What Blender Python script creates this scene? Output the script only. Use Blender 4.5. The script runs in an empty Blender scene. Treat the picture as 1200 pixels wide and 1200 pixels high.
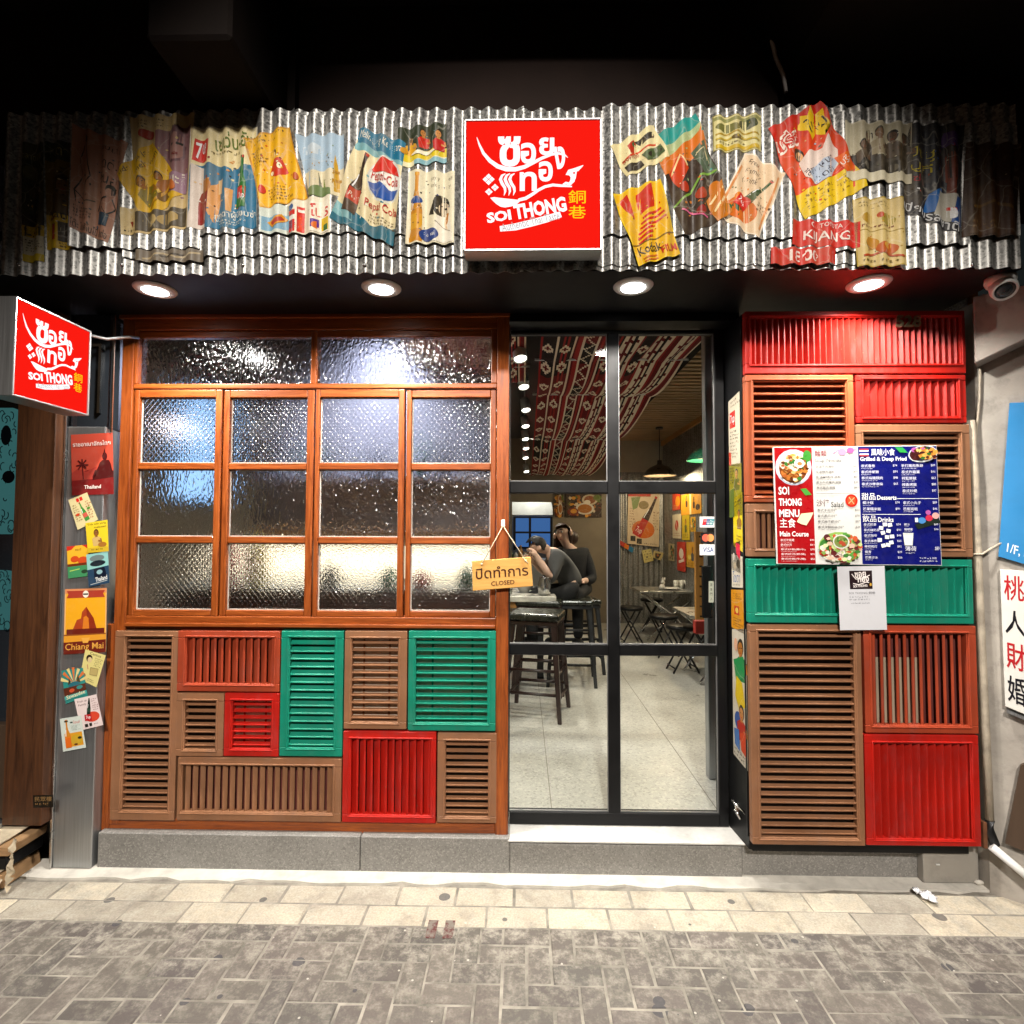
import bpy, bmesh, math, random
from mathutils import Vector, Matrix
rad = math.radians
rnd = random.Random(7)
sc = bpy.context.scene
COLL = sc.collection

# ------------------------------------------------------------------ camera
CAM = Vector((0, -2.55, 1.535))
_p, _y, _r = rad(2.26), rad(-1.1), rad(0.19)
FWD = Vector((math.sin(_y)*math.cos(_p), math.cos(_y)*math.cos(_p), math.sin(_p)))
_rt = Vector((math.cos(_y), -math.sin(_y), 0)); _up = _rt.cross(FWD)
RT = _rt*math.cos(_r) + _up*math.sin(_r); UP = _up*math.cos(_r) - _rt*math.sin(_r)
cd = bpy.data.cameras.new('camera'); cam = bpy.data.objects.new('camera', cd); COLL.objects.link(cam)
cd.sensor_width = 36; cd.lens = 36*640/1200; cd.clip_start = .05; cd.clip_end = 500
cam.matrix_world = Matrix(((RT.x, UP.x, -FWD.x, CAM.x), (RT.y, UP.y, -FWD.y, CAM.y), (RT.z, UP.z, -FWD.z, CAM.z), (0, 0, 0, 1)))
sc.camera = cam

# ------------------------------------------------------------------ night sky, exposure, street light
w = bpy.data.worlds.new('World'); sc.world = w; w.use_nodes = True
nt = w.node_tree; bgn = nt.nodes['Background']
sky = nt.nodes.new('ShaderNodeTexSky'); sky.sky_type = 'NISHITA'; sky.sun_disc = False
sky.sun_elevation = rad(1); sky.sun_rotation = rad(200)
nt.links.new(sky.outputs[0], bgn.inputs[0]); bgn.inputs[1].default_value = .010
vs = sc.view_settings; vs.view_transform = 'Standard'; vs.look = 'None'; vs.gamma = 1; vs.exposure = 0.0
sc.cycles.use_denoising = True
sc.cycles.caustics_refractive = False; sc.cycles.caustics_reflective = False
sc.cycles.max_bounces = 8; sc.cycles.transparent_max_bounces = 16
sc.cycles.sample_clamp_indirect = 4

def spot(name, loc, target, watts, angle, blend=.3, col=(1, 1, 1), size=.05):
    d = bpy.data.lights.new(name, 'SPOT'); d.energy = watts; d.spot_size = rad(angle); d.spot_blend = blend
    d.color = col; d.shadow_soft_size = size
    o = bpy.data.objects.new(name, d); COLL.objects.link(o); o.location = loc
    o.rotation_euler = (Vector(target)-Vector(loc)).to_track_quat('-Z', 'Y').to_euler(); return o

# the lamp across the street that throws a round pool on the shop front
spot('street_spotlight', (.1, -6.2, 5.6), (.0, -.3, 1.0), 2800, 39.6, .36, (1, .93, .84), .16)

# ------------------------------------------------------------------ pixel (of the 1200 px photograph) to a point on a real plane
def ray(px, py): return FWD + RT*((px-600)/640) - UP*((py-600)/640)
def W(px, py, Y):
    d = ray(px, py); return CAM + d*((Y-CAM.y)/d.y)
def WX(px, py, X):
    d = ray(px, py); return CAM + d*((X-CAM.x)/d.x)
def WZ(px, py, Z):
    d = ray(px, py); return CAM + d*((Z-CAM.z)/d.z)
def rect(x0, y0, x1, y1, Y):
    a, b, c, d = W(x0, y0, Y), W(x1, y0, Y), W(x1, y1, Y), W(x0, y1, Y)
    return (a.x+d.x)/2, (b.x+c.x)/2, (c.z+d.z)/2, (a.z+b.z)/2      # x0 x1 z0 z1

# ------------------------------------------------------------------ colours and materials
def lin(h):
    if not isinstance(h, str): return (*h, 1) if len(h) == 3 else h
    v = [int(h[i:i+2], 16)/255 for i in (0, 2, 4)]
    return (*[c/12.92 if c <= .04045 else ((c+.055)/1.055)**2.4 for c in v], 1)

class NT:
    def __init__(s, name):
        s.m = bpy.data.materials.new(name); s.m.use_nodes = True; s.t = s.m.node_tree
        s.b = s.t.nodes['Principled BSDF']; s.o = s.t.nodes['Material Output']
    def n(s, typ, ins=(), **kw):
        x = s.t.nodes.new('ShaderNode'+typ)
        for k, v in kw.items(): setattr(x, k, v)
        for k, v in dict(ins).items():
            if isinstance(v, bpy.types.NodeSocket): s.t.links.new(v, x.inputs[k])
            else: x.inputs[k].default_value = v
        return x
    def math(s, op, a, b=0, clamp=False): return s.n('Math', {0: a, 1: b}, operation=op, use_clamp=clamp).outputs[0]
    def mix(s, f, a, b, blend='MIX'):
        x = s.n('Mix', {0: f}, data_type='RGBA', blend_type=blend)
        for i, v in ((6, a), (7, b)):
            if isinstance(v, bpy.types.NodeSocket): s.t.links.new(v, x.inputs[i])
            else: x.inputs[i].default_value = lin(v)
        return x.outputs[2]
    def ramp(s, f, lo, hi, a=0., b=1.):
        return s.n('MapRange', {0: f, 1: lo, 2: hi, 3: a, 4: b}).outputs[0]
    def co(s, scale=(1, 1, 1), kind='Object'):
        return s.n('Mapping', {0: s.n('TexCoord').outputs[kind], 3: scale}).outputs[0]
    def noise(s, v, sc_, det=4, rough=.55, dist=0): return s.n('TexNoise', {'Vector': v, 'Scale': sc_, 'Detail': det, 'Roughness': rough, 'Distortion': dist}).outputs[0]
    def set(s, **kw):
        for k, v in kw.items():
            k = {'base': 'Base Color', 'rough': 'Roughness', 'metal': 'Metallic', 'normal': 'Normal', 'coat': 'Coat Weight', 'emit': 'Emission Color', 'es': 'Emission Strength', 'trans': 'Transmission Weight', 'ior': 'IOR', 'spec': 'Specular IOR Level'}[k]
            if isinstance(v, bpy.types.NodeSocket): s.t.links.new(v, s.b.inputs[k])
            else: s.b.inputs[k].default_value = lin(v) if k in ('Base Color', 'Emission Color') else v
    def bump(s, h, strength=.3, dist=.002): return s.n('Bump', {'Height': h, 'Strength': strength, 'Distance': dist}).outputs[0]

MC = {}
def mk(name, base, rough=.5, metal=0, var=.18, vs_=5, bump=.15, bs=90, stretch=(1, 1, 1), coat=0, dirt=0, spec=.5):
    if name in MC: return MC[name]
    t = NT(name); b = lin(base)[:3]; v = t.co(stretch)
    n1 = t.noise(v, vs_, 6, .6); n2 = t.noise(v, bs, 3)
    c = t.mix(t.ramp(n1, .3, .7), tuple(max(0, x*(1-var)) for x in b), tuple(min(1, x*(1+var)) for x in b))
    if dirt:
        d = t.ramp(t.noise(t.co(), 11, 8, .7), .5, .72, 0, dirt)
        c = t.mix(d, c, tuple(x*.3+.012 for x in b))
    t.set(base=c, metal=metal, coat=coat, spec=spec, rough=t.ramp(n1, .25, .75, max(.03, rough-.09), min(1, rough+.12)))
    if bump: t.set(normal=t.bump(n2, bump, .0012))
    MC[name] = t.m; return t.m

def wood_mat(name, dark, light, axis='z', rough=.38, gs=1., coat=.25):
    t = NT(name); s = {'z': (14, 14, .9), 'x': (.9, 14, 14)}[axis]
    v = t.co(tuple(q*gs for q in s))
    g = t.noise(v, 4, 8, .62, 1.4); g2 = t.noise(v, 22, 4, .6)
    big = t.noise(t.co((1, 1, .25) if axis == 'z' else (.25, 1, 1)), 3, 3)
    f = t.math('ADD', t.math('MULTIPLY', g, .7), t.math('MULTIPLY', g2, .3))
    c = t.mix(t.ramp(f, .33, .66), dark, light)
    c = t.mix(t.ramp(big, .4, .7, 0, .35), c, dark)
    t.set(base=c, rough=t.ramp(g, .2, .8, rough-.08, rough+.14), coat=coat, normal=t.bump(f, .25, .0015))
    MC[name] = t.m; return t.m

M_WOODV = wood_mat('varnished_wood_upright', '602608', 'ae591d', 'z')
M_WOODH = wood_mat('varnished_wood_level', '602608', 'ae591d', 'x')
M_SIGNW = wood_mat('pale_plywood', 'c08a3e', 'dca95c', 'x', .55, 1, 0)
M_STRIPW = wood_mat('ruler_wood', '8a5a24', 'b98540', 'z', .5, 1, 0)
M_STOOLW = wood_mat('dark_red_wood', '170805', '2c110a', 'z', .35)
M_BLACK = mk('black_powdercoat', (.004, .004, .0045), .42, .0, .2, 8, .1, 200, (1, 1, 1), 0, 0, .25)
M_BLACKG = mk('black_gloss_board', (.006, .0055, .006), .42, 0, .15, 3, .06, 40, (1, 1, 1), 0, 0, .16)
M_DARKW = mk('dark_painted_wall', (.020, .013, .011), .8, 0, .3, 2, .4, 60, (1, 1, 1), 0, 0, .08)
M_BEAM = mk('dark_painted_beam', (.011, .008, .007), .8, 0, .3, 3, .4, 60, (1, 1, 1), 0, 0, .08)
M_STEEL = mk('brushed_steel', (.42, .43, .44), .36, .85, .14, 3, .12, 60, (60, 60, 1))
M_CHROME = mk('chrome', (.7, .7, .7), .2, 1, .05, 8, 0)
M_WHITEM = mk('white_enamel', (.72, .72, .70), .35, 0, .08, 6, .05)
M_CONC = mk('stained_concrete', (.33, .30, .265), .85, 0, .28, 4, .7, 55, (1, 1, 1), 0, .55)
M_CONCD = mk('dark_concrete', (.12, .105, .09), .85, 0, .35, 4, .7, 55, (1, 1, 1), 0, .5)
M_PIPE = mk('painted_pipe', (.42, .36, .28), .5, 0, .25, 12, .4, 80, (1, 1, 1), 0, .6)
M_MARBLE = mk('worn_white_marble', (.66, .65, .62), .4, 0, .15, 8, .15, 60, (1, 1, 1), 0, .35)
M_CARD = mk('cardboard', (.34, .20, .095), .85, 0, .2, 8, .3, 60, (1, 1, 8))
M_CARDP = mk('torn_paper', (.50, .42, .30), .9, 0, .3, 14, .4, 60)
M_TISSUE = mk('tissue_paper', (.75, .75, .78), .9, 0, .08, 20, .5, 80)
M_ROPE = mk('cotton_cord', (.62, .52, .36), .9, 0, .2, 60, .6, 300)
M_LEATHER = mk('dark_green_leather', (.014, .015, .010), .25, 0, .2, 12, .3, 140)
M_PLASTER = mk('beige_plaster', (.46, .42, .33), .75, 0, .12, 3, .2, 40)
M_CEIL = mk('dark_ceiling_paint', (.035, .032, .030), .8, 0, .2, 4, .1)
M_DARKM = mk('dark_steel', (.03, .03, .032), .4, .6, .2, 10, .1)
M_TABLE = mk('steel_table_top', (.55, .55, .52), .3, .9, .1, 12, .05)
M_STONE = mk('veined_stone_top', (.45, .42, .36), .25, 0, .3, 9, .05)
M_SKIN = mk('skin', (.70, .45, .33), .5, 0, .08, 10, .05)
M_HAIR = mk('black_hair', (.008, .007, .006), .6, 0, .3, 60, .5, 200)
M_SHIRTG = mk('grey_shirt_cloth', (.085, .085, .085), .85, 0, .15, 20, .5, 200)
M_CLOTHB = mk('black_cloth', (.0045, .0045, .0055), .8, 0, .2, 20, .4, 200)
M_GREENEN = mk('green_enamel', (.012, .075, .04), .25, 0, .1, 8, .02)
M_BROWNEN = mk('brown_enamel', (.06, .045, .03), .3, 0, .1, 8, .02)
M_GREYPLATE = mk('grey_metal_plate', (.33, .31, .28), .45, .3, .12, 5, .1, 30, (1, 1, 1), 0, .3)
M_CEMENT = mk('whitewashed_cement', (.60, .57, .51), .85, 0, .16, 9, .6, 70, (1, 1, 1), 0, .35)
M_MORTAR = mk('joint_mortar', (.25, .23, .195), .95, 0, .55, 9, .6, 120)
M_ASPH = mk('asphalt', (.05, .05, .05), .9, 0, .3, 20, .6, 200)
M_PLATE = mk('ceramic', (.7, .69, .66), .2, 0, .04, 10, 0)
M_TEAL = mk('teal_paint_board', (.25, .47, .47), .6, 0, .05, 8, .05)
M_NEIGHB = wood_mat('grained_brown_board', '2a1509', '5c3517', 'z', .5, .55)
M_NEIGHD = mk('dark_brown_board', (.06, .035, .02), .55, 0, .3, 6, .2, 60, (1, 1, .1))

def paint(hexc):
    k = 'louvre_paint_'+hexc
    if k in MC: return MC[k]
    t = NT(k); b = lin(hexc)[:3]; v = t.co(); big = t.noise(v, 4.5, 7, .65); br = t.noise(t.co((90, 90, 5)), 1, 3); ch = t.noise(v, 62, 5, .7); du = t.noise(t.co((1, 1, .4)), 15, 8, .72)
    c = t.mix(t.ramp(big, .3, .7), tuple(x*.80 for x in b), tuple(min(1, x*1.16) for x in b))
    c = t.mix(t.ramp(br, .3, .7, 0, .16), c, tuple(x*.55 for x in b))
    c = t.mix(t.ramp(du, .50, .74, 0, .38), c, tuple(x*.55+.055 for x in b))
    c = t.mix(t.ramp(ch, .665, .69, 0, .8), c, (.16, .11, .075))
    t.set(base=c, rough=t.ramp(du, .3, .7, .38, .62), spec=.3, normal=t.bump(t.math('ADD', br, t.math('MULTIPLY', ch, .8)), .35, .0014))
    MC[k] = t.m; return t.m

def emis(name, col, s):
    if name in MC: return MC[name]
    t = NT(name); t.set(base=(0, 0, 0), emit=col, es=s, rough=.6, spec=.0); MC[name] = t.m; return t.m

def attr_mat(name, rough=.4, coat=0., emit=0., wear=.25):
    t = NT(name); a = t.n('Attribute', attribute_name='Col').outputs[0]
    if emit:
        t.set(base=(0, 0, 0), emit=a, es=emit, rough=.6, spec=.0)
    else:
        v = t.co(); wn = t.noise(v, 26, 7, .7)
        if wear > .2: a = t.n('HueSaturation', {'Saturation': 1.18, 'Value': .88, 'Color': a}).outputs[0]
        c = t.mix(t.ramp(wn, .5, .78, 0, wear), a, (.34, .30, .23))
        if wear > .2:
            ed = t.n('TexVoronoi', {'Vector': t.n('VectorMath', {0: v, 1: t.n('VectorMath', {0: t.n('TexNoise', {'Vector': v, 'Scale': 14.}).outputs['Color'], 'Scale': .05}, operation='SCALE').outputs[0]}, operation='ADD').outputs[0], 'Scale': 6.5}, feature='DISTANCE_TO_EDGE').outputs[0]
            c = t.mix(t.ramp(ed, .0, .016, .26, 0), c, (.62, .58, .48)); fn = t.noise(v, 420, 2); c = t.mix(t.ramp(fn, .35, .7, 0, .28), c, (.10, .085, .06))
            st = t.noise(t.co((1, 1, .25)), 9, 6, .7); c = t.mix(t.ramp(st, .5, .75, 0, .4), c, (.22, .16, .08))
        t.set(base=c, rough=t.ramp(wn, .3, .7, rough-.1, rough+.12), coat=coat, spec=.28, normal=t.bump(t.noise(v, 35, 3), .12, .002))
    MC[name] = t.m; return t.m
M_PRINT = attr_mat('printed_poster_paper', .5, .0)
M_CARDPR = attr_mat('printed_card', .45, .1, 0, .08)
M_BOARDPR = attr_mat('printed_menu_board', .3, .2, 0, .03)
M_FABRIC = attr_mat('woven_fabric', .9, 0, 0, .12)
M_MURAL = attr_mat('glowing_mural', .6, 0, .28)  # emission stands in for light on the painting, which the spotlight misses

def galv():
    t = NT('galvanised_steel'); v = t.co((1, .6, 1))
    vo = t.n('TexVoronoi', {'Vector': v, 'Scale': 150.}, feature='F1')
    cell = t.n('SeparateColor', {0: vo.outputs['Color']}).outputs[0]
    big = t.noise(t.co((1, 1, .35)), 7, 6, .65)
    f = t.math('ADD', t.math('MULTIPLY', cell, .75), t.math('MULTIPLY', big, .35))
    c = t.mix(f, (.085, .085, .083), (.54, .53, .505))
    c = t.mix(t.ramp(big, .48, .72, 0, .6), c, (.07, .06, .045))
    t.set(base=c, metal=.78, rough=t.math('ADD', t.math('MULTIPLY', cell, .20), .34), normal=t.bump(cell, .12, .001))
    return t.m
M_GALV = galv()

def terrazzo(name, a, b, sp, scale, rough=.5, spk=.5):
    t = NT(name); v = t.co()
    vo = t.n('TexVoronoi', {'Vector': v, 'Scale': scale}, feature='F1')
    cell = t.n('SeparateColor', {0: vo.outputs['Color']}).outputs[0]
    n = t.noise(v, 3, 6, .6); n2 = t.noise(v, scale*2, 3)
    c = t.mix(t.ramp(n, .3, .7), a, b)
    c = t.mix(t.ramp(t.noise(t.co(), 1.3, 7, .7), .48, .7, 0, .4), c, tuple(x*.55 for x in lin(a)[:3]))
    c = t.mix(t.math('MULTIPLY', t.ramp(cell, .80, .84), spk), c, sp)
    c = t.mix(t.math('MULTIPLY', t.ramp(cell, .16, .12), spk), c, tuple(x*.35 for x in lin(a)[:3]))
    c = t.mix(t.ramp(n2, .3, .7, 0, .25), c, tuple(x*.6 for x in lin(a)[:3]))
    t.set(base=c, rough=t.ramp(n, .3, .7, rough-.1, rough+.12), normal=t.bump(n2, .1, .001)); return t.m
M_GRAN = terrazzo('grey_granite', (.205, .197, .185), (.275, .265, .248), (.48, .46, .42), 190., .5, .35)
M_TERR = terrazzo('pale_terrazzo', (.41, .395, .36), (.56, .545, .50), (.75, .72, .62), 90., .36, .35)

def paver_mat():
    t = NT('paver_concrete'); g = t.n('NewGeometry'); v = t.co()
    r = g.outputs['Random Per Island']
    a = t.n('Attribute', attribute_name='Col').outputs[0]
    n = t.noise(v, 3, 7, .65); n2 = t.noise(v, 120, 4, .7); n3 = t.noise(v, 17, 8, .75)
    c = t.mix(1., a, t.mix(r, (.74, .74, .76), (1.22, 1.18, 1.12)), 'MULTIPLY')
    c = t.mix(t.ramp(n, .35, .7, 0, .4), c, (.11, .092, .08))
    c = t.mix(t.ramp(n3, .54, .74, 0, .4), c, (.36, .335, .29))
    edge = t.ramp(t.math('ADD', t.n('SeparateXYZ', {0: v}).outputs[1], t.math('MULTIPLY', n, .35)), -.80, -.12, 0, .75)
    c = t.mix(t.math('MULTIPLY', edge, t.ramp(n3, .45, .60)), c, (.50, .465, .39))
    c = t.mix(t.ramp(n2, .35, .7, 0, .35), c, (.07, .06, .055))
    gr = t.noise(t.co((1, 1, 1)), 5.5, 9, .74)
    c = t.mix(t.ramp(gr, .50, .68, 0, .5), c, (.10, .086, .072))
    vo = t.n('TexVoronoi', {'Vector': v, 'Scale': 6.5}, feature='F1')
    cell = t.n('SeparateColor', {0: vo.outputs['Color']})
    rr = t.math('MULTIPLY', cell.outputs[0], .21)
    d = t.math('ADD', vo.outputs['Distance'], t.math('MULTIPLY', n3, .05))
    gum = t.math('MULTIPLY', t.math('LESS_THAN', d, rr), t.math('GREATER_THAN', cell.outputs[1], .25))
    c = t.mix(t.math('MULTIPLY', gum, .75), c, (.045, .045, .055))
    vo2 = t.n('TexVoronoi', {'Vector': v, 'Scale': 21.}, feature='F1')
    c2 = t.n('SeparateColor', {0: vo2.outputs['Color']})
    spk = t.math('MULTIPLY', t.math('LESS_THAN', vo2.outputs['Distance'], .09), t.math('GREATER_THAN', c2.outputs[1], .7))
    c = t.mix(t.math('MULTIPLY', spk, .7), c, (.6, .57, .5))
    t.set(base=c, rough=t.ramp(n3, .3, .7, .6, .92), normal=t.bump(t.math('ADD', n2, n3), .5, .003)); return t.m
M_PAVER = paver_mat()

def obscure(name, kind):
    t = NT(name)
    if kind == 'hammer':
        v = t.co((1, .2, .62)); wv = t.n('VectorMath', {0: v, 1: t.n('VectorMath', {0: t.n('TexNoise', {'Vector': v, 'Scale': 30.}).outputs['Color'], 'Scale': .02}, operation='SCALE').outputs[0]}, operation='ADD').outputs[0]
        h = t.n('TexVoronoi', {'Vector': wv, 'Scale': 74.}, feature='SMOOTH_F1').outputs['Distance']
        h = t.math('MULTIPLY', h, 1.3)
    else:
        s = t.n('SeparateXYZ', {0: t.co()}); x, z = s.outputs[0], s.outputs[2]
        k = 2*math.pi/.05
        a = t.math('SINE', t.math('MULTIPLY', t.math('ADD', x, t.math('MULTIPLY', z, .8)), k))
        b = t.math('SINE', t.math('MULTIPLY', t.math('SUBTRACT', x, t.math('MULTIPLY', z, .8)), k))
        ab = t.math('MULTIPLY', a, b); fine = t.n('TexVoronoi', {'Vector': t.co(), 'Scale': 190.}, feature='SMOOTH_F1').outputs['Distance']
        h = t.math('ADD', t.math('MULTIPLY', t.math('ABSOLUTE', ab), .8), t.math('MULTIPLY', fine, .35))
    t.set(base=(.90, .93, .97), trans=1., ior=1.5, rough=.15 if kind == 'hammer' else .13, normal=t.bump(h, .85, .006 if kind == 'hammer' else .004)); return t.m
M_HAMMER = obscure('hammered_glass', 'hammer'); M_LATTICE = obscure('lattice_pattern_glass', 'lattice')

def clear():
    t = NT('clear_glass'); lw = t.n('LayerWeight', {0: .25}).outputs['Fresnel']
    tr = t.n('BsdfTransparent', {0: (.93, .95, .94, 1)}); gl = t.n('BsdfGlossy', {0: (1, 1, 1, 1), 1: .02})
    mx = t.n('MixShader', {0: t.math('MULTIPLY', lw, .8), 1: tr.outputs[0], 2: gl.outputs[0]})
    t.t.links.new(mx.outputs[0], t.o.inputs[0]); return t.m
M_CLEAR = clear()

# ------------------------------------------------------------------ mesh helpers
class B:
    def __init__(s):
        s.bm = bmesh.new(); s.cl = s.bm.loops.layers.float_color.new('Col'); s.c = (1, 1, 1, 1)
    def face(s, pts, smooth=False):
        f = s.bm.faces.new([s.bm.verts.new(p) for p in pts])
        for l in f.loops: l[s.cl] = s.c
        f.smooth = smooth; return f
    def hexa(s, p, b=0, seg=1):
        v = [s.bm.verts.new(q) for q in p]      # 0-3 bottom loop, 4-7 top loop
        fs = [s.bm.faces.new([v[i] for i in q]) for q in ((3, 2, 1, 0), (4, 5, 6, 7), (0, 1, 5, 4), (1, 2, 6, 5), (2, 3, 7, 6), (3, 0, 4, 7))]
        for f in fs:
            for l in f.loops: l[s.cl] = s.c
        if b:
            es = list({e for f in fs for e in f.edges})
            bmesh.ops.bevel(s.bm, geom=es, offset=b, segments=seg, affect='EDGES', profile=.5)
        return s
    def box(s, x0, x1, y0, y1, z0, z1, b=0, seg=1):
        x0, x1 = sorted((x0, x1)); y0, y1 = sorted((y0, y1)); z0, z1 = sorted((z0, z1))
        return s.hexa([(x0, y0, z0), (x1, y0, z0), (x1, y1, z0), (x0, y1, z0), (x0, y0, z1), (x1, y0, z1), (x1, y1, z1), (x0, y1, z1)], b, seg)
    def tube(s, path, r, n=8, cap=True):
        path = [Vector(p) for p in path]; rs = r if isinstance(r, (list, tuple)) else [r]*len(path); rings = []
        up = Vector((.013, .02, 1)).normalized()
        for i, p in enumerate(path):
            d = (path[min(i+1, len(path)-1)]-path[max(i-1, 0)]).normalized()
            a = d.cross(up); a = a.normalized() if a.length > 1e-3 else d.cross(Vector((1, 0, .1))).normalized()
            bb = a.cross(d)
            rings.append([s.bm.verts.new(p+(a*math.cos(2*math.pi*k/n)+bb*math.sin(2*math.pi*k/n))*rs[i]) for k in range(n)])
        for A, C in zip(rings, rings[1:]):
            for k in range(n):
                f = s.bm.faces.new((A[k], A[(k+1) % n], C[(k+1) % n], C[k])); f.smooth = True
                for l in f.loops: l[s.cl] = s.c
        if cap:
            for q in (rings[0][::-1], rings[-1]):
                f = s.bm.faces.new(q)
                for l in f.loops: l[s.cl] = s.c
        return s
    def lathe(s, prof, c=(0, 0, 0), axis=(0, 0, 1), n=24, cap=True):
        ax = Vector(axis).normalized(); u = ax.orthogonal().normalized(); v = ax.cross(u); c = Vector(c); rings = []
        for r, h in prof:
            rings.append([s.bm.verts.new(c+ax*h+(u*math.cos(2*math.pi*k/n)+v*math.sin(2*math.pi*k/n))*max(r, 1e-4)) for k in range(n)])
        for A, C in zip(rings, rings[1:]):
            for k in range(n):
                f = s.bm.faces.new((A[k], A[(k+1) % n], C[(k+1) % n], C[k])); f.smooth = True
                for l in f.loops: l[s.cl] = s.c
        if cap:
            for q in (rings[0][::-1], rings[-1]): s.bm.faces.new(q)
        return s
    def prism(s, pts, y0, y1, b=0):
        lo = [s.bm.verts.new((x, y0, z)) for x, z in pts]; hi = [s.bm.verts.new((x, y1, z)) for x, z in pts]
        fs = [s.bm.faces.new(lo), s.bm.faces.new(hi[::-1])]; n = len(pts)
        for i in range(n): fs.append(s.bm.faces.new((lo[i], hi[i], hi[(i+1) % n], lo[(i+1) % n])))
        for f in fs:
            for l in f.loops: l[s.cl] = s.c
        if b:
            bmesh.ops.bevel(s.bm, geom=list({e for f in fs for e in f.edges}), offset=b, segments=1, affect='EDGES')
        return s
    def ball(s, c, r, sub=2, sq=(1, 1, 1)):
        m = Matrix.Translation(c) @ Matrix.Diagonal((r*sq[0], r*sq[1], r*sq[2], 1))
        q = bmesh.ops.create_icosphere(s.bm, subdivisions=sub, radius=1, matrix=m)
        for v in q['verts']:
            for f in v.link_faces: f.smooth = True
        return s
    def ob(s, name, mat, parent=None, recalc=True):
        if recalc: bmesh.ops.recalc_face_normals(s.bm, faces=s.bm.faces)
        me = bpy.data.meshes.new(name); s.bm.to_mesh(me); s.bm.free()
        return link(name, me, mat, parent)

def link(name, me, mat, parent=None):
    me.materials.clear(); me.materials.append(mat)
    o = bpy.data.objects.new(name, me); COLL.objects.link(o)
    if parent: adopt(o, parent)
    return o
def adopt(o, p):
    o.parent = p
    if p.type == 'EMPTY': o.matrix_parent_inverse = Matrix.Translation(-p.location)
def tag(o, label=None, cat=None, group=None, kind=None):
    if label: o['label'] = label
    if cat: o['category'] = cat
    if group: o['group'] = group
    if kind: o['kind'] = kind
    return o
def thing(name, label, cat, loc=(0, 0, 0), group=None):
    o = bpy.data.objects.new(name, None); COLL.objects.link(o); o.location = loc; o.empty_display_size = .05
    return tag(o, label, cat, group)
def copy_tree(o, parent=None):
    c = o.copy(); COLL.objects.link(c)
    if parent: c.parent = parent; c.matrix_parent_inverse = o.matrix_parent_inverse.copy()
    for ch in list(o.children): copy_tree(ch, c)
    return c
def struct(o): return tag(o, kind='structure')

# ------------------------------------------------------------------ lettering
_TX = {}
def glyphs(body, bold=0.):
    k = (body, bold)
    if k not in _TX:
        c = bpy.data.curves.new('t', 'FONT'); c.body = body; c.size = 1; c.offset = bold; c.resolution_u = 2
        o = bpy.data.objects.new('t', c); COLL.objects.link(o)
        dg = bpy.context.evaluated_depsgraph_get(); me = bpy.data.meshes.new_from_object(o.evaluated_get(dg))
        bpy.data.objects.remove(o)
        vs_ = [(v.co.x, v.co.y) for v in me.vertices]; ps = [tuple(p.vertices) for p in me.polygons]
        x0 = min(v[0] for v in vs_); x1 = max(v[0] for v in vs_); y0 = min(v[1] for v in vs_); y1 = max(v[1] for v in vs_)
        _TX[k] = ([((x-x0)/(x1-x0), (y1-y)/(y1-y0)) for x, y in vs_], ps); bpy.data.meshes.remove(me)
    return _TX[k]

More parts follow.
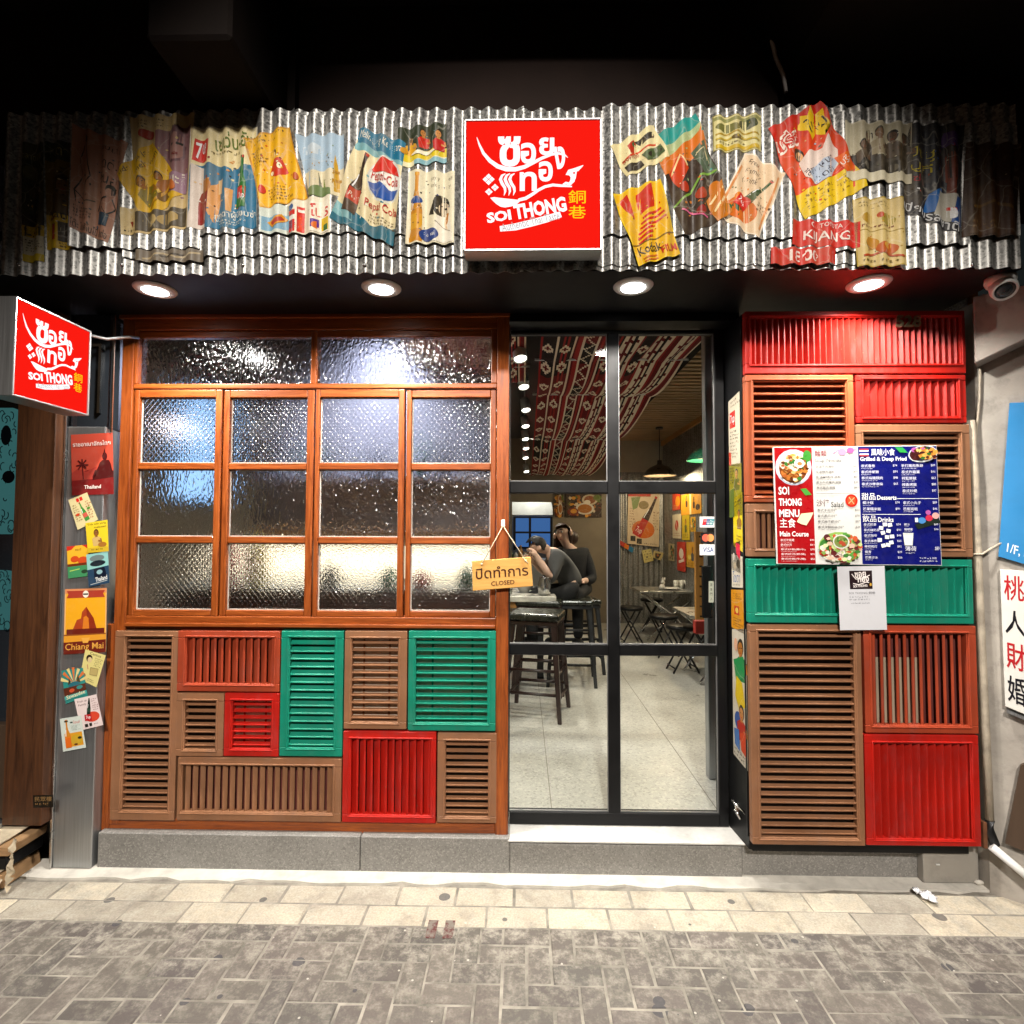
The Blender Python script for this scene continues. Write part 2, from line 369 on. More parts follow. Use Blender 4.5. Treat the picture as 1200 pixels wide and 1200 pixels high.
# flat drawings: shapes in a 0..100 square, v downwards. Returns polygons [(pts, colour)]
def draw(shapes, asp=1.):
    out = []
    def rot(pts, c, a):
        if not a: return pts
        ca, sa = math.cos(rad(a)), math.sin(rad(a))
        return [(c[0]+((x-c[0])*asp*ca-(y-c[1])*sa)/asp, c[1]+(x-c[0])*asp*sa+(y-c[1])*ca) for x, y in pts]
    for s in shapes:
        k = s[0]
        if k == 'r':
            _, a, b, c, d, col = s[:6]; p = [(a, b), (c, b), (c, d), (a, d)]
            out.append(([rot(p, ((a+c)/2, (b+d)/2), s[6] if len(s) > 6 else 0)], col))
        elif k == 'p': out.append(([s[1]], s[2]))
        elif k == 'e':
            _, cu, cv, ru, rv, col = s[:6]
            out.append(([rot([(cu+ru*math.cos(i*math.pi/9), cv+rv*math.sin(i*math.pi/9)) for i in range(18)], (cu, cv), s[6] if len(s) > 6 else 0)], col))
        elif k == 'l':
            pts, wd, col = s[1:4]; ws = wd if isinstance(wd, (list, tuple)) else [wd]*len(pts); L, Rr = [], []
            for i, p in enumerate(pts):
                a, b = pts[max(0, i-1)], pts[min(len(pts)-1, i+1)]
                dx, dy = (b[0]-a[0])*asp, b[1]-a[1]; q = math.hypot(dx, dy) or 1
                nx, ny = -dy/q*ws[i]/2/asp, dx/q*ws[i]/2
                L.append((p[0]+nx, p[1]+ny)); Rr.append((p[0]-nx, p[1]-ny))
            out.append(([[L[i], L[i+1], Rr[i+1], Rr[i]] for i in range(len(pts)-1)], col))
        elif k == 't':
            body, a, b, c, d, col = s[1:7]; ra = s[7] if len(s) > 7 else 0; bold = s[8] if len(s) > 8 else 0.
            V, P = glyphs(body, bold); cc = ((a+c)/2, (b+d)/2)
            q = rot([(a+x*(c-a), b+y*(d-b)) for x, y in V], cc, ra)
            out.append(([[q[i] for i in f] for f in P], col))
        elif k == 'bottle':                # cu, v0, v1, half width, glass, label, rot
            _, cu, v0, v1, hw, gc, lc = s[:7]; ra = s[7] if len(s) > 7 else 0; h = v1-v0; cc = (cu, (v0+v1)/2)
            pr = [(.28, 0), (.28, .25), (.42, .36), (.85, .5), (1, .62), (.9, .75), (1, .85), (1, 1)]
            p = [(cu+hw*x, v0+h*y) for x, y in pr]+[(cu-hw*x, v0+h*y) for x, y in pr[::-1]]
            out.append(([rot(p, cc, ra)], gc))
            out.append(([rot([(cu-hw*.96, v0+h*.6), (cu+hw*.96, v0+h*.6), (cu+hw*.96, v0+h*.82), (cu-hw*.96, v0+h*.82)], cc, ra)], lc))
            out.append(([rot([(cu-hw*.5, v0+h*.35), (cu-hw*.3, v0+h*.35), (cu-hw*.55, v0+h*.58), (cu-hw*.75, v0+h*.58)], cc, ra)], 'ffffff'))
            out.append(([rot([(cu-hw*.36, v0), (cu+hw*.36, v0), (cu+hw*.36, v0+h*.05), (cu-hw*.36, v0+h*.05)], cc, ra)], lc))
        elif k == 'man':                   # cu, cv(head), size, skin, cloth, hair
            _, cu, cv, z, sk, cl, hr = s[:7]; zu = z/asp
            out.append(([[(cu-zu*1.3, cv+z*1.5), (cu-zu*.5, cv+z*1.0), (cu+zu*.5, cv+z*1.0), (cu+zu*1.4, cv+z*1.6), (cu+zu*1.2, cv+z*3.6), (cu-zu*1.1, cv+z*3.6)]], cl))
            out.append(([[(cu-zu*.3, cv+z*.6), (cu+zu*.3, cv+z*.6), (cu+zu*.35, cv+z*1.2), (cu-zu*.35, cv+z*1.2)]], sk))
            out += draw([('e', cu, cv, zu*.72, z*.95, hr), ('e', cu-zu*.06, cv+z*.18, zu*.58, z*.76, sk),
                         ('r', cu-zu*.36, cv+z*.02, cu-zu*.12, cv+z*.12, '2a1810'), ('r', cu+zu*.1, cv+z*.02, cu+zu*.34, cv+z*.12, '2a1810'), ('r', cu-zu*.2, cv+z*.55, cu+zu*.14, cv+z*.63, 'b03028'),
                         ('l', [(cu+zu*1.2, cv+z*1.7), (cu+zu*1.5, cv+z*2.5), (cu+zu*.5, cv+z*2.2)], z*.45, sk)], asp)
        elif k == 'scat':                  # cu, cv, ru, rv, n, colours, size
            _, cu, cv, ru, rv, n, cols, z = s; q = random.Random(int(cu*31+cv*7+n))
            for i in range(n):
                a, d = q.random()*6.3, q.random()**.5; w_, h_ = z*q.uniform(.5, 1.3), z*q.uniform(.4, 1.1); u0, v0 = cu+ru*d*math.cos(a), cv+rv*d*math.sin(a); g = q.uniform(0, 3); m = q.choice((4, 5, 6, 7))
                out.append(([[(u0+w_*(.7+.5*q.random())*math.cos(g+6.283*j/m)/asp, v0+h_*(.7+.5*q.random())*math.sin(g+6.283*j/m)) for j in range(m)]], q.choice(cols)))
        elif k == 'rows':                  # u0, v0, u1, v1, n, colour: lines of small illegible print
            _, a, b, c, d, n, col = s[:7]; q = random.Random(int(a*7+b*13+n)); h = (d-b)/n; ps = []
            for i in range(n):
                u = a; e = c-(c-a)*q.random()*.35
                while u < e:
                    wd = (.9+q.random()*1.8)*h*.42/asp
                    y = b+i*h
                    for _g in range(q.choice((2, 3, 3, 4))):
                        if q.random() < .5: a_ = u+wd*q.random()*.8; b_ = y+h*.25*q.random(); ps.append([(a_, b_), (a_+wd*.2, b_), (a_+wd*.2, b_+h*.4), (a_, b_+h*.4)])
                        else: b_ = y+h*q.random()*.55; a_ = u+wd*.3*q.random(); ps.append([(a_, b_), (a_+wd*.7, b_), (a_+wd*.7, b_+h*.1), (a_, b_+h*.1)])
                    u += wd+h*.14/asp
            out.append((ps, col))
    return out

def bil(q, u, v):
    u /= 100; v /= 100
    return (q[0]*(1-u)+q[1]*u)*(1-v)+(q[3]*(1-u)+q[2]*u)*v

PITCH, AMP, YF = .0689, .0097, -.45
def wave(x): return YF - AMP*math.cos(2*math.pi*x/PITCH)

def drawing(b, q, shapes, nrm, eps=.00012, start=1, asp=None):
    """add the drawing to B b on the flat quad q (TL TR BR BL world points), each layer eps nearer along nrm"""
    if asp is None: asp = (q[1]-q[0]).length/(q[3]-q[0]).length
    for k, (polys, col) in enumerate(draw(shapes, asp)):
        b.c = lin(col)
        for p in polys:
            try: b.face([bil(q, u, v)+nrm*eps*(k+start) for u, v in p])
            except ValueError: pass

def finish_print(b):
    bmesh.ops.triangulate(b.bm, faces=[f for f in b.bm.faces if len(f.verts) > 4])

def wavy(b, off):
    xs = [v.co.x for v in b.bm.verts]; st = PITCH/8
    for i in range(int(math.floor(min(xs)/st)), int(math.ceil(max(xs)/st))+1):
        bmesh.ops.bisect_plane(b.bm, geom=b.bm.verts[:]+b.bm.edges[:]+b.bm.faces[:], plane_co=(i*st, 0, 0), plane_no=(1, 0, 0), dist=1e-6)
    for v in b.bm.verts: v.co.y = wave(v.co.x)-off+v.co.y
    for f in b.bm.faces: f.smooth = True

FRONT = Vector((0, -1, 0))
def paper(name, label, cat, quad, bg, shapes, Y, group=None, mat=None, wav=None, parent=None, edge=None):
    q = [W(x, y, Y) for x, y in quad]
    if wav is not None:
        for p in q: p.y = 0
    b = B(); b.c = lin(bg)
    b.face([p.copy() for p in q])
    if wav is not None and cat == 'poster':
        pal = [x[-1] for x in shapes if x[0] in ('p', 'e', 'r') and isinstance(x[-1], str)] or [bg]; h_ = max(1, len(shapes)//2); zz = 2.2
        shapes = list(shapes[:h_])+[('scat', 50, 52, 44, 42, 26, pal+[bg], zz*.7), ('scat', 50, 55, 34, 34, 10, ['2a2018', 'f0e4c8'], zz*.45)]+list(shapes[h_:])
    if edge: shapes = [('l', [(1, 1), (99, 1), (99, 99), (1, 99), (1, 1)], 2.2, edge)]+list(shapes)
    drawing(b, q, shapes, FRONT, .00004 if wav is not None else .00012); finish_print(b)
    if wav is not None: wavy(b, wav)
    o = b.ob(name, mat or M_PRINT, parent, recalc=False)
    return tag(o, label, cat, group)
# ================================================================== ground
b = B(); b.face([(-40, -60, -.03), (40, -60, -.03), (40, 40, -.03), (-40, 40, -.03)]); struct(b.ob('street_ground', M_ASPH))
GY = -.36                                       # where the herringbone begins
b = B(); b.face([(-4.6, -4.2, -.0035), (4.6, -4.2, -.0035), (4.6, .02, -.0035), (-4.6, .02, -.0035)]); struct(b.ob('paving_joints', M_MORTAR))
b = B()
def paver(x0, x1, y0, y1, col):
    g = .0022+rnd.random()*.0014; h = rnd.uniform(-.0030, .0014); t = .0045
    x0 += g; x1 -= g; y0 += g; y1 -= g; tl = rnd.uniform(-.0012, .0012); b.c = col
    lo = [(x0, y0, -.02), (x1, y0, -.02), (x1, y1, -.02), (x0, y1, -.02)]
    J = lambda: rnd.uniform(-.0022, .0012)
    lo = [(x+J(), y+J(), z) for x, y, z in lo]; md = [(x, y, h-.004) for x, y, _ in lo]; tp = [(x0+t+J(), y0+t+J(), h+tl), (x1-t+J(), y0+t+J(), h-tl), (x1-t+J(), y1-t+J(), h-tl), (x0+t+J(), y1-t+J(), h+tl)]
    V = [[b.bm.verts.new(p) for p in r] for r in (lo, md, tp)]
    fs = [b.bm.faces.new(V[2])]+[b.bm.faces.new((V[r][i], V[r][(i+1) % 4], V[r+1][(i+1) % 4], V[r+1][i])) for r in (0, 1) for i in range(4)]
    for f in fs:
        for l in f.loops: l[b.cl] = col
U = .088
for i in range(-54, 55):
    for j in range(-42, 0):
        k = (i-j) % 4; y0 = GY+j*U; v = rnd.uniform(.85, 1.1)
        col = (.138*v, .124*v*rnd.uniform(.96, 1.03), .112*v, 1)
        if k == 0: paver(i*U+.02, (i+2)*U+.02, y0, y0+U, col)
        elif k == 3:
            paver(i*U+.02, (i+1)*U+.02, y0, min(y0+2*U, GY), col)
struct(b.ob('pavement', M_PAVER))
b = B()
for r, (y0, y1) in enumerate(((GY, GY+.122), (GY+.122, GY+.243))):
    x = -4.55+r*.11
    while x < 4.5:
        v = rnd.uniform(.86, 1.08); paver(x, x+.245, y0, y1, (.64*v, .58*v, .465*v, 1)); x += .245
struct(b.ob('pavement_border', M_PAVER))
b = B(); n = 120; ya = GY+.243                  # whitewashed strip at the foot of the wall, its street edge ragged
pts = [(-4.5+9*i/n, ya+.012+rnd.uniform(-.014, .012)) for i in range(n+1)]
for (x0, y0), (x1, y1) in zip(pts, pts[1:]): b.face([(x0, y0, .006), (x1, y1, .006), (x1, .02, .012), (x0, .02, .012)]); b.face([(x0, y0, -.01), (x1, y1, -.01), (x1, y1, .006), (x0, y0, .006)])
bmesh.ops.remove_doubles(b.bm, verts=b.bm.verts, dist=1e-5); struct(b.ob('cement_strip', M_CEMENT))
b = B(); p = WZ(517, 1088, .002)
for dx in (-.055, .012): b.box(p.x+dx, p.x+dx+.038, p.y-.05, p.y+.045, .0, .0022)
t_ = NT('worn_red_paint'); t_.set(base=t_.mix(t_.ramp(t_.noise(t_.co(), 38, 6, .7), .42, .56), (.115, .032, .030), (.20, .175, .15)), rough=.9); struct(b.ob('painted_kerb_mark', t_.m))
p = WZ(1082, 1050, .012); b = B()
for i in range(7):
    b.ball(p+Vector((rnd.uniform(-.025, .03), rnd.uniform(-.04, .04), .008)), rnd.uniform(.009, .017), 2, (rnd.uniform(.6, 1.4), 1.2, .5))
for v in b.bm.verts: v.co += Vector((rnd.uniform(-1, 1), rnd.uniform(-1, 1), rnd.uniform(-.6, 1)))*.006
tag(b.ob('crumpled_tissue', M_TISSUE), 'crumpled white tissue dropped on the cream border pavers', 'litter')
p = WZ(1147, 1037, .005); b = B(); b.ball(p+Vector((0, 0, .012)), .02, 1, (1.3, .8, .6))
for v in b.bm.verts: v.co += Vector((rnd.uniform(-1, 1), rnd.uniform(-1, 1), rnd.uniform(-.5, .5)))*.004
tag(b.ob('stone_chip', M_CEMENT), 'small pale stone chip beside the grey plate at the foot of the wall', 'stone')

# ================================================================== overhead: soffit, upper wall, beams
SOF = 2.575
t = thing('upper_wall', 'dark painted wall and overhang above the corrugated fascia', 'wall', (0, -.3, 3.0))
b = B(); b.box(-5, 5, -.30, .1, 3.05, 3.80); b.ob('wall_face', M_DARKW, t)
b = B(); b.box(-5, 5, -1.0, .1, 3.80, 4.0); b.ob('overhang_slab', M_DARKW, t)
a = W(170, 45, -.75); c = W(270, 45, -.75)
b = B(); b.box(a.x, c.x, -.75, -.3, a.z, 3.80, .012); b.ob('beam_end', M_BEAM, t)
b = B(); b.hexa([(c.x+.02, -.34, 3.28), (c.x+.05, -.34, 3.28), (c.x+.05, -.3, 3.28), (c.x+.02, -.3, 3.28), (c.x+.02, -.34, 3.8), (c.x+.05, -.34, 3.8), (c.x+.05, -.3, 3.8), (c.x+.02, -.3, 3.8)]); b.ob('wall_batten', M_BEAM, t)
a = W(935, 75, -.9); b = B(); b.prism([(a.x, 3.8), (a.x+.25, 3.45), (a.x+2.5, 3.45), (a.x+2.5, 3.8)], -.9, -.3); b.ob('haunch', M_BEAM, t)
pts = [W(x, y, -.36) for x, y in ((915, -30), (906, 10), (903, 40), (909, 68), (918, 88), (921, 108))]
b = B(); b.tube(pts, .008, 8); tag(b.ob('hanging_cable', mk('grey_cable', (.62, .58, .55), .5)), 'pale grey cable hanging down the dark wall above the fascia', 'cable')

t = thing('canopy', 'corrugated galvanised canopy fascia covered in pasted vintage posters', 'canopy', (0, YF, SOF))
x0 = W(4, 320, YF).x; x1 = W(1191, 315, YF).x
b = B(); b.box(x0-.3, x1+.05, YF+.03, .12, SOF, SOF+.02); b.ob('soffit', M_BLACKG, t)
b = B(); b.box(x0-.3, x1+.05, YF+.03, -.3, 3.03, 3.05); b.ob('top_board', M_DARKW, t)
def sheet(px0, py0, px1, py1, off, jig=0.):
    a, c, z0, z1 = rect(px0, py0, px1, py1, YF); b = B(); st = PITCH/14
    n = int((c-a)/st)+1; cols = []
    for i in range(n+1):
        x = a+i*st; y = wave(x)-off; dz = jig*math.sin(x*5)
        cols.append([b.bm.verts.new(p) for p in ((x, y, z1+dz), (x, y, z0+dz), (x, y+.0016, z0+dz), (x, y+.0016, z1+dz))])
    for A, C in zip(cols, cols[1:]):
        for k in range(4):
            f = b.bm.faces.new((A[k], C[k], C[(k+1) % 4], A[(k+1) % 4])); f.smooth = k in (0, 2)
    for e in b.bm.edges:
        if any(not f.smooth for f in e.link_faces): e.smooth = False
    b.bm.faces.new(cols[0]); b.bm.faces.new(cols[-1][::-1])
    return b.ob('corrugated_sheet', M_GALV, t)
sheet(4, 130, 612, 321, 0)
sheet(604, 126, 1191, 316, .0025)
sheet(150, 138, 548, 301, .010, .003); sheet(700, 128, 1055, 311, .008)
for q in ((88, 150, 152, 291), (146, 140, 236, 293), (229, 134, 346, 277), (339, 138, 450, 276), (430, 143, 540, 277), (706, 128, 812, 279), (806, 128, 932, 281), (926, 136, 1004, 296), (1036, 148, 1128, 290), (1116, 150, 1190, 278)):
    sheet(*q, .019, .004)
for x in (40, 160, 300, 440, 745, 890, 1030, 1150):                                   # roofing screws on the crests
    p = W(x, 312, YF); b = B(); b.lathe([(.007, 0), (.007, .004), (.003, .006)], (math.floor(p.x/PITCH)*PITCH, YF-AMP-.0025, p.z), (0, -1, 0), 8); b.ob('screw', M_CHROME, t)

# downlights
DL = []
for x, y in ((182, 339), (447, 337), (742, 335), (1018, 332)):
    p = WZ(x, y, SOF); DL.append(p)
LBL = ['round recessed downlight in the soffit above the left end of the wooden window', 'round recessed downlight in the soffit above the right half of the wooden window',
       'round recessed downlight in the soffit above the glass door', 'round recessed downlight in the soffit above the red slatted panel at right']
proto = None
for i, p in enumerate(DL):
    if proto is None:
        proto = thing('downlight', LBL[0], 'downlight', p, 'downlights under the canopy')
        b = B(); b.lathe([(.052, .0), (.052, -.010), (.078, -.008), (.083, -.002), (.083, .0)], p, (0, 0, 1), 32); b.ob('trim_ring', M_WHITEM, proto)
        b = B(); b.lathe([(.050, -.004), (.050, -.0105), (.02, -.0125)], p, (0, 0, 1), 28); b.ob('lens', emis('downlight_glow', (1, .97, .92), 14), proto)
        o = proto
    else:
        o = copy_tree(proto); o.location = p; o['label'] = LBL[i]
    d = bpy.data.lights.new('downlight_lamp', 'AREA'); d.shape = 'DISK'; d.size = .09; d.energy = 24; d.color = (1, .95, .87); d.spread = rad(150)
    l = bpy.data.objects.new('downlight_lamp', d); COLL.objects.link(l); l.location = p+Vector((0, 0, -.02))

# ================================================================== posters on the fascia
G1 = 'vintage posters pasted on the corrugated fascia'
def fp(label, quad, bg, shapes, off=.0205, edge=None, name='poster', cat='poster'):
    return paper(name, label, cat, quad, bg, shapes, YF, G1, None, off, None, edge)
K = '1c1812'; RED = 'd0241c'; CRM = 'e6d6a8'; BLU = '2d4f93'; YEL = 'eec22a'
fp('dark green narrow poster at the far left end of the fascia', [(27, 168), (53, 168), (52, 307), (29, 307)], '20281a', [
    ('r', 0, 60, 100, 70, '100c08'), ('r', 0, 70, 100, 79, 'c8a83a'), ('t', 'BEOCPE', 8, 71, 92, 74, K), ('t', 'UPS TEE', 12, 75, 88, 78, K), ('r', 2, 79, 98, 94, 'cfc8b0'), ('rows', 8, 81, 90, 92, 5, K), ('r', 0, 94, 100, 100, 'd0b428'),
    ('e', 40, 25, 30, 6, '4a4a30'), ('e', 60, 42, 34, 5, '3a3220'), ('t', 'ตลาดชื่นใจ', 8, 8, 92, 14, '8f8a68')], .0015)
fp('olive yellow poster with a red and black logo at its foot, second from the left', [(54, 166), (88, 166), (87, 292), (54, 292)], '6f5c22', [
    ('r', 0, 0, 100, 18, '20281a'), ('t', 'ลาตาซี', 6, 4, 94, 14, '9a9468'), ('e', 55, 40, 26, 10, '3e2c14'), ('man', 60, 40, 8, '7a5a36', '5a4422', K), ('r', 0, 68, 100, 100, 'd8b020'), ('t', 'Xanh', 10, 64, 86, 72, K, -6), ('r', 22, 78, 40, 92, 'b03020'), ('r', 48, 75, 80, 93, '1c120c'), ('e', 64, 82, 10, 4.5, 'e8dcc0'), ('rows', 50, 94, 90, 99, 2, K)], .0015)
fp('dusty pink poster with line drawings of women and a blue bag', [(92, 151), (155, 172), (131, 288), (88, 270)], 'b58a78', [
    ('e', 20, 10, 9, 5, K), ('l', [(20, 14), (12, 30), (18, 46), (6, 62), (10, 74)], 1.2, K), ('l', [(26, 14), (34, 34), (40, 44), (24, 58), (20, 72)], 1.2, K), ('l', [(6, 62), (30, 70), (52, 66)], 1.1, K),
    ('t', 'โดด-โซ', 56, 20, 98, 32, K), ('t', 'ซินฮา', 56, 36, 96, 46, K), ('t', 'แบบเสื้อ', 48, 8, 90, 14, K), ('e', 84, 50, 8, 5, K), ('e', 83, 53, 6, 4, 'c9a08e'), ('l', [(80, 58), (66, 64), (60, 74)], 1.2, K), ('l', [(88, 58), (98, 66), (84, 76)], 1.2, K), ('r', 64, 74, 90, 86, '2b4456'), ('l', [(68, 74), (74, 69), (84, 74)], 1, K),
    ('rows', 6, 76, 58, 88, 4, K), ('t', 'โต๊ะ โทนคิโนโปี อิกต่อ', 2, 90, 96, 98, K)]  , .0208)
fp('mauve and cream poster of a woman\'s face behind the yellow diamond poster', [(156, 141), (233, 138), (222, 270), (163, 278)], 'cbb489', [
    ('rows', 10, 4, 86, 12, 3, '4a3820'), ('p', [(40, 14), (96, 10), (96, 68), (40, 60)], '8d6a6c'), ('e', 72, 26, 20, 16, '6a4a50'), ('e', 72, 28, 14, 12, 'a67f78'), ('r', 62, 25, 70, 27, K), ('r', 74, 25, 82, 27, K), ('r', 67, 34, 77, 36, '7a2c2c'), ('e', 26, 16, 12, 4, 'a03428'), ('p', [(60, 50), (96, 52), (94, 70), (58, 66)], 'a08090'), ('t', 'มะลิ', 66, 52, 90, 62, 'efe6d0'), ('r', 2, 82, 98, 98, '4a4030'), ('e', 30, 90, 14, 5, 'c8b080'), ('e', 64, 90, 20, 5, 'b0986a')]  , .0208)
fp('yellow diamond-turned poster of an old man playing music', [(140, 206), (182, 170), (222, 226), (176, 264)], 'e3b322', [
    ('t', 'tida ada jang', 4, 4, 96, 14, K), ('t', 'melawan', 36, 17, 96, 26, K), ('man', 34, 42, 11, 'a8743a', '8a7a3a', '4a2c14'), ('man', 70, 54, 8, '9a6a34', 'a06020', '3a2412'), ('l', [(20, 86), (90, 76)], 4, 'c89018'), ('e', 82, 80, 8, 9, 'd06a1c'), ('e', 55, 84, 10, 7, '7a5a2a')], .0225)
fp('cream and blue soda poster with a green bottle and a red square logo', [(229, 154), (304, 152), (304, 270), (223, 271)], 'e8d9ae', [
    ('p', [(0, 38), (30, 36), (62, 42), (100, 36), (100, 100), (0, 100)], '3f7391'), ('p', [(0, 36), (20, 40), (26, 100), (0, 100)], 'dccfc4'), ('p', [(14, 66), (30, 60), (26, 96), (12, 96)], '8a3434'), ('e', 24, 58, 9, 7, 'b06a28'), ('p', [(30, 60), (44, 54), (46, 76), (38, 96), (28, 84)], 'd8a070'), ('p', [(40, 52), (50, 52), (48, 66), (42, 66)], 'e8c8a0'), ('p', [(54, 62), (64, 62), (62, 84), (56, 84)], 'd8a878'),
    ('r', 5, 12, 27, 34, RED, 4), ('t', '7', 8, 15, 15, 31, 'ffffff', 0, .02), ('t', 'UP', 16, 16, 24, 26, 'ffffff', 0, .01), ('t', 'เซเว่น-อัพ', 36, 6, 96, 22, '5c7026', -4, .01), ('rows', 32, 25, 90, 29, 1, '6a5a30'),
    ('bottle', 78, 30, 80, 7.5, '2a6a34', RED, 3), ('t', '7up', 73, 66, 83, 74, 'ffffff'), ('t', 'ถูกตาผู้นิยมซ่า', 38, 83, 98, 92, 'f4f0e4', -3), ('rows', 44, 93, 86, 98, 2, 'f4f0e4')], edge='f4efe0')
fp('golden yellow poster of dancing girls, tilted over the temple poster', [(290, 168), (341, 152), (363, 236), (309, 248)], 'e9b33c', [
    ('rows', 8, 3, 92, 14, 2, '5a3a14'), ('e', 52, 30, 9, 6, '3a2418'), ('e', 52, 32, 6.5, 4.5, 'f0d0a0'), ('p', [(34, 56), (50, 38), (68, 40), (74, 60), (48, 64)], 'c8301c'), ('l', [(36, 48), (26, 34)], 3, 'e8c088'), ('l', [(66, 42), (80, 30), (84, 22)], 3, 'e8c088'), ('e', 60, 50, 5, 4, 'f2e8c8'), ('e', 40, 56, 4, 3, 'f2e8c8'), ('l', [(44, 64), (40, 74)], 3, 'e8c088'), ('l', [(56, 63), (62, 74)], 3, 'e8c088'), ('e', 12, 76, 7, 6, 'c8301c'), ('e', 88, 70, 6, 5, 'b85018'), ('rows', 22, 76, 78, 96, 5, '5a3a14'), ('rows', 6, 20, 34, 46, 6, '6a4418')], .0225, edge='c88a20')
fp('pale blue poster of a golden pagoda tower', [(349, 163), (405, 161), (405, 232), (365, 234)], 'a9bccb', [
    ('p', [(0, 60), (100, 56), (100, 100), (0, 100)], 'd8cdb0'), ('e', 30, 24, 26, 9, 'c6d0d6'), ('p', [(72, 94), (76, 50), (80, 34), (84, 50), (90, 94)], 'c39636'), ('r', 70, 74, 93, 79, 'a87a24'), ('r', 74, 60, 88, 64, 'a87a24'), ('p', [(30, 92), (36, 60), (40, 92)], '6a6a5a'), ('p', [(40, 96), (46, 70), (52, 96)], '7c8a4a'), ('p', [(0, 88), (30, 82), (64, 90), (64, 100), (0, 100)], '6a7c52')]  , .0208)
fp('blue and cream card with a red packet under the dancing girls poster', [(308, 246), (346, 243), (346, 277), (309, 276)], 'cfd6cc', [
    ('p', [(0, 40), (100, 34), (100, 84), (0, 92)], '86a9bd'), ('p', [(18, 58), (66, 34), (84, 52), (36, 80)], 'd89a50'), ('p', [(26, 60), (64, 42), (74, 52), (38, 72)], 'b02c1c')], .0216)
fp('white advert with red cans and bold red lettering', [(338, 240), (390, 232), (390, 277), (337, 277)], 'e8e0cc', [
    ('r', 5, 30, 22, 96, RED), ('r', 5, 46, 22, 60, 'f0e8dc'), ('r', 26, 22, 42, 96, RED), ('r', 28, 30, 40, 38, 'f0e8dc'), ('r', 29, 50, 39, 90, 'e85848'), ('e', 10, 20, 8, 10, '4a6a9a'), ('r', 54, 14, 97, 96, 'f2ead8'), ('t', 'โปร', 56, 20, 96, 56, RED, 0, .02), ('r', 56, 62, 74, 84, '5a3a8a'), ('e', 70, 78, 12, 10, 'e0702c'), ('r', 78, 58, 96, 92, 'e0b828'), ('r', 82, 76, 94, 92, '3a6a3a')], .0216)
fp('tilted cola poster with a dark bottle and a round red, white and blue cap', [(424, 154), (477, 172), (462, 291), (389, 260)], 'e5d8b4', [
    ('p', [(0, 0), (100, 0), (100, 20), (0, 14)], '2c6f8c'), ('p', [(0, 14), (100, 20), (100, 24), (0, 22)], '7fa9ae'), ('t', 'Melingang Kesegaran', 4, 3, 100, 13, 'f2ead8', 2), ('p', [(0, 84), (24, 80), (60, 90), (100, 84), (100, 100), (0, 100)], '31687a'), ('p', [(0, 78), (30, 86), (34, 94), (0, 92)], '7fa9ae'),
    ('e', 70, 42, 31, 23, 'd8d8d0'), ('e', 70, 42, 28, 20.5, 'f2efe6'), ('p', [(43, 37), (48, 28), (60, 22), (76, 21), (90, 28), (97, 36), (80, 33), (62, 37)], RED), ('p', [(43, 50), (62, 46), (80, 50), (97, 48), (90, 57), (76, 63), (60, 61), (48, 56)], '2d56a0'), ('t', 'Pepsi-Cola', 45, 36, 96, 48, 'b81c1c', 0, .012),
    ('bottle', 26, 24, 86, 11, '30160e', 'b83a2a', 4), ('t', 'Pepsi', 17, 66, 35, 73, 'f2ead8', 4), ('t', 'Pepsi Cola', 46, 66, 100, 76, 'b8201c', -3, .012), ('rows', 56, 79, 96, 88, 3, '5a4a30')], .0225)
fp('small picnic poster of people in red and yellow', [(468, 156), (524, 148), (524, 194), (471, 200)], '1e2818', [
    ('r', 0, 74, 100, 100, 'e8e2c0'), ('p', [(0, 66), (100, 62), (100, 84), (0, 88)], 'd8c050'), ('man', 24, 30, 11, 'c8946a', 'd8a030', '1c140c'), ('man', 52, 18, 11, 'b8845a', 'c02c24', '1c140c'), ('man', 84, 28, 12, 'c8946a', 'b82020', '1c140c'), ('e', 50, 70, 26, 5, 'efe8d0'), ('e', 10, 60, 8, 8, 'c89038'), ('r', 30, 88, 100, 100, '8ab0b8')], .0216)
fp('cream poster of a black haired girl sipping beside an orange bottle', [(480, 203), (534, 206), (533, 289), (476, 288)], 'e4dcc2', [
    ('t', 'Enjoy yourself', 40, 8, 96, 15, '6a6252', -2), ('t', 'drink pretty', 40, 18, 92, 25, '6a6252', -2), ('bottle', 20, 4, 98, 14, 'c98a3c', 'd8a860', 0), ('e', 20, 42, 13, 5, '2b4a8a'), ('e', 72, 48, 18, 15, '14120f'), ('p', [(54, 46), (58, 62), (46, 60)], '14120f'), ('e', 78, 52, 11, 10, 'f0dcc0'), ('r', 78, 50, 84, 52, K), ('p', [(64, 62), (90, 62), (98, 98), (56, 98)], 'efe8d8'), ('e', 48, 88, 20, 9, '26407e'), ('t', 'Pepsi', 36, 84, 60, 92, 'f2f0ea'), ('l', [(84, 60), (80, 72), (86, 82)], 3, 'f0dcc0'), ('l', [(86, 58), (82, 80)], 3, 'c07a38'), ('l', [(60, 70), (92, 84)], 1, '8a8070')], .0216)
fp('cream tilted card with black pistols and red script', [(714, 177), (765, 150), (783, 188), (733, 212)], 'e2d6ac', [
    ('p', [(30, 22), (48, 14), (52, 30), (40, 50), (30, 46)], 'b0301c'), ('p', [(48, 18), (92, 16), (92, 30), (58, 36)], '221a12'), ('e', 50, 26, 10, 8, '3a5a3a'), ('l', [(6, 56), (40, 48), (90, 50)], 5, 'c8482c'), ('t', 'สิงห์ทอง', 8, 50, 46, 62, 'a82c18', -4), ('p', [(50, 60), (94, 56), (94, 84), (54, 86)], '4a5a3a'), ('e', 76, 72, 16, 8, '221a12'), ('r', 6, 72, 44, 92, '28201a')], .0216)
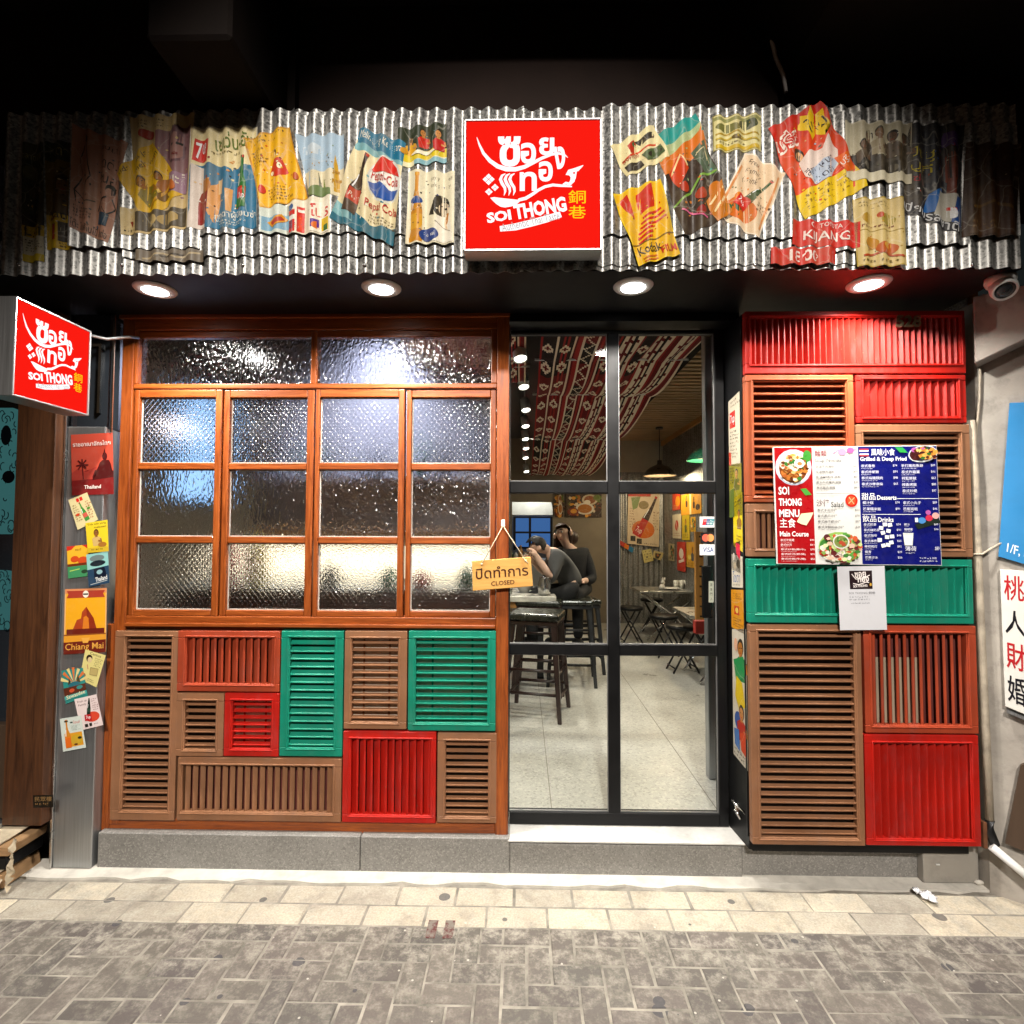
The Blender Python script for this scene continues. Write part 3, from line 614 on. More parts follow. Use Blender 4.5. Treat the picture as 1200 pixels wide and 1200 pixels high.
fp('teal and orange travel poster, dark below, behind the yellow film poster', [(762, 166), (813, 137), (858, 256), (800, 280)], '2e2018', [
    ('p', [(0, 0), (100, 0), (100, 18), (0, 22)], '3d918a'), ('p', [(0, 20), (100, 12), (100, 34), (0, 40)], 'cf7a48'), ('p', [(0, 16), (100, 10), (100, 16), (0, 26)], 'a9b58a'), ('p', [(10, 40), (40, 26), (52, 42), (20, 56)], 'c8401c'), ('l', [(14, 42), (42, 28), (50, 40)], 2, 'e8d0a0'), ('p', [(66, 30), (96, 26), (100, 60), (74, 52)], '4a5a48'), ('l', [(70, 34), (90, 32), (92, 48)], 1.4, 'd8c8a0'), ('l', [(0, 70), (40, 64), (66, 54), (98, 56)], 2, '7aa050'), ('e', 30, 58, 9, 5, 'b03828'), ('e', 56, 70, 12, 5, 'a8402c'), ('e', 84, 74, 12, 10, 'c87838'), ('e', 46, 84, 10, 4, '8a3030'), ('p', [(60, 78), (100, 66), (100, 96), (66, 100)], 'c47a3a'), ('l', [(66, 82), (98, 72)], 2, 'f0dcb0'), ('l', [(68, 90), (98, 80)], 2, 'f0dcb0'), ('l', [(10, 76), (54, 92)], 1.6, 'd87a9a')]  , .0208)
fp('yellow film poster with red bars and stripes under the pistol card', [(717, 233), (772, 213), (795, 301), (748, 314)], 'e9b41c', [
    ('p', [(8, 10), (26, 6), (26, 42), (14, 28)], 'c8241a'), ('p', [(42, 10), (80, 2), (78, 30), (40, 36)], 'c8241a'), ('l', [(42, 42), (86, 36)], 3, 'c8241a'), ('l', [(36, 48), (90, 42)], 3, 'c8241a'), ('l', [(30, 54), (92, 48)], 3, 'c8241a'), ('l', [(24, 60), (60, 55)], 3, 'c8241a'), ('l', [(20, 66), (56, 61)], 3, 'c8241a'), ('l', [(18, 72), (52, 67)], 2.5, 'c8241a'), ('l', [(0, 74), (100, 70)], 1.4, '7a5a10'), ('t', 'Kodak', 10, 76, 64, 88, '2a1c10', -2, .008), ('t', 'FILM', 60, 84, 98, 93, 'c8241a', -2, .012), ('l', [(14, 94), (50, 92)], 2, 'c86a1c'), ('l', [(14, 98), (50, 96)], 2, 'c86a1c')], .0225, edge='f0cc50')
fp('small cream and olive label poster at the top of the fascia, right of the sign', [(833, 141), (890, 138), (890, 181), (834, 182)], 'd8cf9c', [
    ('r', 0, 6, 100, 16, '8a8a5a'), ('e', 30, 34, 26, 12, '6a6a3a'), ('e', 72, 26, 20, 14, '2c3a24'), ('l', [(4, 56), (50, 46), (96, 56)], 5, 'a88a30'), ('l', [(4, 70), (50, 60), (96, 72)], 5, 'b8a050'), ('e', 50, 62, 14, 6, '5a4a20'), ('r', 4, 84, 96, 95, 'c8a83a'), ('rows', 10, 74, 90, 84, 1, '4a3a18')]  , .0208, edge='8a8050')
fp('cream pink soda poster with a slanting green bottle over an orange hand', [(872, 182), (918, 206), (886, 283), (835, 253)], 'e6cdb0', [
    ('t', 'Fresh up', 16, 8, 60, 17, '3a2c20', 4), ('t', 'Family', 18, 19, 56, 28, '3a2c20', 4), ('t', 'Drink', 20, 30, 52, 38, '3a2c20', 4), ('e', 46, 76, 32, 16, 'd8743c'), ('e', 34, 64, 14, 8, 'e2905a'), ('bottle', 56, 18, 84, 10, '244a2a', 'b8281c', 28), ('r', 26, 58, 54, 76, RED, 12), ('t', '7up', 30, 62, 50, 72, 'ffffff', 12, .02), ('l', [(90, 10), (94, 90)], 3, 'd89a70'), ('l', [(6, 20), (4, 90)], 3, 'd89a70'), ('rows', 70, 56, 94, 70, 3, '5a4030'), ('e', 18, 82, 9, 6, '2f5a2c')]  , .0208, edge='f2e6d4')
fp('large tilted orange red detergent packet poster with a yellow foot', [(897, 156), (958, 123), (1013, 222), (940, 261)], 'dc4420', [
    ('p', [(0, 0), (100, 0), (100, 10), (46, 26), (0, 30)], 'cc2418'), ('p', [(0, 74), (100, 74), (100, 100), (0, 100)], 'e6c22a'), ('rows', 8, 78, 92, 96, 3, '8a6a10'), ('p', [(46, 14), (54, 10), (58, 2), (66, 8), (78, 0), (82, 9), (96, 8), (90, 18), (98, 26), (84, 26), (78, 34), (70, 27), (58, 32), (56, 22)], 'f0c830'), ('t', 'ใหม่', 58, 10, 90, 25, K, -2, .01), ('t', 'บรีส', 2, 10, 44, 30, 'f4ece0', -4, .04), ('t', 'บรีส', 4, 12, 42, 28, 'c01c14', -4, .012),
    ('p', [(26, 46), (44, 40), (66, 44), (82, 34), (88, 52), (78, 66), (58, 74), (34, 72), (24, 62)], 'e8d6cc'), ('p', [(30, 60), (60, 54), (86, 60), (60, 74), (36, 73)], 'b9c4d4'), ('e', 30, 38, 7, 7, '241810'), ('e', 30, 40, 5, 5, 'e8b890'), ('t', 'สีขาวหมด', 26, 54, 74, 62, '2a2438', -8), ('t', 'เจิดจ้า', 36, 64, 70, 71, '2a2438', -8), ('p', [(78, 58), (98, 60), (98, 78), (80, 78)], 'e87040'), ('t', 'บรีส', 80, 62, 97, 70, 'f4ece0')], .0225)
fp('black and cream photo poster of a group of people on motorbikes', [(985, 147), (1064, 148), (1064, 219), (986, 214)], 'c4bca4', [
    ('r', 0, 0, 14, 60, 'd6cfb8'), ('r', 0, 56, 100, 84, '2c2620'), ('man', 38, 22, 10, '6a5040', '3a3028', '18120e'), ('man', 52, 18, 10, '7a5c48', 'a89c84', '18120e'), ('man', 72, 22, 10, '60483a', '4a3c30', '18120e'), ('man', 90, 26, 10, '6a5040', '28221c', '18120e'), ('man', 28, 40, 9, '6a5040', '584a3c', '18120e'), ('e', 34, 74, 12, 12, '14110e'), ('e', 34, 74, 6, 6, '6a6458'), ('e', 72, 76, 12, 12, '14110e'), ('e', 72, 76, 6, 6, '6a6458'), ('r', 0, 84, 100, 100, 'd8d0b8')]  , .0208, edge='e0d8c0')
fp('red strip with a white car name pasted below the orange packet', [(925, 261), (1004, 263), (1004, 293), (924, 291)], 'c8201c', [
    ('e', 34, 18, 7, 11, 'f0e0d8'), ('e', 34, 18, 5, 8, 'c8201c'), ('t', 'TOYOTA', 42, 10, 74, 27, 'f0d8d0', 0, .01), ('t', 'KIJANG', 18, 42, 84, 88, 'f4e8e0', 0, .008)]  , .0208)
fp('red strip reading 1800 pasted at the lower edge of the fascia', [(900, 294), (977, 293), (977, 312), (900, 313)], 'c8201c', [('t', '1800', 28, 14, 74, 84, 'f4e8e0', 0, .02)], .0215)
fp('yellowed lottery sheet with small red pictures, low on the fascia', [(997, 236), (1054, 235), (1060, 314), (1002, 315)], 'cbb684', [
    ('l', [(4, 48), (96, 48)], 1.4, '8a7438'), ('rows', 8, 6, 92, 16, 2, '6a5a2a'), ('e', 26, 30, 14, 8, 'a8853c'), ('e', 66, 32, 16, 9, '9a8a4a'), ('e', 50, 26, 6, 4, 'b04828'), ('rows', 10, 40, 90, 46, 1, '7a3a1c'), ('e', 30, 66, 14, 9, 'b8884a'), ('e', 60, 74, 22, 9, 'b4603a'), ('e', 62, 70, 10, 5, 'd0a060'), ('l', [(10, 86), (50, 80), (92, 88)], 3, 'a8482c'), ('rows', 8, 90, 92, 97, 1, '6a5a2a')]  , .0208, edge='a8914c')
fp('dark navy poster of a singer in a blue and white shirt', [(1062, 150), (1126, 150), (1121, 279), (1052, 250)], '10121e', [
    ('t', 'ปิงชู', 4, 26, 46, 40, 'b8a84a', -4), ('t', 'ปูกี้', 8, 42, 46, 54, 'b8a84a', -4), ('t', 'ซ่า', 14, 56, 34, 64, 'a83040'), ('r', 62, 8, 92, 22, '4a2c6a'), ('e', 76, 38, 17, 18, '241210'), ('e', 78, 42, 13, 15, '7a3420'), ('r', 74, 52, 86, 66, '6a2c1c'), ('p', [(44, 72), (66, 62), (70, 86), (36, 92)], '3a6aa8'), ('p', [(60, 66), (96, 66), (96, 92), (52, 92)], 'b8b4a8'), ('p', [(88, 68), (100, 66), (100, 94), (82, 92)], '2c4f8a'), ('e', 82, 84, 9, 5, 'f0f0f0'), ('p', [(74, 82), (90, 82), (88, 79), (76, 79)], RED), ('t', 'เปี่ยมรสชาติ', 2, 88, 94, 98, 'd8d8d8', 4, .01)]  , .0208)
fp('dark brown poster in the shadow at the right end of the fascia', [(1127, 172), (1191, 172), (1188, 280), (1124, 280)], '3a2014', [
    ('e', 55, 24, 14, 10, '1c0f0a'), ('e', 55, 26, 9, 8, '6a4028'), ('p', [(26, 48), (50, 38), (84, 42), (96, 98), (10, 98)], '4c2c1a'), ('l', [(14, 70), (60, 62), (94, 74)], 3, '7a5a34'), ('rows', 12, 84, 80, 94, 2, '8a6a44')]  , .0208)
fp('grey brown strip of a torn picture at the lower left edge of the fascia', [(163, 294), (240, 294), (240, 308), (162, 308)], '6a6054', [
    ('l', [(10, 80), (40, 30), (60, 70), (95, 25)], 14, 'a8987c'), ('l', [(30, 60), (70, 40)], 10, '3c342c')], .0138)
fp('small cream label with a red figure left of the mauve poster', [(147, 248), (164, 246), (164, 276), (148, 279)], 'cbb68a', [('e', 60, 40, 16, 14, 'a83c20'), ('p', [(50, 50), (74, 52), (66, 76)], '8a2c18'), ('rows', 12, 82, 88, 94, 1, K)], .0214)

# ================================================================== the red light-box signs
def fl(c, v, r): # four-petal flower
    cu, cv = c; q = []
    for a, d in ((0, -1), (1, 0), (0, 1), (-1, 0)):
        x, y = cu+a*r*.52, cv+d*r*.52; k = r*.46
        q.append(('p', [(x, y-k), (x+k, y), (x, y+k), (x-k, y)], v))
    return q
def logo(wh, yl, gr):
    X = lambda p: [((x-15)/10.4, (y-80)/10.05) for x, y in p]
    bx = lambda a, b, c, d: (*X([(a, b)])[0], *X([(c, d)])[0])
    s = [('l', X([(98, 205), (118, 262), (150, 330), (200, 390), (262, 435), (330, 458), (400, 460), (470, 442), (540, 408), (610, 372), (680, 345), (740, 338), (785, 352), (808, 372)]), [.4, 1.4, 2.2, 2.9, 3.4, 3.6, 3.4, 3., 2.6, 2.3, 2.1, 1.9, 1.3, .3], wh),
         ('t', 'ซ', *bx(264, 200, 440, 440), wh, 0, .03), ('t', 'อ', *bx(440, 252, 560, 418), wh, 0, .03), ('t', 'ย', *bx(584, 212, 702, 352), wh, 0, .03), ('t', 'ง', *bx(694, 285, 786, 462), wh, 0, .03),
         ('t', 'ท', *bx(434, 482, 566, 632), wh, 0, .03), ('t', 'อ', *bx(580, 400, 690, 560), wh, 0, .03)]
    for k in range(3):
        o = k*36; s.append(('l', X([(322+o, 495), (296+o, 510), (284+o, 540), (298+o, 575), (318+o, 605), (322+o, 635), (312+o, 668)]), [.6, 1.8, 2.4, 2.4, 2.2, 1.6, .3], wh))
    s += fl(X([(192, 540)])[0], wh, 4.6)+fl(X([(242, 605)])[0], wh, 2.9)+fl(X([(195, 640)])[0], wh, 2.9)
    s += [('l', X([(768, 590), (790, 578), (820, 585), (842, 560), (846, 525), (822, 500), (800, 510), (818, 488), (850, 478), (880, 470), (925, 440)]), [1.2, 2.2, 2.6, 3.4, 3.8, 3.6, 2.2, 3.2, 2.9, 3.2, .5], wh), ('l', X([(872, 480), (858, 540), (830, 590)]), [1, 1.8, .8], wh),
          ('p', X([(205, 688), (235, 683), (300, 692), (360, 700), (415, 705), (440, 700), (438, 715), (415, 738), (370, 757), (320, 765), (285, 758), (250, 735), (225, 710)]), wh),
          ('l', X([(425, 708), (480, 695), (530, 665), (580, 630), (630, 605), (690, 592), (750, 598), (838, 606)]), [2.4, 2.6, 2.4, 2.2, 2.2, 2.2, 2.0, 1.], wh),
          ('t', 'SOI', *bx(178, 793, 368, 875), wh, -9, .045), ('t', 'THONG', *bx(388, 712, 795, 832), wh, -9.5, .045),
          ('l', X([(282, 932), (400, 918), (520, 890), (640, 858), (752, 822)]), [4.2, 5.4, 5.4, 5.4, 4.6], wh), ('t', 'Authentic Thai Taste', *bx(290, 848, 745, 908), gr, -12.5),
          ('t', '銅', *bx(810, 636, 944, 740), yl, 0, .008), ('t', '巷', *bx(810, 755, 944, 856), yl, 0, .008)]
    return s
M_RED = emis('lit_red_acrylic', (1.0, .012, .006), .98)
M_LIT = attr_mat('lit_letter_acrylic', .3, 0, 1.15)
def lightbox(name, label, corners, nrm, depth):
    c0 = sum(corners, Vector())/4; t = thing(name, label, 'sign', c0-nrm*depth)
    u = (corners[1]-corners[0]).normalized(); v = (corners[3]-corners[0]).normalized(); e = .007
    # case: a frame of four lipped sides and a back
    b = B(); o = [corners[0]-u*e-v*e, corners[1]+u*e-v*e, corners[2]+u*e+v*e, corners[3]-u*e+v*e]; i_ = corners
    f = nrm*.006; bk = -nrm*depth
    for k in range(4):
        j = (k+1) % 4
        b.hexa([o[k]+bk, o[j]+bk, i_[j]+bk, i_[k]+bk, o[k]+f, o[j]+f, i_[j]+f, i_[k]+f], .0015)
    b.face([q+bk*.98 for q in corners]); b.ob('case', M_STEEL, t)
    b = B(); b.face(corners); b.ob('face', M_RED, t)
    b = B(); drawing(b, corners, logo('ffffff', 'ffc818', 'b8a8a4'), nrm, .0002, 4, 1.0); finish_print(b); b.ob('lettering', M_LIT, t, recalc=False)
    return t
YS = YF-.10
q = rect(546, 142, 703, 292, YS)
lb = lightbox('lightbox_sign', 'square red lit sign with white Thai lettering in the middle of the corrugated fascia', [Vector((q[0], YS, q[3])), Vector((q[1], YS, q[3])), Vector((q[1], YS, q[2])), Vector((q[0], YS, q[2]))], FRONT, .075)
for x in (q[0]+.06, q[1]-.06):
    b = B(); b.box(x-.012, x+.012, YS+.078, YF-AMP-.001, q[2]+.04, q[3]-.04); b.ob('mounting_rail', M_DARKM, lb)
XB = -1.885
c = [WX(19, 351, XB), WX(104, 388, XB), WX(102, 485, XB), WX(15, 462, XB)]
yn = (c[0].y+c[3].y)/2; yfz = (c[1].y+c[2].y)/2; zt = (c[0].z+c[1].z)/2; zb = (c[2].z+c[3].z)/2
lb2 = lightbox('projecting_sign', 'square red lit blade sign projecting from the left side of the shop front', [Vector((XB, yn, zt)), Vector((XB, yfz, zt)), Vector((XB, yfz, zb)), Vector((XB, yn, zb))], Vector((1, 0, 0)), .10)
m = (yn+yfz)/2
b = B(); b.tube([(XB-.05, yfz+.0, zt-.01), (XB-.05, yfz+.06, zt+.01), (XB-.02, -.12, zt+.015), (XB+.03, -.05, zt+.05), (XB+.05, -.01, zt+.06)], .007, 8); b.ob('bracket_arm', M_STEEL, lb2)
# ================================================================== granite base
a, c, z0, z1 = rect(114, 979, 596, 1016, -.035)
zb0 = z1
t = thing('granite_base', 'low grey speckled granite base under the wooden window and the door', 'plinth', (-.8, 0, 0))
xj = W(422, 990, -.035).x; xr = W(1150, 1000, -.05).x; xm = W(870, 1000, -.035).x
b = B(); b.box(a, xj-.0015, -.035, .14, -.02, z1, .004); b.ob('slab', M_GRAN, t)
xd_ = W(597, 1000, -.035).x; zd_ = W(720, 990, -.035).z
b = B(); b.box(xj+.0015, xd_, -.035, .14, -.02, z1, .004); b.ob('slab', M_GRAN, t)
b = B(); b.box(xd_+.001, xm, -.034, .14, -.02, zd_, .004); b.ob('slab', M_GRAN, t)
b = B(); b.box(xm+.002, xr+.1, -.02, .14, -.02, z1-.01, .004); b.ob('slab', M_GRAN, t)

# ================================================================== wooden window wall
OX0, OX1, OZ0, OZ1 = rect(136, 373, 596, 977, 0); OX0 = W(134, 700, 0).x
t = thing('wooden_window', 'varnished wooden window wall with frosted patterned panes beside the glass door', 'window', (OX0/2, 0, OZ0))
ZR = lambda y: (W(200, y, 0).z+W(540, y, 0).z)/2
XV = lambda x, y=560: W(x, y, 0).x
def wbox(b, x0, x1, z0, z1, y0=0., y1=.07, bev=.004): b.box(x0, x1, y0, y1, z0, z1, bev, 2)
ztr, zts, zsb = ZR(452), ZR(456), ZR(723)
b = B(); wbox(b, OX0, XV(152), OZ0+.03, OZ1); wbox(b, XV(582), OX1, OZ0, OZ1, -.006); b.ob('upright_post', M_WOODV, t)
b = B(); wbox(b, XV(152), XV(582), ZR(386), OZ1, .002); wbox(b, OX0-.012, OX1+.004, OZ1-.001, OZ1+.025, -.012); wbox(b, XV(152), XV(582), ztr-.012, ZR(449), .004); wbox(b, XV(152), XV(582), ZR(738), zsb, .002)
wbox(b, XV(153), XV(581), ZR(735), ZR(731), -.014, .01, .003); b.ob('rail', M_WOODH, t)
b = B(); wbox(b, XV(152), XV(160.5, 420), ZR(449), ZR(386), .006); wbox(b, XV(575.5, 420), XV(582), ZR(449), ZR(386), .006); wbox(b, XV(363, 420), XV(370, 420), ZR(449), ZR(387), .01); b.ob('transom_bar', M_WOODV, t)
for x0, x1 in ((160.5, 363), (370, 575.5)):
    b = B(); b.box(XV(x0, 420), XV(x1, 420), .034, .039, ZR(448.5), ZR(390)); b.ob('transom_pane', M_HAMMER, t)
    b = B(); wbox(b, XV(x0, 420), XV(x1, 420), ZR(394), ZR(386.5), .012, .05); b.ob('bead', M_WOODH, t)
cas = ((154, 257.5, 160, 250), (259, 366, 266, 357.5), (368, 473, 373, 466), (475, 581, 481, 574.5))
rows = ((465, 542), (550, 629), (637, 716))
for k, (a0, a1, g0, g1) in enumerate(cas):
    dy = (.0, .006, .0, .009)[k]
    b = B(); wbox(b, XV(a0), XV(g0), zsb, zts, .004+dy, .05+dy); wbox(b, XV(g1), XV(a1), zsb, zts, .004+dy, .05+dy); f = b.ob('casement', M_WOODV, t)
    b = B(); wbox(b, XV(g0), XV(g1), ZR(465), zts, .0045+dy, .05+dy); wbox(b, XV(g0), XV(g1), zsb, ZR(716), .0045+dy, .05+dy)
    for i in (0, 1): wbox(b, XV(g0), XV(g1), ZR(rows[i+1][0]), ZR(rows[i][1]), .007+dy, .046+dy)
    b.ob('glazing_bar', M_WOODH, f)
    b = B()
    for r0, r1 in rows:            # putty line round each pane
        zz0, zz1, xx0, xx1 = ZR(r1), ZR(r0), XV(g0), XV(g1)
        for q in ((xx0, xx0+.004, zz0, zz1), (xx1-.004, xx1, zz0, zz1), (xx0+.004, xx1-.004, zz0, zz0+.004), (xx0+.004, xx1-.004, zz1-.004, zz1)):
            b.box(q[0], q[1], .024+dy, .0295+dy, q[2], q[3])
    b.ob('putty', mk('pale_putty', (.5, .47, .42), .6, 0, .2, 20, .2), f)
    for i, (r0, r1) in enumerate(rows):
        b = B(); b.box(XV(g0)-.003, XV(g1)+.003, .030+dy, .035+dy, ZR(r1)-.003, ZR(r0)+.003); b.ob('pane', M_HAMMER if i == 1 else M_LATTICE, f)
# lower surround
zl1 = ZR(738); b = B()
wbox(b, OX0-.03, XV(131, 850), OZ0, zl1+.02, .001); b.ob('lower_post', M_WOODV, t)
b = B(); wbox(b, XV(131, 850), XV(582), OZ0, W(350, 962, 0).z, .003); b.ob('lower_rail', M_WOODH, t)
b = B(); b.box(OX0, OX1-.02, .075, .085, OZ0, zl1); b.ob('lower_backing', M_DARKW, t)

# ================================================================== louvred panels
GL, GR_ = 'louvred shutter panels under the wooden window', 'louvred shutter panels right of the door'
M_CREAMB = mk('cream_backing_board', (.74, .66, .54), .8, 0, .1, 5, .1); M_REDB = mk('dark_red_backing', (.10, .018, .014), .7, 0, .2, 5, .1); M_BRNB = mk('dark_brown_backing', (.03, .018, .012), .8, 0, .2, 5, .1)
BRN, RUST, LRED, TEALC = '8f6447', 'a04026', 'b01a10', '0f836a'
def louvre(label, o, p, Y, colr, ori, n, tilt, group, back=None, fill=1.22, lean=(0, 0)):
    m = paint(colr) if isinstance(colr, str) else colr
    x0, x1, z0, z1 = rect(*o, Y); a0, a1, c0, c1 = rect(*p, Y); g = .0012
    x0 += g; x1 -= g; z0 += g; z1 -= g
    t = thing('louvre_panel', label, 'louvred panel', ((x0+x1)/2, Y, z0), group)
    b = B(); D = .034
    b.box(x0, x1, Y, Y+D, c1, z1, .003); b.box(x0, x1, Y, Y+D, z0, c0, .003); b.box(x0, a0, Y+.0006, Y+D-.001, c0, c1, .002); b.box(a1, x1, Y+.0006, Y+D-.001, c0, c1, .002)
    b.ob('frame', m, t)
    b = B(); lw, lp = .007, .006           # raised bead round the opening
    for q in ((a0-lw-.005, a1+lw+.005, c1+.005, c1+lw+.005), (a0-lw-.005, a1+lw+.005, c0-lw-.005, c0-.005)): b.box(q[0], q[1], Y-lp, Y+.004, q[2], q[3], .002)
    for q in ((a0-lw-.005, a0-.005), (a1+.005, a1+lw+.005)): b.box(q[0], q[1], Y-lp+.001, Y+.004, c0-.005, c1+.005, .002)
    b.ob('bead', m, t)
    b = B(); ta = rad(tilt)
    if ori == 'h':
        pt = (c1-c0)/n
        for i in range(n):
            zc = c0+(i+.5)*pt; hw = pt*fill/2; th = .0035; aa = ta+rad(rnd.uniform(-2, 2))
            cs, sn = math.cos(aa), math.sin(aa); pr = []
            for u, v in ((-1, -.5), (-.9, -1), (.9, -1), (1, -.5), (1, .5), (.9, 1), (-.9, 1), (-1, .5)):
                du, dv = u*hw, v*th; pr.append((Y+.017+du*cs-dv*sn, zc+du*sn+dv*cs))     # front edge low
            L = [b.bm.verts.new((a0+.0006, y, z)) for y, z in pr]; R_ = [b.bm.verts.new((a1-.0006, y, z)) for y, z in pr]
            for k in range(8): b.bm.faces.new((L[k], L[(k+1) % 8], R_[(k+1) % 8], R_[k]))
            b.bm.faces.new(L[::-1]); b.bm.faces.new(R_)
    else:
        pt = (a1-a0)/n
        for i in range(n):
            xc = a0+(i+.5)*pt; hw = pt*fill/2; th = .005; aa = ta+rad(rnd.uniform(-3.5, 3.5))
            cs, sn = math.cos(aa), math.sin(aa); pr = []
            for u, v in ((-1, -.5), (-.9, -1), (.9, -1), (1, -.5), (1, .5), (.9, 1), (-.9, 1), (-1, .5)):
                du, dv = u*hw, v*th; pr.append((xc+du*cs-dv*sn, Y+.018+du*sn+dv*cs))
            L = [b.bm.verts.new((x, y, c0+.0006)) for x, y in pr]; R_ = [b.bm.verts.new((x, y, c1-.0006)) for x, y in pr]
            for k in range(8): b.bm.faces.new((L[k], L[(k+1) % 8], R_[(k+1) % 8], R_[k]))
            b.bm.faces.new(L[::-1]); b.bm.faces.new(R_)
    b.ob('slats', m, t)
    if back is not None:
        b = B(); b.box(a0-.01, a1+.01, Y+.040, Y+.046, c0-.01, c1+.01); b.ob('backing', back, t)
    if back is M_CREAMB:
        b = B()
        for f in (.22, .78): x = a0+(a1-a0)*f; b.box(x-.004, x+.004, Y+.0355, Y+.039, c0, c1)
        b.ob('tilt_rod', m, t)
    return t
Y0 = -.012
louvre('tall narrow brown louvred panel at the left end under the window', (131, 739, 207, 962), (145, 747, 198, 950), Y0, BRN, 'h', 25, 20, GL, M_BRNB, 0.66)
louvre('rust orange panel of upright slats, top left under the window', (207, 739, 328, 811), (218, 748, 320, 801), Y0, RUST, 'v', 12, -36, GL, M_BRNB, 1.18)
louvre('smallest brown louvred panel, left of the small red one', (206, 812, 262, 887), (216, 822, 252, 878), Y0, BRN, 'h', 7, 20, GL, M_BRNB, 0.62)
louvre('small red louvred panel with level slats between brown and teal', (262, 812, 327, 887), (272, 822, 317, 877), Y0, LRED, 'h', 7, 24, GL, M_CREAMB, 0.7)
louvre('tall teal louvred panel in the middle under the window', (328, 739, 402, 887), (339, 748, 391, 876), Y0, TEALC, 'h', 14, 40, GL, M_BRNB, 0.95)
louvre('brown louvred panel with light showing between its slats, left of the wide teal one', (403, 739, 477, 855), (412, 749, 466, 846), Y0, BRN, 'h', 11, 16, GL, M_CREAMB, 0.66)
louvre('squarish teal louvred panel below the closed sign', (478, 739, 581, 857), (487, 749, 571, 847), Y0, TEALC, 'h', 11, 18, GL, M_CREAMB, 0.72)
louvre('long low brown panel of upright slats at the foot of the window wall', (207, 888, 400, 963), (213, 898, 389, 952), Y0, BRN, 'v', 20, 38, GL, M_REDB, 0.62)
louvre('square red panel of upright slats at the foot of the window wall', (401, 857, 511, 965), (411, 867, 504, 955), Y0, LRED, 'v', 11, -38, GL, M_BRNB, 1.15)
louvre('brown louvred panel at the bottom right corner under the window, beside the door', (512, 859, 582, 965), (522, 869, 572, 957), Y0, BRN, 'h', 11, 20, GL, M_BRNB, 0.64)
YR = -.13
louvre('wide red slatted panel with the street number at the top right of the shop front', (873, 364, 1132, 438), (881, 372, 1125, 426), YR, LRED, 'v', 35, -52, GR_, M_BRNB, 0.92)
louvre('orange brown louvred panel behind the left half of the menu board', (874, 439, 1002, 589), (884, 447, 992, 581), YR, 'a04e2b', 'h', 15, 30, GR_, M_REDB, 0.72)
louvre('red panel of upright slats above the right half of the menu board', (1003, 439, 1133, 496), (1013, 446, 1122, 488), YR, LRED, 'v', 12, -52, GR_, M_BRNB, 1.0)
louvre('brown louvred panel behind the right half of the menu board', (1004, 497, 1139, 653), (1014, 508, 1126, 643), YR, BRN, 'h', 15, 28, GR_, M_BRNB, 0.72)
louvre('small brown panel of upright slats behind the lower left of the menu board', (876, 590, 1003, 653), (887, 601, 992, 643), YR, BRN, 'v', 16, 40, GR_, M_REDB, 0.6)
louvre('wide teal panel of upright slats below the menu board', (877, 655, 1141, 731), (887, 665, 1132, 719), YR, TEALC, 'v', 27, -50, GR_, M_BRNB, 1.0)
louvre('largest brown louvred panel at the lower left of the right shutters', (880, 732, 1012, 991), (891, 741, 1003, 982), YR, BRN, 'h', 27, 18, GR_, M_BRNB, 0.64)
louvre('rust orange panel of open upright slats with cream showing behind', (1013, 733, 1146, 860), (1023, 743, 1134, 850), YR, RUST, 'v', 12, 48, GR_, M_REDB, 0.5)
louvre('square bright red panel of upright slats at the bottom right corner', (1014, 861, 1149, 992), (1026, 872, 1138, 983), YR, LRED, 'v', 12, -54, GR_, M_BRNB, 1.0)
a = W(1024, 770, YR+.038); c = W(1078, 848, YR+.038)
b = B(); b.box(a.x, c.x, YR+.037, YR+.0395, c.z, a.z); tag(b.ob('cream_board', mk('dull_beige_board', (.30, .24, .17), .8, 0, .2, 5, .1)), 'cream board standing behind the open rust slats', 'board')
q = rect(876, 366, 1147, 992, YR)
t = thing('shutter_backing', 'black carrier frame behind the coloured shutters at right', 'frame', ((q[0]+q[1])/2, YR, q[2]))
b = B(); b.box(q[0]+.005, q[1]-.01, YR+.048, YR+.06, q[2]+.01, q[3]-.005); b.ob('board', M_BLACK, t)
b = B(); b.box(q[0]+.03, q[1]-.03, YR+.06, -.022, z1-.02, z1+.05); b.box(q[0]+.03, q[0]+.06, YR+.06, .1, z1+.05, q[3]-.02); b.box(q[1]-.06, q[1]-.03, YR+.06, .1, z1+.05, q[3]-.02); b.ob('bracket', M_BLACK, t)
# street number
t = thing('street_number', 'street number 528 in dull metal digits on the wide red panel', 'number', W(1066, 376, YR))
qd = [W(x, y, YR-.008) for x, y in ((1051, 369), (1080, 369), (1080, 383), (1051, 383))]
b = B(); drawing(b, qd, [('t', '528', 0, 0, 100, 100, 'ffffff', 0, .02)], FRONT, .0001); finish_print(b)
r_ = bmesh.ops.extrude_face_region(b.bm, geom=b.bm.faces[:]); bmesh.ops.translate(b.bm, verts=[v for v in r_['geom'] if isinstance(v, bmesh.types.BMVert)], vec=(0, .009, 0))
b.ob('digits', mk('dull_brass', (.24, .19, .11), .35, .8, .2, 30, .1), t)

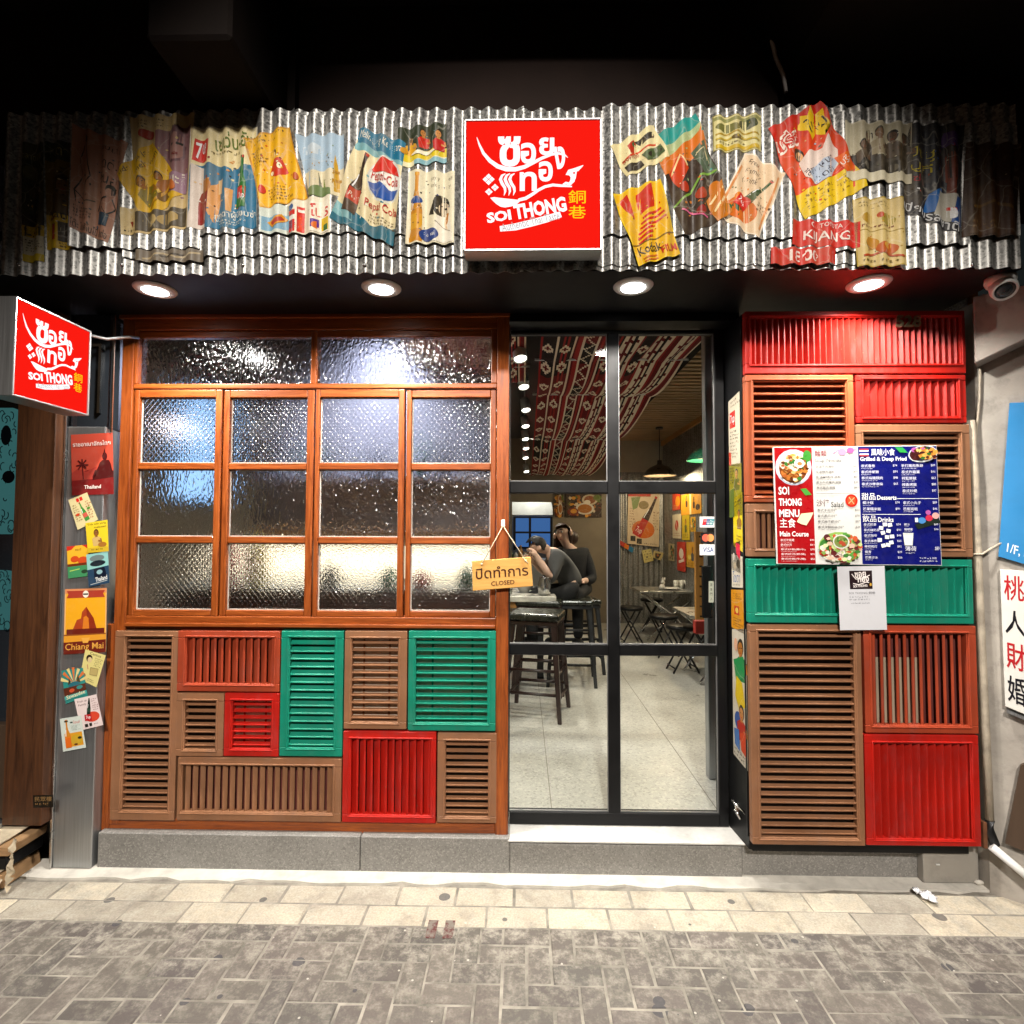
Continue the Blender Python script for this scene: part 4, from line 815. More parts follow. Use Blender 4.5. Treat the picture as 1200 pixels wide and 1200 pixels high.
# ================================================================== glass door
YD = .09
t = thing('door_surround', 'black lintel and jambs round the glass door', 'door surround', (.55, YD, 0))
xl = OX1+.002; q = rect(877, 365, 877, 990, YR); xrv = q[0]+.002
zl = W(720, 388, YD).z; zs = W(720, 968, YD).z
dxr = W(851, 680, YD).x
b = B(); b.box(xl, xrv+.02, -.01, YD+.06, zl+.01, SOF-.002); b.ob('lintel', M_BLACK, t)
b = B(); b.hexa([(dxr+.004, YD+.05, zs), (xrv+.004, YR+.045, zs), (xrv+.03, YR+.045, zs), (xrv+.03, YD+.05, zs), (dxr+.004, YD+.05, zl+.01), (xrv+.004, YR+.045, zl+.01), (xrv+.03, YR+.045, zl+.01), (xrv+.03, YD+.05, zl+.01)]); b.ob('jamb', M_BLACK, t)
b = B(); b.box(OX0, xrv+.9, .10, .14, OZ1+.026, SOF-.002); b.ob('header', M_BLACK, t)
b = B(); b.box(xl-.02, xl, .0, .16, zs, zl); b.ob('side_jamb', M_BLACK, t)
JA, JB = Vector((dxr+.0035, YD+.05, 0)), Vector((xrv+.0035, YR+.045, 0))
# door leaf
t = thing('glass_door', 'black framed glass door with six panes', 'door', (.5, YD, zs))
X = lambda x, y=660: W(x, y, YD).x; Z = lambda y: W(716, y, YD).z
xs = [xl+.003, X(596.8), X(712.5), X(726), X(840), dxr]
zz = [Z(390.5), Z(564), Z(577.5), Z(755.5), Z(768), Z(953), zs+.003]
b = B()
b.box(xs[2], xs[3], YD, YD+.045, zz[5], zz[0], .002); b.box(xs[4], xs[5], YD, YD+.045, zs+.003, zl+.005, .002)
b.box(xs[0], xs[4], YD, YD+.045, zz[0], zl+.005, .002); b.box(xs[0], xs[4], YD, YD+.045, zz[6], zz[5], .002)
for i in (1, 3):
    b.box(xs[0], xs[2], YD+.0008, YD+.044, zz[i+1], zz[i], .002); b.box(xs[3], xs[4], YD+.0008, YD+.044, zz[i+1], zz[i], .002)
b.box(xs[0], xs[1], YD+.0016, YD+.043, zz[5], zz[0], .001)
b.ob('frame', M_BLACK, t)
b = B()
for k in (0, 1):
    for i in (0, 2, 4):
        xa, xb, za, zb = xs[1+2*k], xs[2+2*k], zz[i+1], zz[i]
        for w_ in ((xa, xa+.004, za, zb), (xb-.004, xb, za, zb), (xa+.004, xb-.004, za, za+.004), (xa+.004, xb-.004, zb-.004, zb)): b.box(w_[0], w_[1], YD+.012, YD+.019, w_[2], w_[3])
b.ob('glazing_bead', mk('dull_aluminium', (.30, .30, .30), .4, .7, .1, 10, 0), t)
for k in (0, 1):
    for i in (0, 2, 4):
        b = B(); b.box(xs[1+2*k]-.002, xs[2+2*k]+.002, YD+.020, YD+.026, zz[i+1]-.002, zz[i]+.002); b.ob('pane', M_CLEAR, t)
# bolt at the foot of the jamb, chrome
p = W(866, 945, -.02); b = B(); b.tube([p+Vector((-.03, 0, .03)), p+Vector((-.028, -.02, .025)), p+Vector((.03, -.03, -.03))], .006, 6); b.tube([p+Vector((-.02, -.004, -.01)), p+Vector((.0, -.02, -.045))], .007, 6); b.box(p.x-.02, p.x+.0, p.y-.012, p.y, p.z-.03, p.z+.02, .003)
b.ob('floor_bolt', M_CHROME, t)
# lock, card stickers
a, c, u, v = rect(827, 664, 838.5, 726, YD-.012)
lk = B(); lk.box(a, c, YD+.028, YD+.05, u, v, .004, 2); lo_ = lk.ob('lock_case', M_BLACKG, t)
G2 = 'payment stickers on the door glass'
def stick(label, quad, bg, sh, Y=YD+.0185): return paper('sticker', label, 'sticker', quad, bg, sh, Y, G2, M_CARDPR)
stick('payment sticker with slanted red, blue and green bars on the door glass', [(820, 605.5), (839, 605.5), (839, 618), (820, 618)], 'f4f4f2', [('p', [(22, 22), (48, 22), (40, 80), (14, 80)], 'd02a34'), ('p', [(44, 22), (68, 22), (60, 80), (36, 80)], '1c4a86'), ('p', [(64, 22), (90, 22), (82, 80), (56, 80)], '14808a'), ('t', 'UnionPay', 26, 34, 84, 50, 'ffffff'), ('t', '银联', 42, 54, 80, 74, 'ffffff')])
stick('payment sticker with two overlapping red and orange discs on black', [(821, 624), (838.5, 624), (838.5, 636.5), (821, 636.5)], '17161a', [('e', 34, 50, 24, 36, 'd8604c'), ('e', 66, 50, 24, 36, 'e89a5c'), ('e', 50, 50, 9, 24, 'e07a50')])
stick('white payment sticker with blue VISA lettering', [(820, 638), (839, 638), (839, 650.5), (820, 650.5)], 'f2f4f6', [('t', 'VISA', 20, 26, 86, 74, '1a3f86', 0, .02)])
stick('white vertical instruction label on the black lock of the door', [(830.5, 681), (836.5, 681), (836.5, 706), (830.5, 706)], 'd8d4c4', [('t', k, 30, 10+i*22, 70, 24+i*22, K) for i, k in enumerate('請推門入')], YD+.0275)
# marble sill
a, c, u, v = rect(595, 982, 874, 989.5, -.045); zt = W(720, 968.5, YD-.0).z
t = thing('door_sill', 'worn white marble sill under the glass door', 'sill', (.5, 0, u))
b = B(); b.box(a, c, -.045, YD+.05, u+.004, zs-.001, .005, 2); b.ob('slab', M_MARBLE, t)

# posters on the black jamb between door and shutters
G3 = 'posters pasted down the black door jamb'
def jp(label, s0, s1, ya, yb, bg, sh, skew=0.):
    """s along the jamb 0 (door) .. 1 (street), pixel rows ya..yb at its middle"""
    jm = JA*(1-(s0+s1)/2)+JB*((s0+s1)/2); f = lambda y: WX(866, y, jm.x).z
    d = JB-JA; n = Vector((-abs(d.y), d.x if d.x < 0 else -d.x, 0)).normalized(); n = Vector((d.y, -d.x, 0)).normalized()
    if n.x > 0: n = -n
    P = lambda s, y: Vector((*(JA+d*s).xy, f(y)))+n*.001
    q4 = [P(s0, ya+skew), P(s1, ya), P(s1, yb+skew), P(s0, yb)]
    b = B(); b.c = lin(bg); b.face([p.copy() for p in q4]); drawing(b, q4, sh, n); finish_print(b)
    return tag(b.ob('poster', M_PRINT, None, recalc=False), label, 'poster', G3)
jp('torn cream and red poster at the top of the black door jamb', .36, .86, 458, 542, 'd8cfbc', [('r', 10, 20, 60, 44, 'c83c38'), ('t', '7up', 16, 24, 54, 40, 'ffffff'), ('rows', 10, 48, 90, 90, 8, K), ('r', 0, 80, 20, 100, 'c83c38'), ('rows', 20, 4, 90, 16, 2, K)], 6)
jp('olive green poster of a standing woman on the black door jamb', .36, .90, 543, 606, '8a8438', [('man', 60, 18, 9, 'b08a58', '5a5a24', '2a2010'), ('p', [(0, 50), (40, 46), (40, 100), (0, 100)], '5a6a34'), ('rows', 8, 6, 44, 40, 6, K)], -2)
jp('bright yellow poster with small brown print on the black door jamb', .52, .98, 576, 640, 'ecd22a', [('man', 54, 34, 8, 'a8743a', '8a6a2a', '4a2c14'), ('rows', 14, 8, 86, 22, 2, K), ('rows', 30, 74, 80, 92, 3, '6a5010')], 8)
jp('black poster with a red corner on the black door jamb', .40, .80, 634, 668, '181416', [('p', [(50, 0), (100, 10), (100, 60), (60, 40)], 'd8485a'), ('e', 30, 50, 10, 14, 'e0d8cc'), ('r', 26, 70, 56, 92, 'c8b8a0')], 4)
jp('cream poster with blue lettering on the black door jamb', .42, .90, 652, 690, 'e4dccc', [('t', 'โซดา', 12, 50, 74, 84, '2b62a8'), ('e', 60, 26, 16, 14, K), ('rows', 14, 88, 84, 98, 1, K)], -2)
jp('orange poster with a red emblem on the black door jamb', .38, .94, 690, 738, 'e0982c', [('r', 24, 40, 62, 62, 'c03a20'), ('e', 44, 51, 12, 7, 'f0d080'), ('rows', 14, 8, 86, 26, 3, '6a3a10'), ('rows', 14, 70, 86, 94, 4, '6a3a10')], 3)
jp('long many coloured comic poster at the foot of the black door jamb', .40, 1.0, 734, 888, 'd8d0c0', [('man', 60, 14, 7, 'b07a50', '2a7a4a', K), ('p', [(10, 24), (80, 20), (90, 34), (30, 42)], '2a8a50'), ('p', [(30, 36), (70, 40), (90, 56), (50, 62), (20, 52)], 'e0c030'), ('e', 40, 70, 26, 7, '3a5a9a'), ('man', 64, 62, 6, 'c08a60', 'b03028', K), ('p', [(50, 78), (94, 74), (98, 92), (60, 90)], 'c8503a'), ('p', [(10, 78), (46, 76), (50, 92), (16, 90)], '5a7ab0'), ('rows', 10, 92, 90, 99, 2, K), ('e', 30, 12, 12, 5, 'e8b8a0')], 6)

# ================================================================== closed sign
t = thing('closed_sign', 'small wooden closed sign in Thai and English hung on a cord from the door post', 'sign', W(590, 640, -.03))
q4 = [W(x, y, -.034) for x, y in ((553, 657.5), (622, 652.5), (624.5, 687), (554, 692.5))]
b = B(); b.hexa([*(q4[3-i]+(Vector((0, .012, 0)) if 0 else Vector()) for i in (0, 1)), *(q4[i]+Vector() for i in (1, 0)), *(q4[3-i]+Vector((0, .012, 0)) for i in (0, 1)), *(q4[i]+Vector((0, .012, 0)) for i in (1, 0))], .002); b.ob('board', M_SIGNW, t)
b = B(); drawing(b, q4, [('t', 'ปิดทำการ', 6, 24, 94, 62, '3a1206', 0, .008), ('t', 'CLOSED', 31, 73, 70, 88, '4a1a0a', 0, .012)], FRONT, .0003, 2); finish_print(b); b.ob('lettering', M_CARDPR, t, recalc=False)
hk = W(589.5, 616, -.02); l1 = W(564.5, 661, -.037); r1 = W(616, 657, -.037)
b = B(); b.tube([hk+Vector((0, -.012, 0)), hk*.5+l1*.5+Vector((0, -.006, -.002)), l1], .0021, 6); b.tube([hk+Vector((0, -.012, 0)), r1], .0021, 6); b.ball(l1, .006, 1); b.ball(r1, .006, 1); b.tube([r1, r1+Vector((-.012, -.003, .014))], .002, 5); b.tube([r1, r1+Vector((.012, -.003, -.012))], .002, 5); b.ob('cord', M_ROPE, t)
b = B(); h = W(589.5, 613, -.007); b.box(h.x-.009, h.x+.009, -.012, -.0065, h.z-.016, h.z+.016, .002); b.tube([(h.x, -.012, h.z), (h.x, -.028, h.z-.004), (h.x, -.03, h.z-.012), (h.x, -.022, h.z-.016)], .002, 6); b.ob('hook', M_WHITEM, t)

# ================================================================== menu board and notice
YM = YR-.022
qm = [W(x, y, YM) for x, y in ((906.5, 524), (1097.5, 522), (1104, 663), (911, 661))]
t = thing('menu_board', 'printed menu board in red, white and blue fixed over the shutters', 'menu board', W(1004, 592, YM))
b = B(); b.hexa([qm[3], qm[2], qm[1], qm[0], *(p+Vector((0, .012, 0)) for p in (qm[3], qm[2], qm[1], qm[0]))], .001); b.ob('panel', M_WHITEM, t)
WH = 'f4f4f4'; MN = [('r', .3, .4, 23.4, 99.4, 'a31218'), ('r', 23.4, .4, 51.8, 99.4, 'd6d5d1'), ('r', 51.8, .4, 99.6, 99.4, '11166a')]
MN += [('e', 11.8, 17.5, 11.2, 15.5, 'b8c4d6'), ('e', 11.8, 17.5, 10.2, 14.2, 'eef0f2'), ('e', 11.6, 18.5, 8.8, 12.4, '8a4a20'), ('e', 11, 22, 7, 7, 'c87a34'), ('e', 7.5, 13, 4, 5, 'e8dcc4'), ('e', 14.5, 9, 3.2, 4, 'd8e4a0'), ('e', 17.5, 14, 3, 5, '2f6a2a'), ('e', 14.2, 14.8, 3.6, 4.2, 'f0ece0'), ('e', 14.4, 14.6, 1.6, 1.6, 'd87a6a'), ('e', 20.4, 8, 2.6, 5, '3c8a34'), ('l', [(6, 20), (11, 25), (17, 22)], 1, 'e8b060'), ('l', [(7, 24), (12, 20), (16, 26)], .9, '5a2c14'),
       ('t', 'SOI', 2, 34, 8.6, 41, WH, 0, .03), ('t', 'THONG', 2, 44, 16, 50.5, WH, 0, .03), ('t', 'MENU', 2, 53.5, 14.5, 60, WH, 0, .03), ('t', '主食', 2.2, 61, 12, 69, WH, 0, .006), ('t', 'Main Course', 2, 72, 19.6, 76.5, WH, 0, .02),
       ('p', [(15.5, 36), (19, 35.5), (22.4, 41), (18.5, 41.5)], '4a9a3c'), ('p', [(12.6, 64), (15.5, 57), (23, 56), (21.5, 60.5), (18.5, 67), (15.5, 66)], 'e8e0b8'), ('rows', 2, 78.5, 16, 98, 5, 'f0e4e4'), ('rows', 20.5, 78.5, 23, 98, 5, 'f0e4e4')]
MN += [('t', '麵類', 25, 3, 32.5, 8.5, '8a2430', 0, .004), ('t', 'Soup Noodle', 25, 10.5, 41.5, 14, '3a3a3a', 0, 0), ('l', [(36, 6), (40, 3), (45, 5), (51, 2)], .8, 'c878a8'), ('e', 42, 4.6, 2.4, 3, 'd890b8'), ('e', 47, 3.4, 2.2, 2.6, 'b8609a'), ('rows', 25, 16, 44, 38, 5, '3c3434'), ('rows', 48, 16, 51, 38, 5, '3c3434'), ('l', [(25, 40), (50, 40)], .35, '9a9a9a'),
       ('t', '沙律', 25, 45, 33, 51, '5a2a34', 0, .002), ('t', 'Salad', 34, 47, 41.5, 51.5, '3a3a3a', 0, .004), ('e', 46.5, 46, 3.8, 5.4, 'c8281c'), ('e', 46.5, 46, 2.6, 3.8, 'e0502c'), ('l', [(45, 43), (48, 49)], .7, 'f0b080'), ('l', [(48.4, 43.4), (44.6, 48.6)], .7, 'f0b080'), ('rows', 25, 53, 43, 72, 4, '3c3434'), ('rows', 48, 53, 51, 72, 4, '3c3434'),
       ('e', 38, 85.5, 13.2, 13.4, 'c8ccc4'), ('e', 38, 85, 12.6, 12.6, '8fb45a'), ('e', 31, 84, 5, 6, '3f7a34'), ('e', 45, 86, 5, 6, 'c8d890'), ('e', 44, 79, 4, 3.4, 'e8b8a0'), ('e', 33, 92, 4, 3, 'e8d8c8'), ('e', 42, 94, 6, 2.4, 'c85a34'), ('e', 28.5, 90, 3, 3, 'd04a34'), ('e', 37.6, 80.4, 5.2, 6.2, 'd8d8d0'), ('e', 37.6, 80.4, 4.4, 5.2, '7a8a4a'), ('e', 37, 80, 2, 2.4, '4a7a34'), ('e', 38.6, 90, 3, 3.4, 'efe6dc'), ('e', 30.6, 77, 2, 2.6, '5a2a2c'), ('e', 47, 92, 3, 3, '5a9a44')]
MN += [('r', 52.4, 2.2, 58, 3.6, 'b83040'), ('r', 52.4, 3.6, 58, 4.6, WH), ('r', 52.4, 4.6, 58, 6.4, '2a2a7a'), ('r', 52.4, 6.4, 58, 7.4, WH), ('r', 52.4, 7.4, 58, 8.6, 'b83040'), ('t', '風味小食', 59.5, 2.2, 74, 8.2, WH, 0, .006), ('t', 'Grilled & Deep Fried', 52.6, 9.2, 81, 13.6, WH, 0, .02),
       ('p', [(74, 1), (79, 1.4), (82, 6), (77, 5.6)], '2f9a4a'), ('e', 91, 7, 9, 7, 'c8ccd0', -8), ('e', 91, 6.8, 8.2, 6, '30343c', -8), ('e', 86.4, 8.4, 3.2, 4.2, '4a2020'), ('e', 92, 5, 2.6, 3, 'e0a048'), ('e', 95, 6.8, 2.6, 3, 'd8903c'), ('e', 92.4, 9, 2.4, 2.6, 'e8b058'), ('e', 86, 3.6, 2, 2, 'b05aa0'),
       ('rows', 52.6, 15.6, 70, 36, 4, 'd8d8ec'), ('rows', 72.6, 15.6, 74.6, 32, 3, 'd8d8ec'), ('rows', 77, 15.6, 92, 42, 5, 'd8d8ec'), ('rows', 95, 15.6, 98, 42, 5, 'd8d8ec'),
       ('t', '甜品', 52.6, 39.6, 61, 45.4, WH, 0, .006), ('t', 'Desserts', 62, 41.6, 73.8, 45.4, WH, 0, .02), ('l', [(74, 44.4), (98.8, 44.4)], .4, WH), ('rows', 52.6, 46.6, 62, 57, 2, 'd8d8ec'), ('rows', 72.4, 46.6, 75, 57, 2, 'd8d8ec'), ('rows', 77, 46.6, 92, 57, 2, 'd8d8ec'), ('rows', 95, 46.6, 98, 57, 2, 'd8d8ec'), ('l', [(52.6, 57.6), (88, 57.6)], .4, WH),
       ('t', '飲品', 52.6, 58.4, 61, 64, WH, 0, .006), ('t', 'Drinks', 62, 60, 71.4, 64, WH, 0, .02), ('rows', 52.6, 65, 62, 97, 7, 'd8d8ec'), ('rows', 72.4, 65, 75, 97, 7, 'd8d8ec'), ('rows', 77, 65, 92, 72, 2, 'd8d8ec'), ('rows', 77, 83, 92, 90, 2, 'd8d8ec'), ('rows', 95, 65, 98, 90, 5, 'd8d8ec'),
       ('p', [(84, 66), (98.6, 60), (100, 64.4), (86, 70)], '202a24'), ('e', 88.6, 62.6, 2.4, 2.6, '4a8ac8'), ('e', 93, 60.6, 2.2, 2.6, 'c8304a'), ('e', 97, 58.6, 2.2, 2.6, 'e0a8a0'), ('e', 92.6, 56, 1.6, 2, 'b05aa0'), ('r', 84.4, 60.4, 86.2, 64, WH)]
for u, v in ((66, 66), (69, 66.4), (63.6, 69), (68, 71.4), (64.6, 73), (67, 76.6), (70, 76), (62.4, 79), (69.4, 81), (64.6, 83.6), (67.4, 83)): MN.append(('r', u-1.3, v-1.5, u+1.3, v+1.5, WH, (u*7) % 30-15))
MN += [('p', [(76.6, 73), (83, 73), (82.2, 83.4), (77.4, 83.4)], 'd8dcd8'), ('p', [(77, 75), (82.6, 75), (82, 83), (77.6, 83)], 'eef0ec'), ('rows', 86, 93, 98, 98, 2, 'd8d8ec')]
def lines(u0, v0, u1, v1, words, col, price=None):
    n = len(words); h = (v1-v0)/n; o = []
    for k, w_ in enumerate(words):
        y = v0+k*h; o.append(('t', w_, u0, y, min(u1, u0+len(w_)*h*.42), y+h*.50, col, 0, .004)); o.append(('rows', u0, y+h*.62, u0+len(w_)*h*.34, y+h*.86, 1, col))
        if price: o.append(('t', '$'+str(38+(k*17+int(u0)*3) % 60), price, y+.02*h, price+2.6, y+h*.44, col, 0, 0))
    return o
MN = [m for m in MN if not (m[0] == 'rows' and m[2] < 92)]
DK, LT = '3c3434', 'e4e4f2'; F_ = lambda *a: ['泰式'+x for x in a]
MN += lines(2, 78.5, 17, 98.5, F_('海南雞', '炒河', '炒飯(雞/牛)', '炒河(蝦/豬)', '炒飯(牛/豬)'), 'f0e4e4', 20)+lines(25, 16, 46, 38.5, ['生油牛肉湯粉', '生油豬肉湯粉', '生油M9和牛湯粉', '東北牛肉豬肉湯麵', '東北豬肉湯麵'], DK, 48)
MN += lines(25, 53, 46, 72, F_('木瓜沙律', '鳳爪沙律', '柚子蝦沙律', '海鮮粉絲沙律'), DK, 48)+lines(52.6, 15.6, 70, 36, F_('春卷', '炸蝦餅', '燒豬頸肉', '沙嗲串燒'), LT, 72)+lines(77, 15.6, 93, 42, ['手打豬肉魚餅', '泰式炸雞翼', '椒鹽鮮魷', '鹹香烤雞', '泰式炒蜆'], LT, 95)
MN += lines(52.6, 46.6, 64, 57, ['椰汁糕', '芒果糯米飯'], LT, 72.4)+lines(77, 46.6, 92, 57, ['泰式小丸子', '芭蕉班戟'], LT, 95)+lines(52.6, 65, 62, 97, F_('奶茶', '綠奶茶', '咖啡', '檸檬茶')+['檸檬梳打', '椰青', '芒果沙冰'], LT, 72.4)+lines(77, 65, 84, 73, ['椰汁', '龍眼蜜'], LT, 95)+lines(77, 84, 90, 92, ['薄荷'], LT, 95)
MN += [('scat', 11.6, 18.5, 8.2, 11.4, 60, ['8a4a20', 'c87a34', '5a2c14', 'e0b070', '3c7a34', 'efe6d0', 'a85a28', 'd8a050'], 2.2), ('e', 14.4, 14.6, 3.2, 3.8, 'f2ece0'), ('e', 14.6, 14.8, 1.5, 1.6, 'e0804a'), ('scat', 38, 86, 11.6, 11.4, 90, ['8fb45a', '3f7a34', 'c8d890', 'e8b8a0', 'e8e0d0', 'c85a34', '5a9a44', 'd8e4a8', '6a2c2c'], 2.6), ('e', 37.6, 80.6, 5.0, 6.0, 'd8d8d0'), ('e', 37.6, 80.6, 4.2, 5.0, '7a8a4a'), ('scat', 37.6, 80.6, 3.4, 4, 14, ['4a7a34', 'a0a860', 'c8b070', 'b04a30'], 1.6), ('scat', 91, 6.8, 7, 4.6, 30, ['e0a048', 'd8903c', '4a2020', '5a2a1c', 'e8c070', 'b05aa0', '3c6a2c'], 2.)]
b = B(); drawing(b, qm, MN, FRONT, .00006, 4); finish_print(b); b.ob('print', M_BOARDPR, t, recalc=False)
nm = paper('notice', 'white paper notice with a dark logo hanging below the menu board', 'notice', [(981, 664), (1036.5, 663), (1039.5, 738), (984.5, 738.5)], 'cfcfd4', [
    ('r', 25, 7, 73, 36, '241418'), ('t', 'ซอย', 36, 9, 60, 18, 'efe6e2', -4, .03), ('t', 'ทอง', 42, 17, 66, 25, 'efe6e2', -4, .03), ('l', [(30, 12), (38, 20), (52, 20), (68, 14)], 1.4, 'efe6e2'), ('l', [(32, 27), (44, 29), (60, 25), (66, 26)], 1.4, 'efe6e2'), ('t', 'SOI THONG', 32, 29, 62, 33, 'efe6e2', -4, .03), ('e', 69, 29, 2.4, 2.4, 'c89a3c'), ('t', 'SOI THONG 銅巷', 22, 40, 78, 44, '6a6a70'), ('rows', 22, 47, 78, 55, 2, '85858c'), ('rows', 26, 57, 76, 60, 1, '606068')], YM-.006, None, M_CARDPR)

# ================================================================== left side: steel cladding, postcards, neighbour
YL = -.05
a, c, z0, z1 = rect(73, 500, 122, 1012, YL); x0 = W(80, 560, YL).x; x1 = W(131, 560, YL).x
t = thing('steel_pillar', 'grey brushed steel clad pillar with postcards, left of the wooden window', 'pillar', ((x0+x1)/2, YL, 0))
b = B(); b.box(x0-.01, OX0-.03, YL, .1, .012, W(100, 500, YL).z, .003); b.ob('cladding', M_STEEL, t)
b = B(); b.box(x0-.022, x0-.0105, YL-.008, .1, .012, W(100, 340, YL).z, .002); b.ob('corner_trim', M_CHROME, t)
zg = W(100, 502, YL).z; zg1 = SOF-.01
M_DGLASS = mk('dark_reflective_glass', (.02, .024, .03), .06, 0, .1, 3, 0, 50, (1, 1, 1), 0, 0, .8)
b = B(); b.box(x0-.005, OX0-.03, YL+.01, .1, zg, zg1); b.ob('upper_glass', M_DGLASS, t)
b = B(); p = W(118, 403, YL); q_ = W(120, 484, YL); b.box(p.x-.006, p.x+.006, YL-.003, YL+.012, q_.z, p.z); b.box(x0+.04, p.x-.006, YL-.002, YL+.012, p.z-.012, p.z); b.ob('inner_frame', M_CHROME, t)
b = B(); p = W(133, 440, YL); b.box(p.x-.004, p.x+.004, YL-.006, YL+.0, zg-.02, zg1); b.ob('edge_strip', M_CHROME, t)
G4 = 'postcards stuck on the steel pillar'; YP = YL-.002
def pc(label, quad, bg, sh, lay=0, edge=None): return paper('postcard', label, 'postcard', quad, bg, sh, YP-.0018*lay, G4, M_CARDPR, None, None, edge)
pc('red poster card of a seated statue and a palm, topmost on the steel pillar', [(83, 509.5), (132, 507), (133.5, 579), (84.5, 580.5)], 'c04a38', [
    ('p', [(0, 74), (20, 62), (50, 58), (70, 70), (100, 62), (100, 100), (0, 100)], '7a1c1c'), ('p', [(0, 64), (16, 56), (34, 62), (60, 54), (60, 74), (0, 76)], 'a83a30'), ('p', [(50, 70), (56, 60), (66, 60), (68, 48), (74, 44), (90, 44), (94, 50), (94, 60), (100, 62), (100, 72), (50, 76)], '4a1414'), ('e', 80, 38, 6, 6.5, '4a1414'), ('p', [(77, 34), (80, 25), (83, 34)], '4a1414'), ('l', [(28, 74), (26, 50)], 1.6, '5a1818'), *[('l', [(26, 50), (26+dx, 50+dy)], 2.2, '5a1818') for dx, dy in ((-14, 2), (-10, -7), (0, -9), (10, -7), (15, 1), (10, 6), (-9, 7))],
    ('t', 'ราชอาณาจักรไทย', 5, 12, 95, 20, 'f0e4dc', -1, .01), ('t', 'Thailand', 30, 84, 70, 90, 'f4ece4', -1, .01)])
pc('cream card with a green bottle and red squares, tilted, below the red card', [(80, 586), (102, 577), (115, 609), (91, 621)], 'd6c896', [('r', 36, 6, 50, 18, RED), ('r', 54, 6, 68, 18, RED), ('bottle', 52, 20, 86, 11, '3f8a3a', 'c85a4a', -6), ('rows', 8, 22, 36, 80, 8, '8a6a3a'), ('rows', 70, 24, 92, 86, 8, 'b0503a'), ('e', 22, 56, 10, 4, 'c8401c'), ('e', 80, 50, 8, 4, '5a8a3a')], 1)
pc('yellow card of a man playing an instrument on the steel pillar', [(100, 613), (126, 609), (127.5, 646), (103, 648)], 'e0c22a', [('t', 'Tida ada yang', 8, 4, 92, 12, K), ('t', 'melawan', 38, 15, 92, 22, K), ('man', 46, 36, 12, '8a5a2a', 'c8a868', '4a2c14'), ('e', 72, 76, 20, 8, 'a06a28'), ('r', 0, 84, 100, 100, 'c8a828'), ('rows', 16, 88, 84, 97, 1, K)], 2)
pc('orange and green card of a village on the water', [(78, 640.5), (104, 638), (102.5, 675), (80, 678)], 'e6b02c', [('p', [(0, 0), (40, 0), (20, 12), (0, 14)], 'c83020'), ('p', [(70, 0), (100, 0), (100, 14)], 'c83020'), ('e', 36, 42, 20, 10, 'c8481c'), ('e', 74, 48, 24, 12, 'c84a20'), ('r', 0, 56, 100, 64, '6a2c14'), ('r', 0, 64, 100, 100, '3f8a5a'), ('l', [(10, 78), (60, 74)], 3, 'a8c860'), ('e', 84, 84, 16, 6, '28402c'), ('t', 'กระบี่', 40, 8, 66, 16, '6a3010')], 1)
pc('teal and navy card with white script reading Thailand', [(101, 650), (126.5, 646), (128.5, 683), (104, 688)], '8ac0bc', [('e', 48, 16, 34, 10, '6a7a7a'), ('e', 50, 32, 36, 9, '14202a'), ('p', [(0, 48), (100, 44), (100, 100), (0, 100)], '26405a'), ('p', [(30, 48), (80, 46), (90, 78), (30, 80)], '10182a'), ('e', 56, 60, 14, 7, '8ab0b8'), ('t', 'Thailand', 34, 74, 90, 88, 'f2f2ee', -4, .01), ('l', [(10, 94), (90, 90)], 1.4, 'd0d8d8')], 2)
pc('orange travel card of a temple lettered Chiang Mai', [(76.5, 690.5), (125, 689), (124, 764), (74.5, 767)], 'eaa620', [('r', 0, 0, 100, 7, 'd88a5a'), ('p', [(4, 3), (96, 3), (92, 8), (96, 14), (4, 14), (8, 8)], 'a83a2a'), ('e', 50, 8.5, 7, 5.5, 'f2e8d8'), ('r', 44, 7.4, 56, 9.6, K), ('p', [(20, 64), (30, 48), (40, 46), (42, 36), (52, 28), (62, 38), (70, 46), (78, 64)], 'a8401c'), ('p', [(52, 28), (62, 38), (70, 46), (78, 64), (56, 64)], '8a2c14'), ('p', [(42, 78), (46, 44), (52, 42), (58, 46), (62, 78)], 'd87a20'), ('r', 6, 62, 96, 70, '6a2014'), ('r', 0, 70, 100, 78, '8a4a20'), ('r', 0, 78, 100, 100, '6a2014'), ('p', [(0, 72), (100, 72), (100, 80), (0, 82)], 'e0982c'), ('p', [(42, 76), (62, 76), (58, 84), (46, 84)], 'e8a848'), ('t', 'Chiang Mai', 4, 84, 95, 97, 'e8a848', 0, .004)], 0, 'e8b070')
pc('pale yellow card with a drawing of a lady, tilted on the steel pillar', [(100, 761), (124, 768), (113, 805.5), (93, 796)], 'dccf86', [('t', 'Cantus', 26, 3, 80, 11, K, 2), ('e', 28, 24, 15, 12, '241810'), ('e', 32, 28, 11, 9, 'd8c090'), ('rows', 56, 16, 94, 44, 5, '5a4a2a'), ('p', [(44, 50), (84, 46), (86, 68), (48, 72)], 'b8a468'), ('l', [(44, 50), (84, 46), (86, 68), (48, 72), (44, 50)], 1.4, '6a5a30'), ('e', 20, 82, 10, 8, '8a6a4a'), ('rows', 42, 84, 84, 95, 2, '3a2c1a'), ('l', [(26, 44), (34, 58)], 2.4, 'b06a5a')], 1)
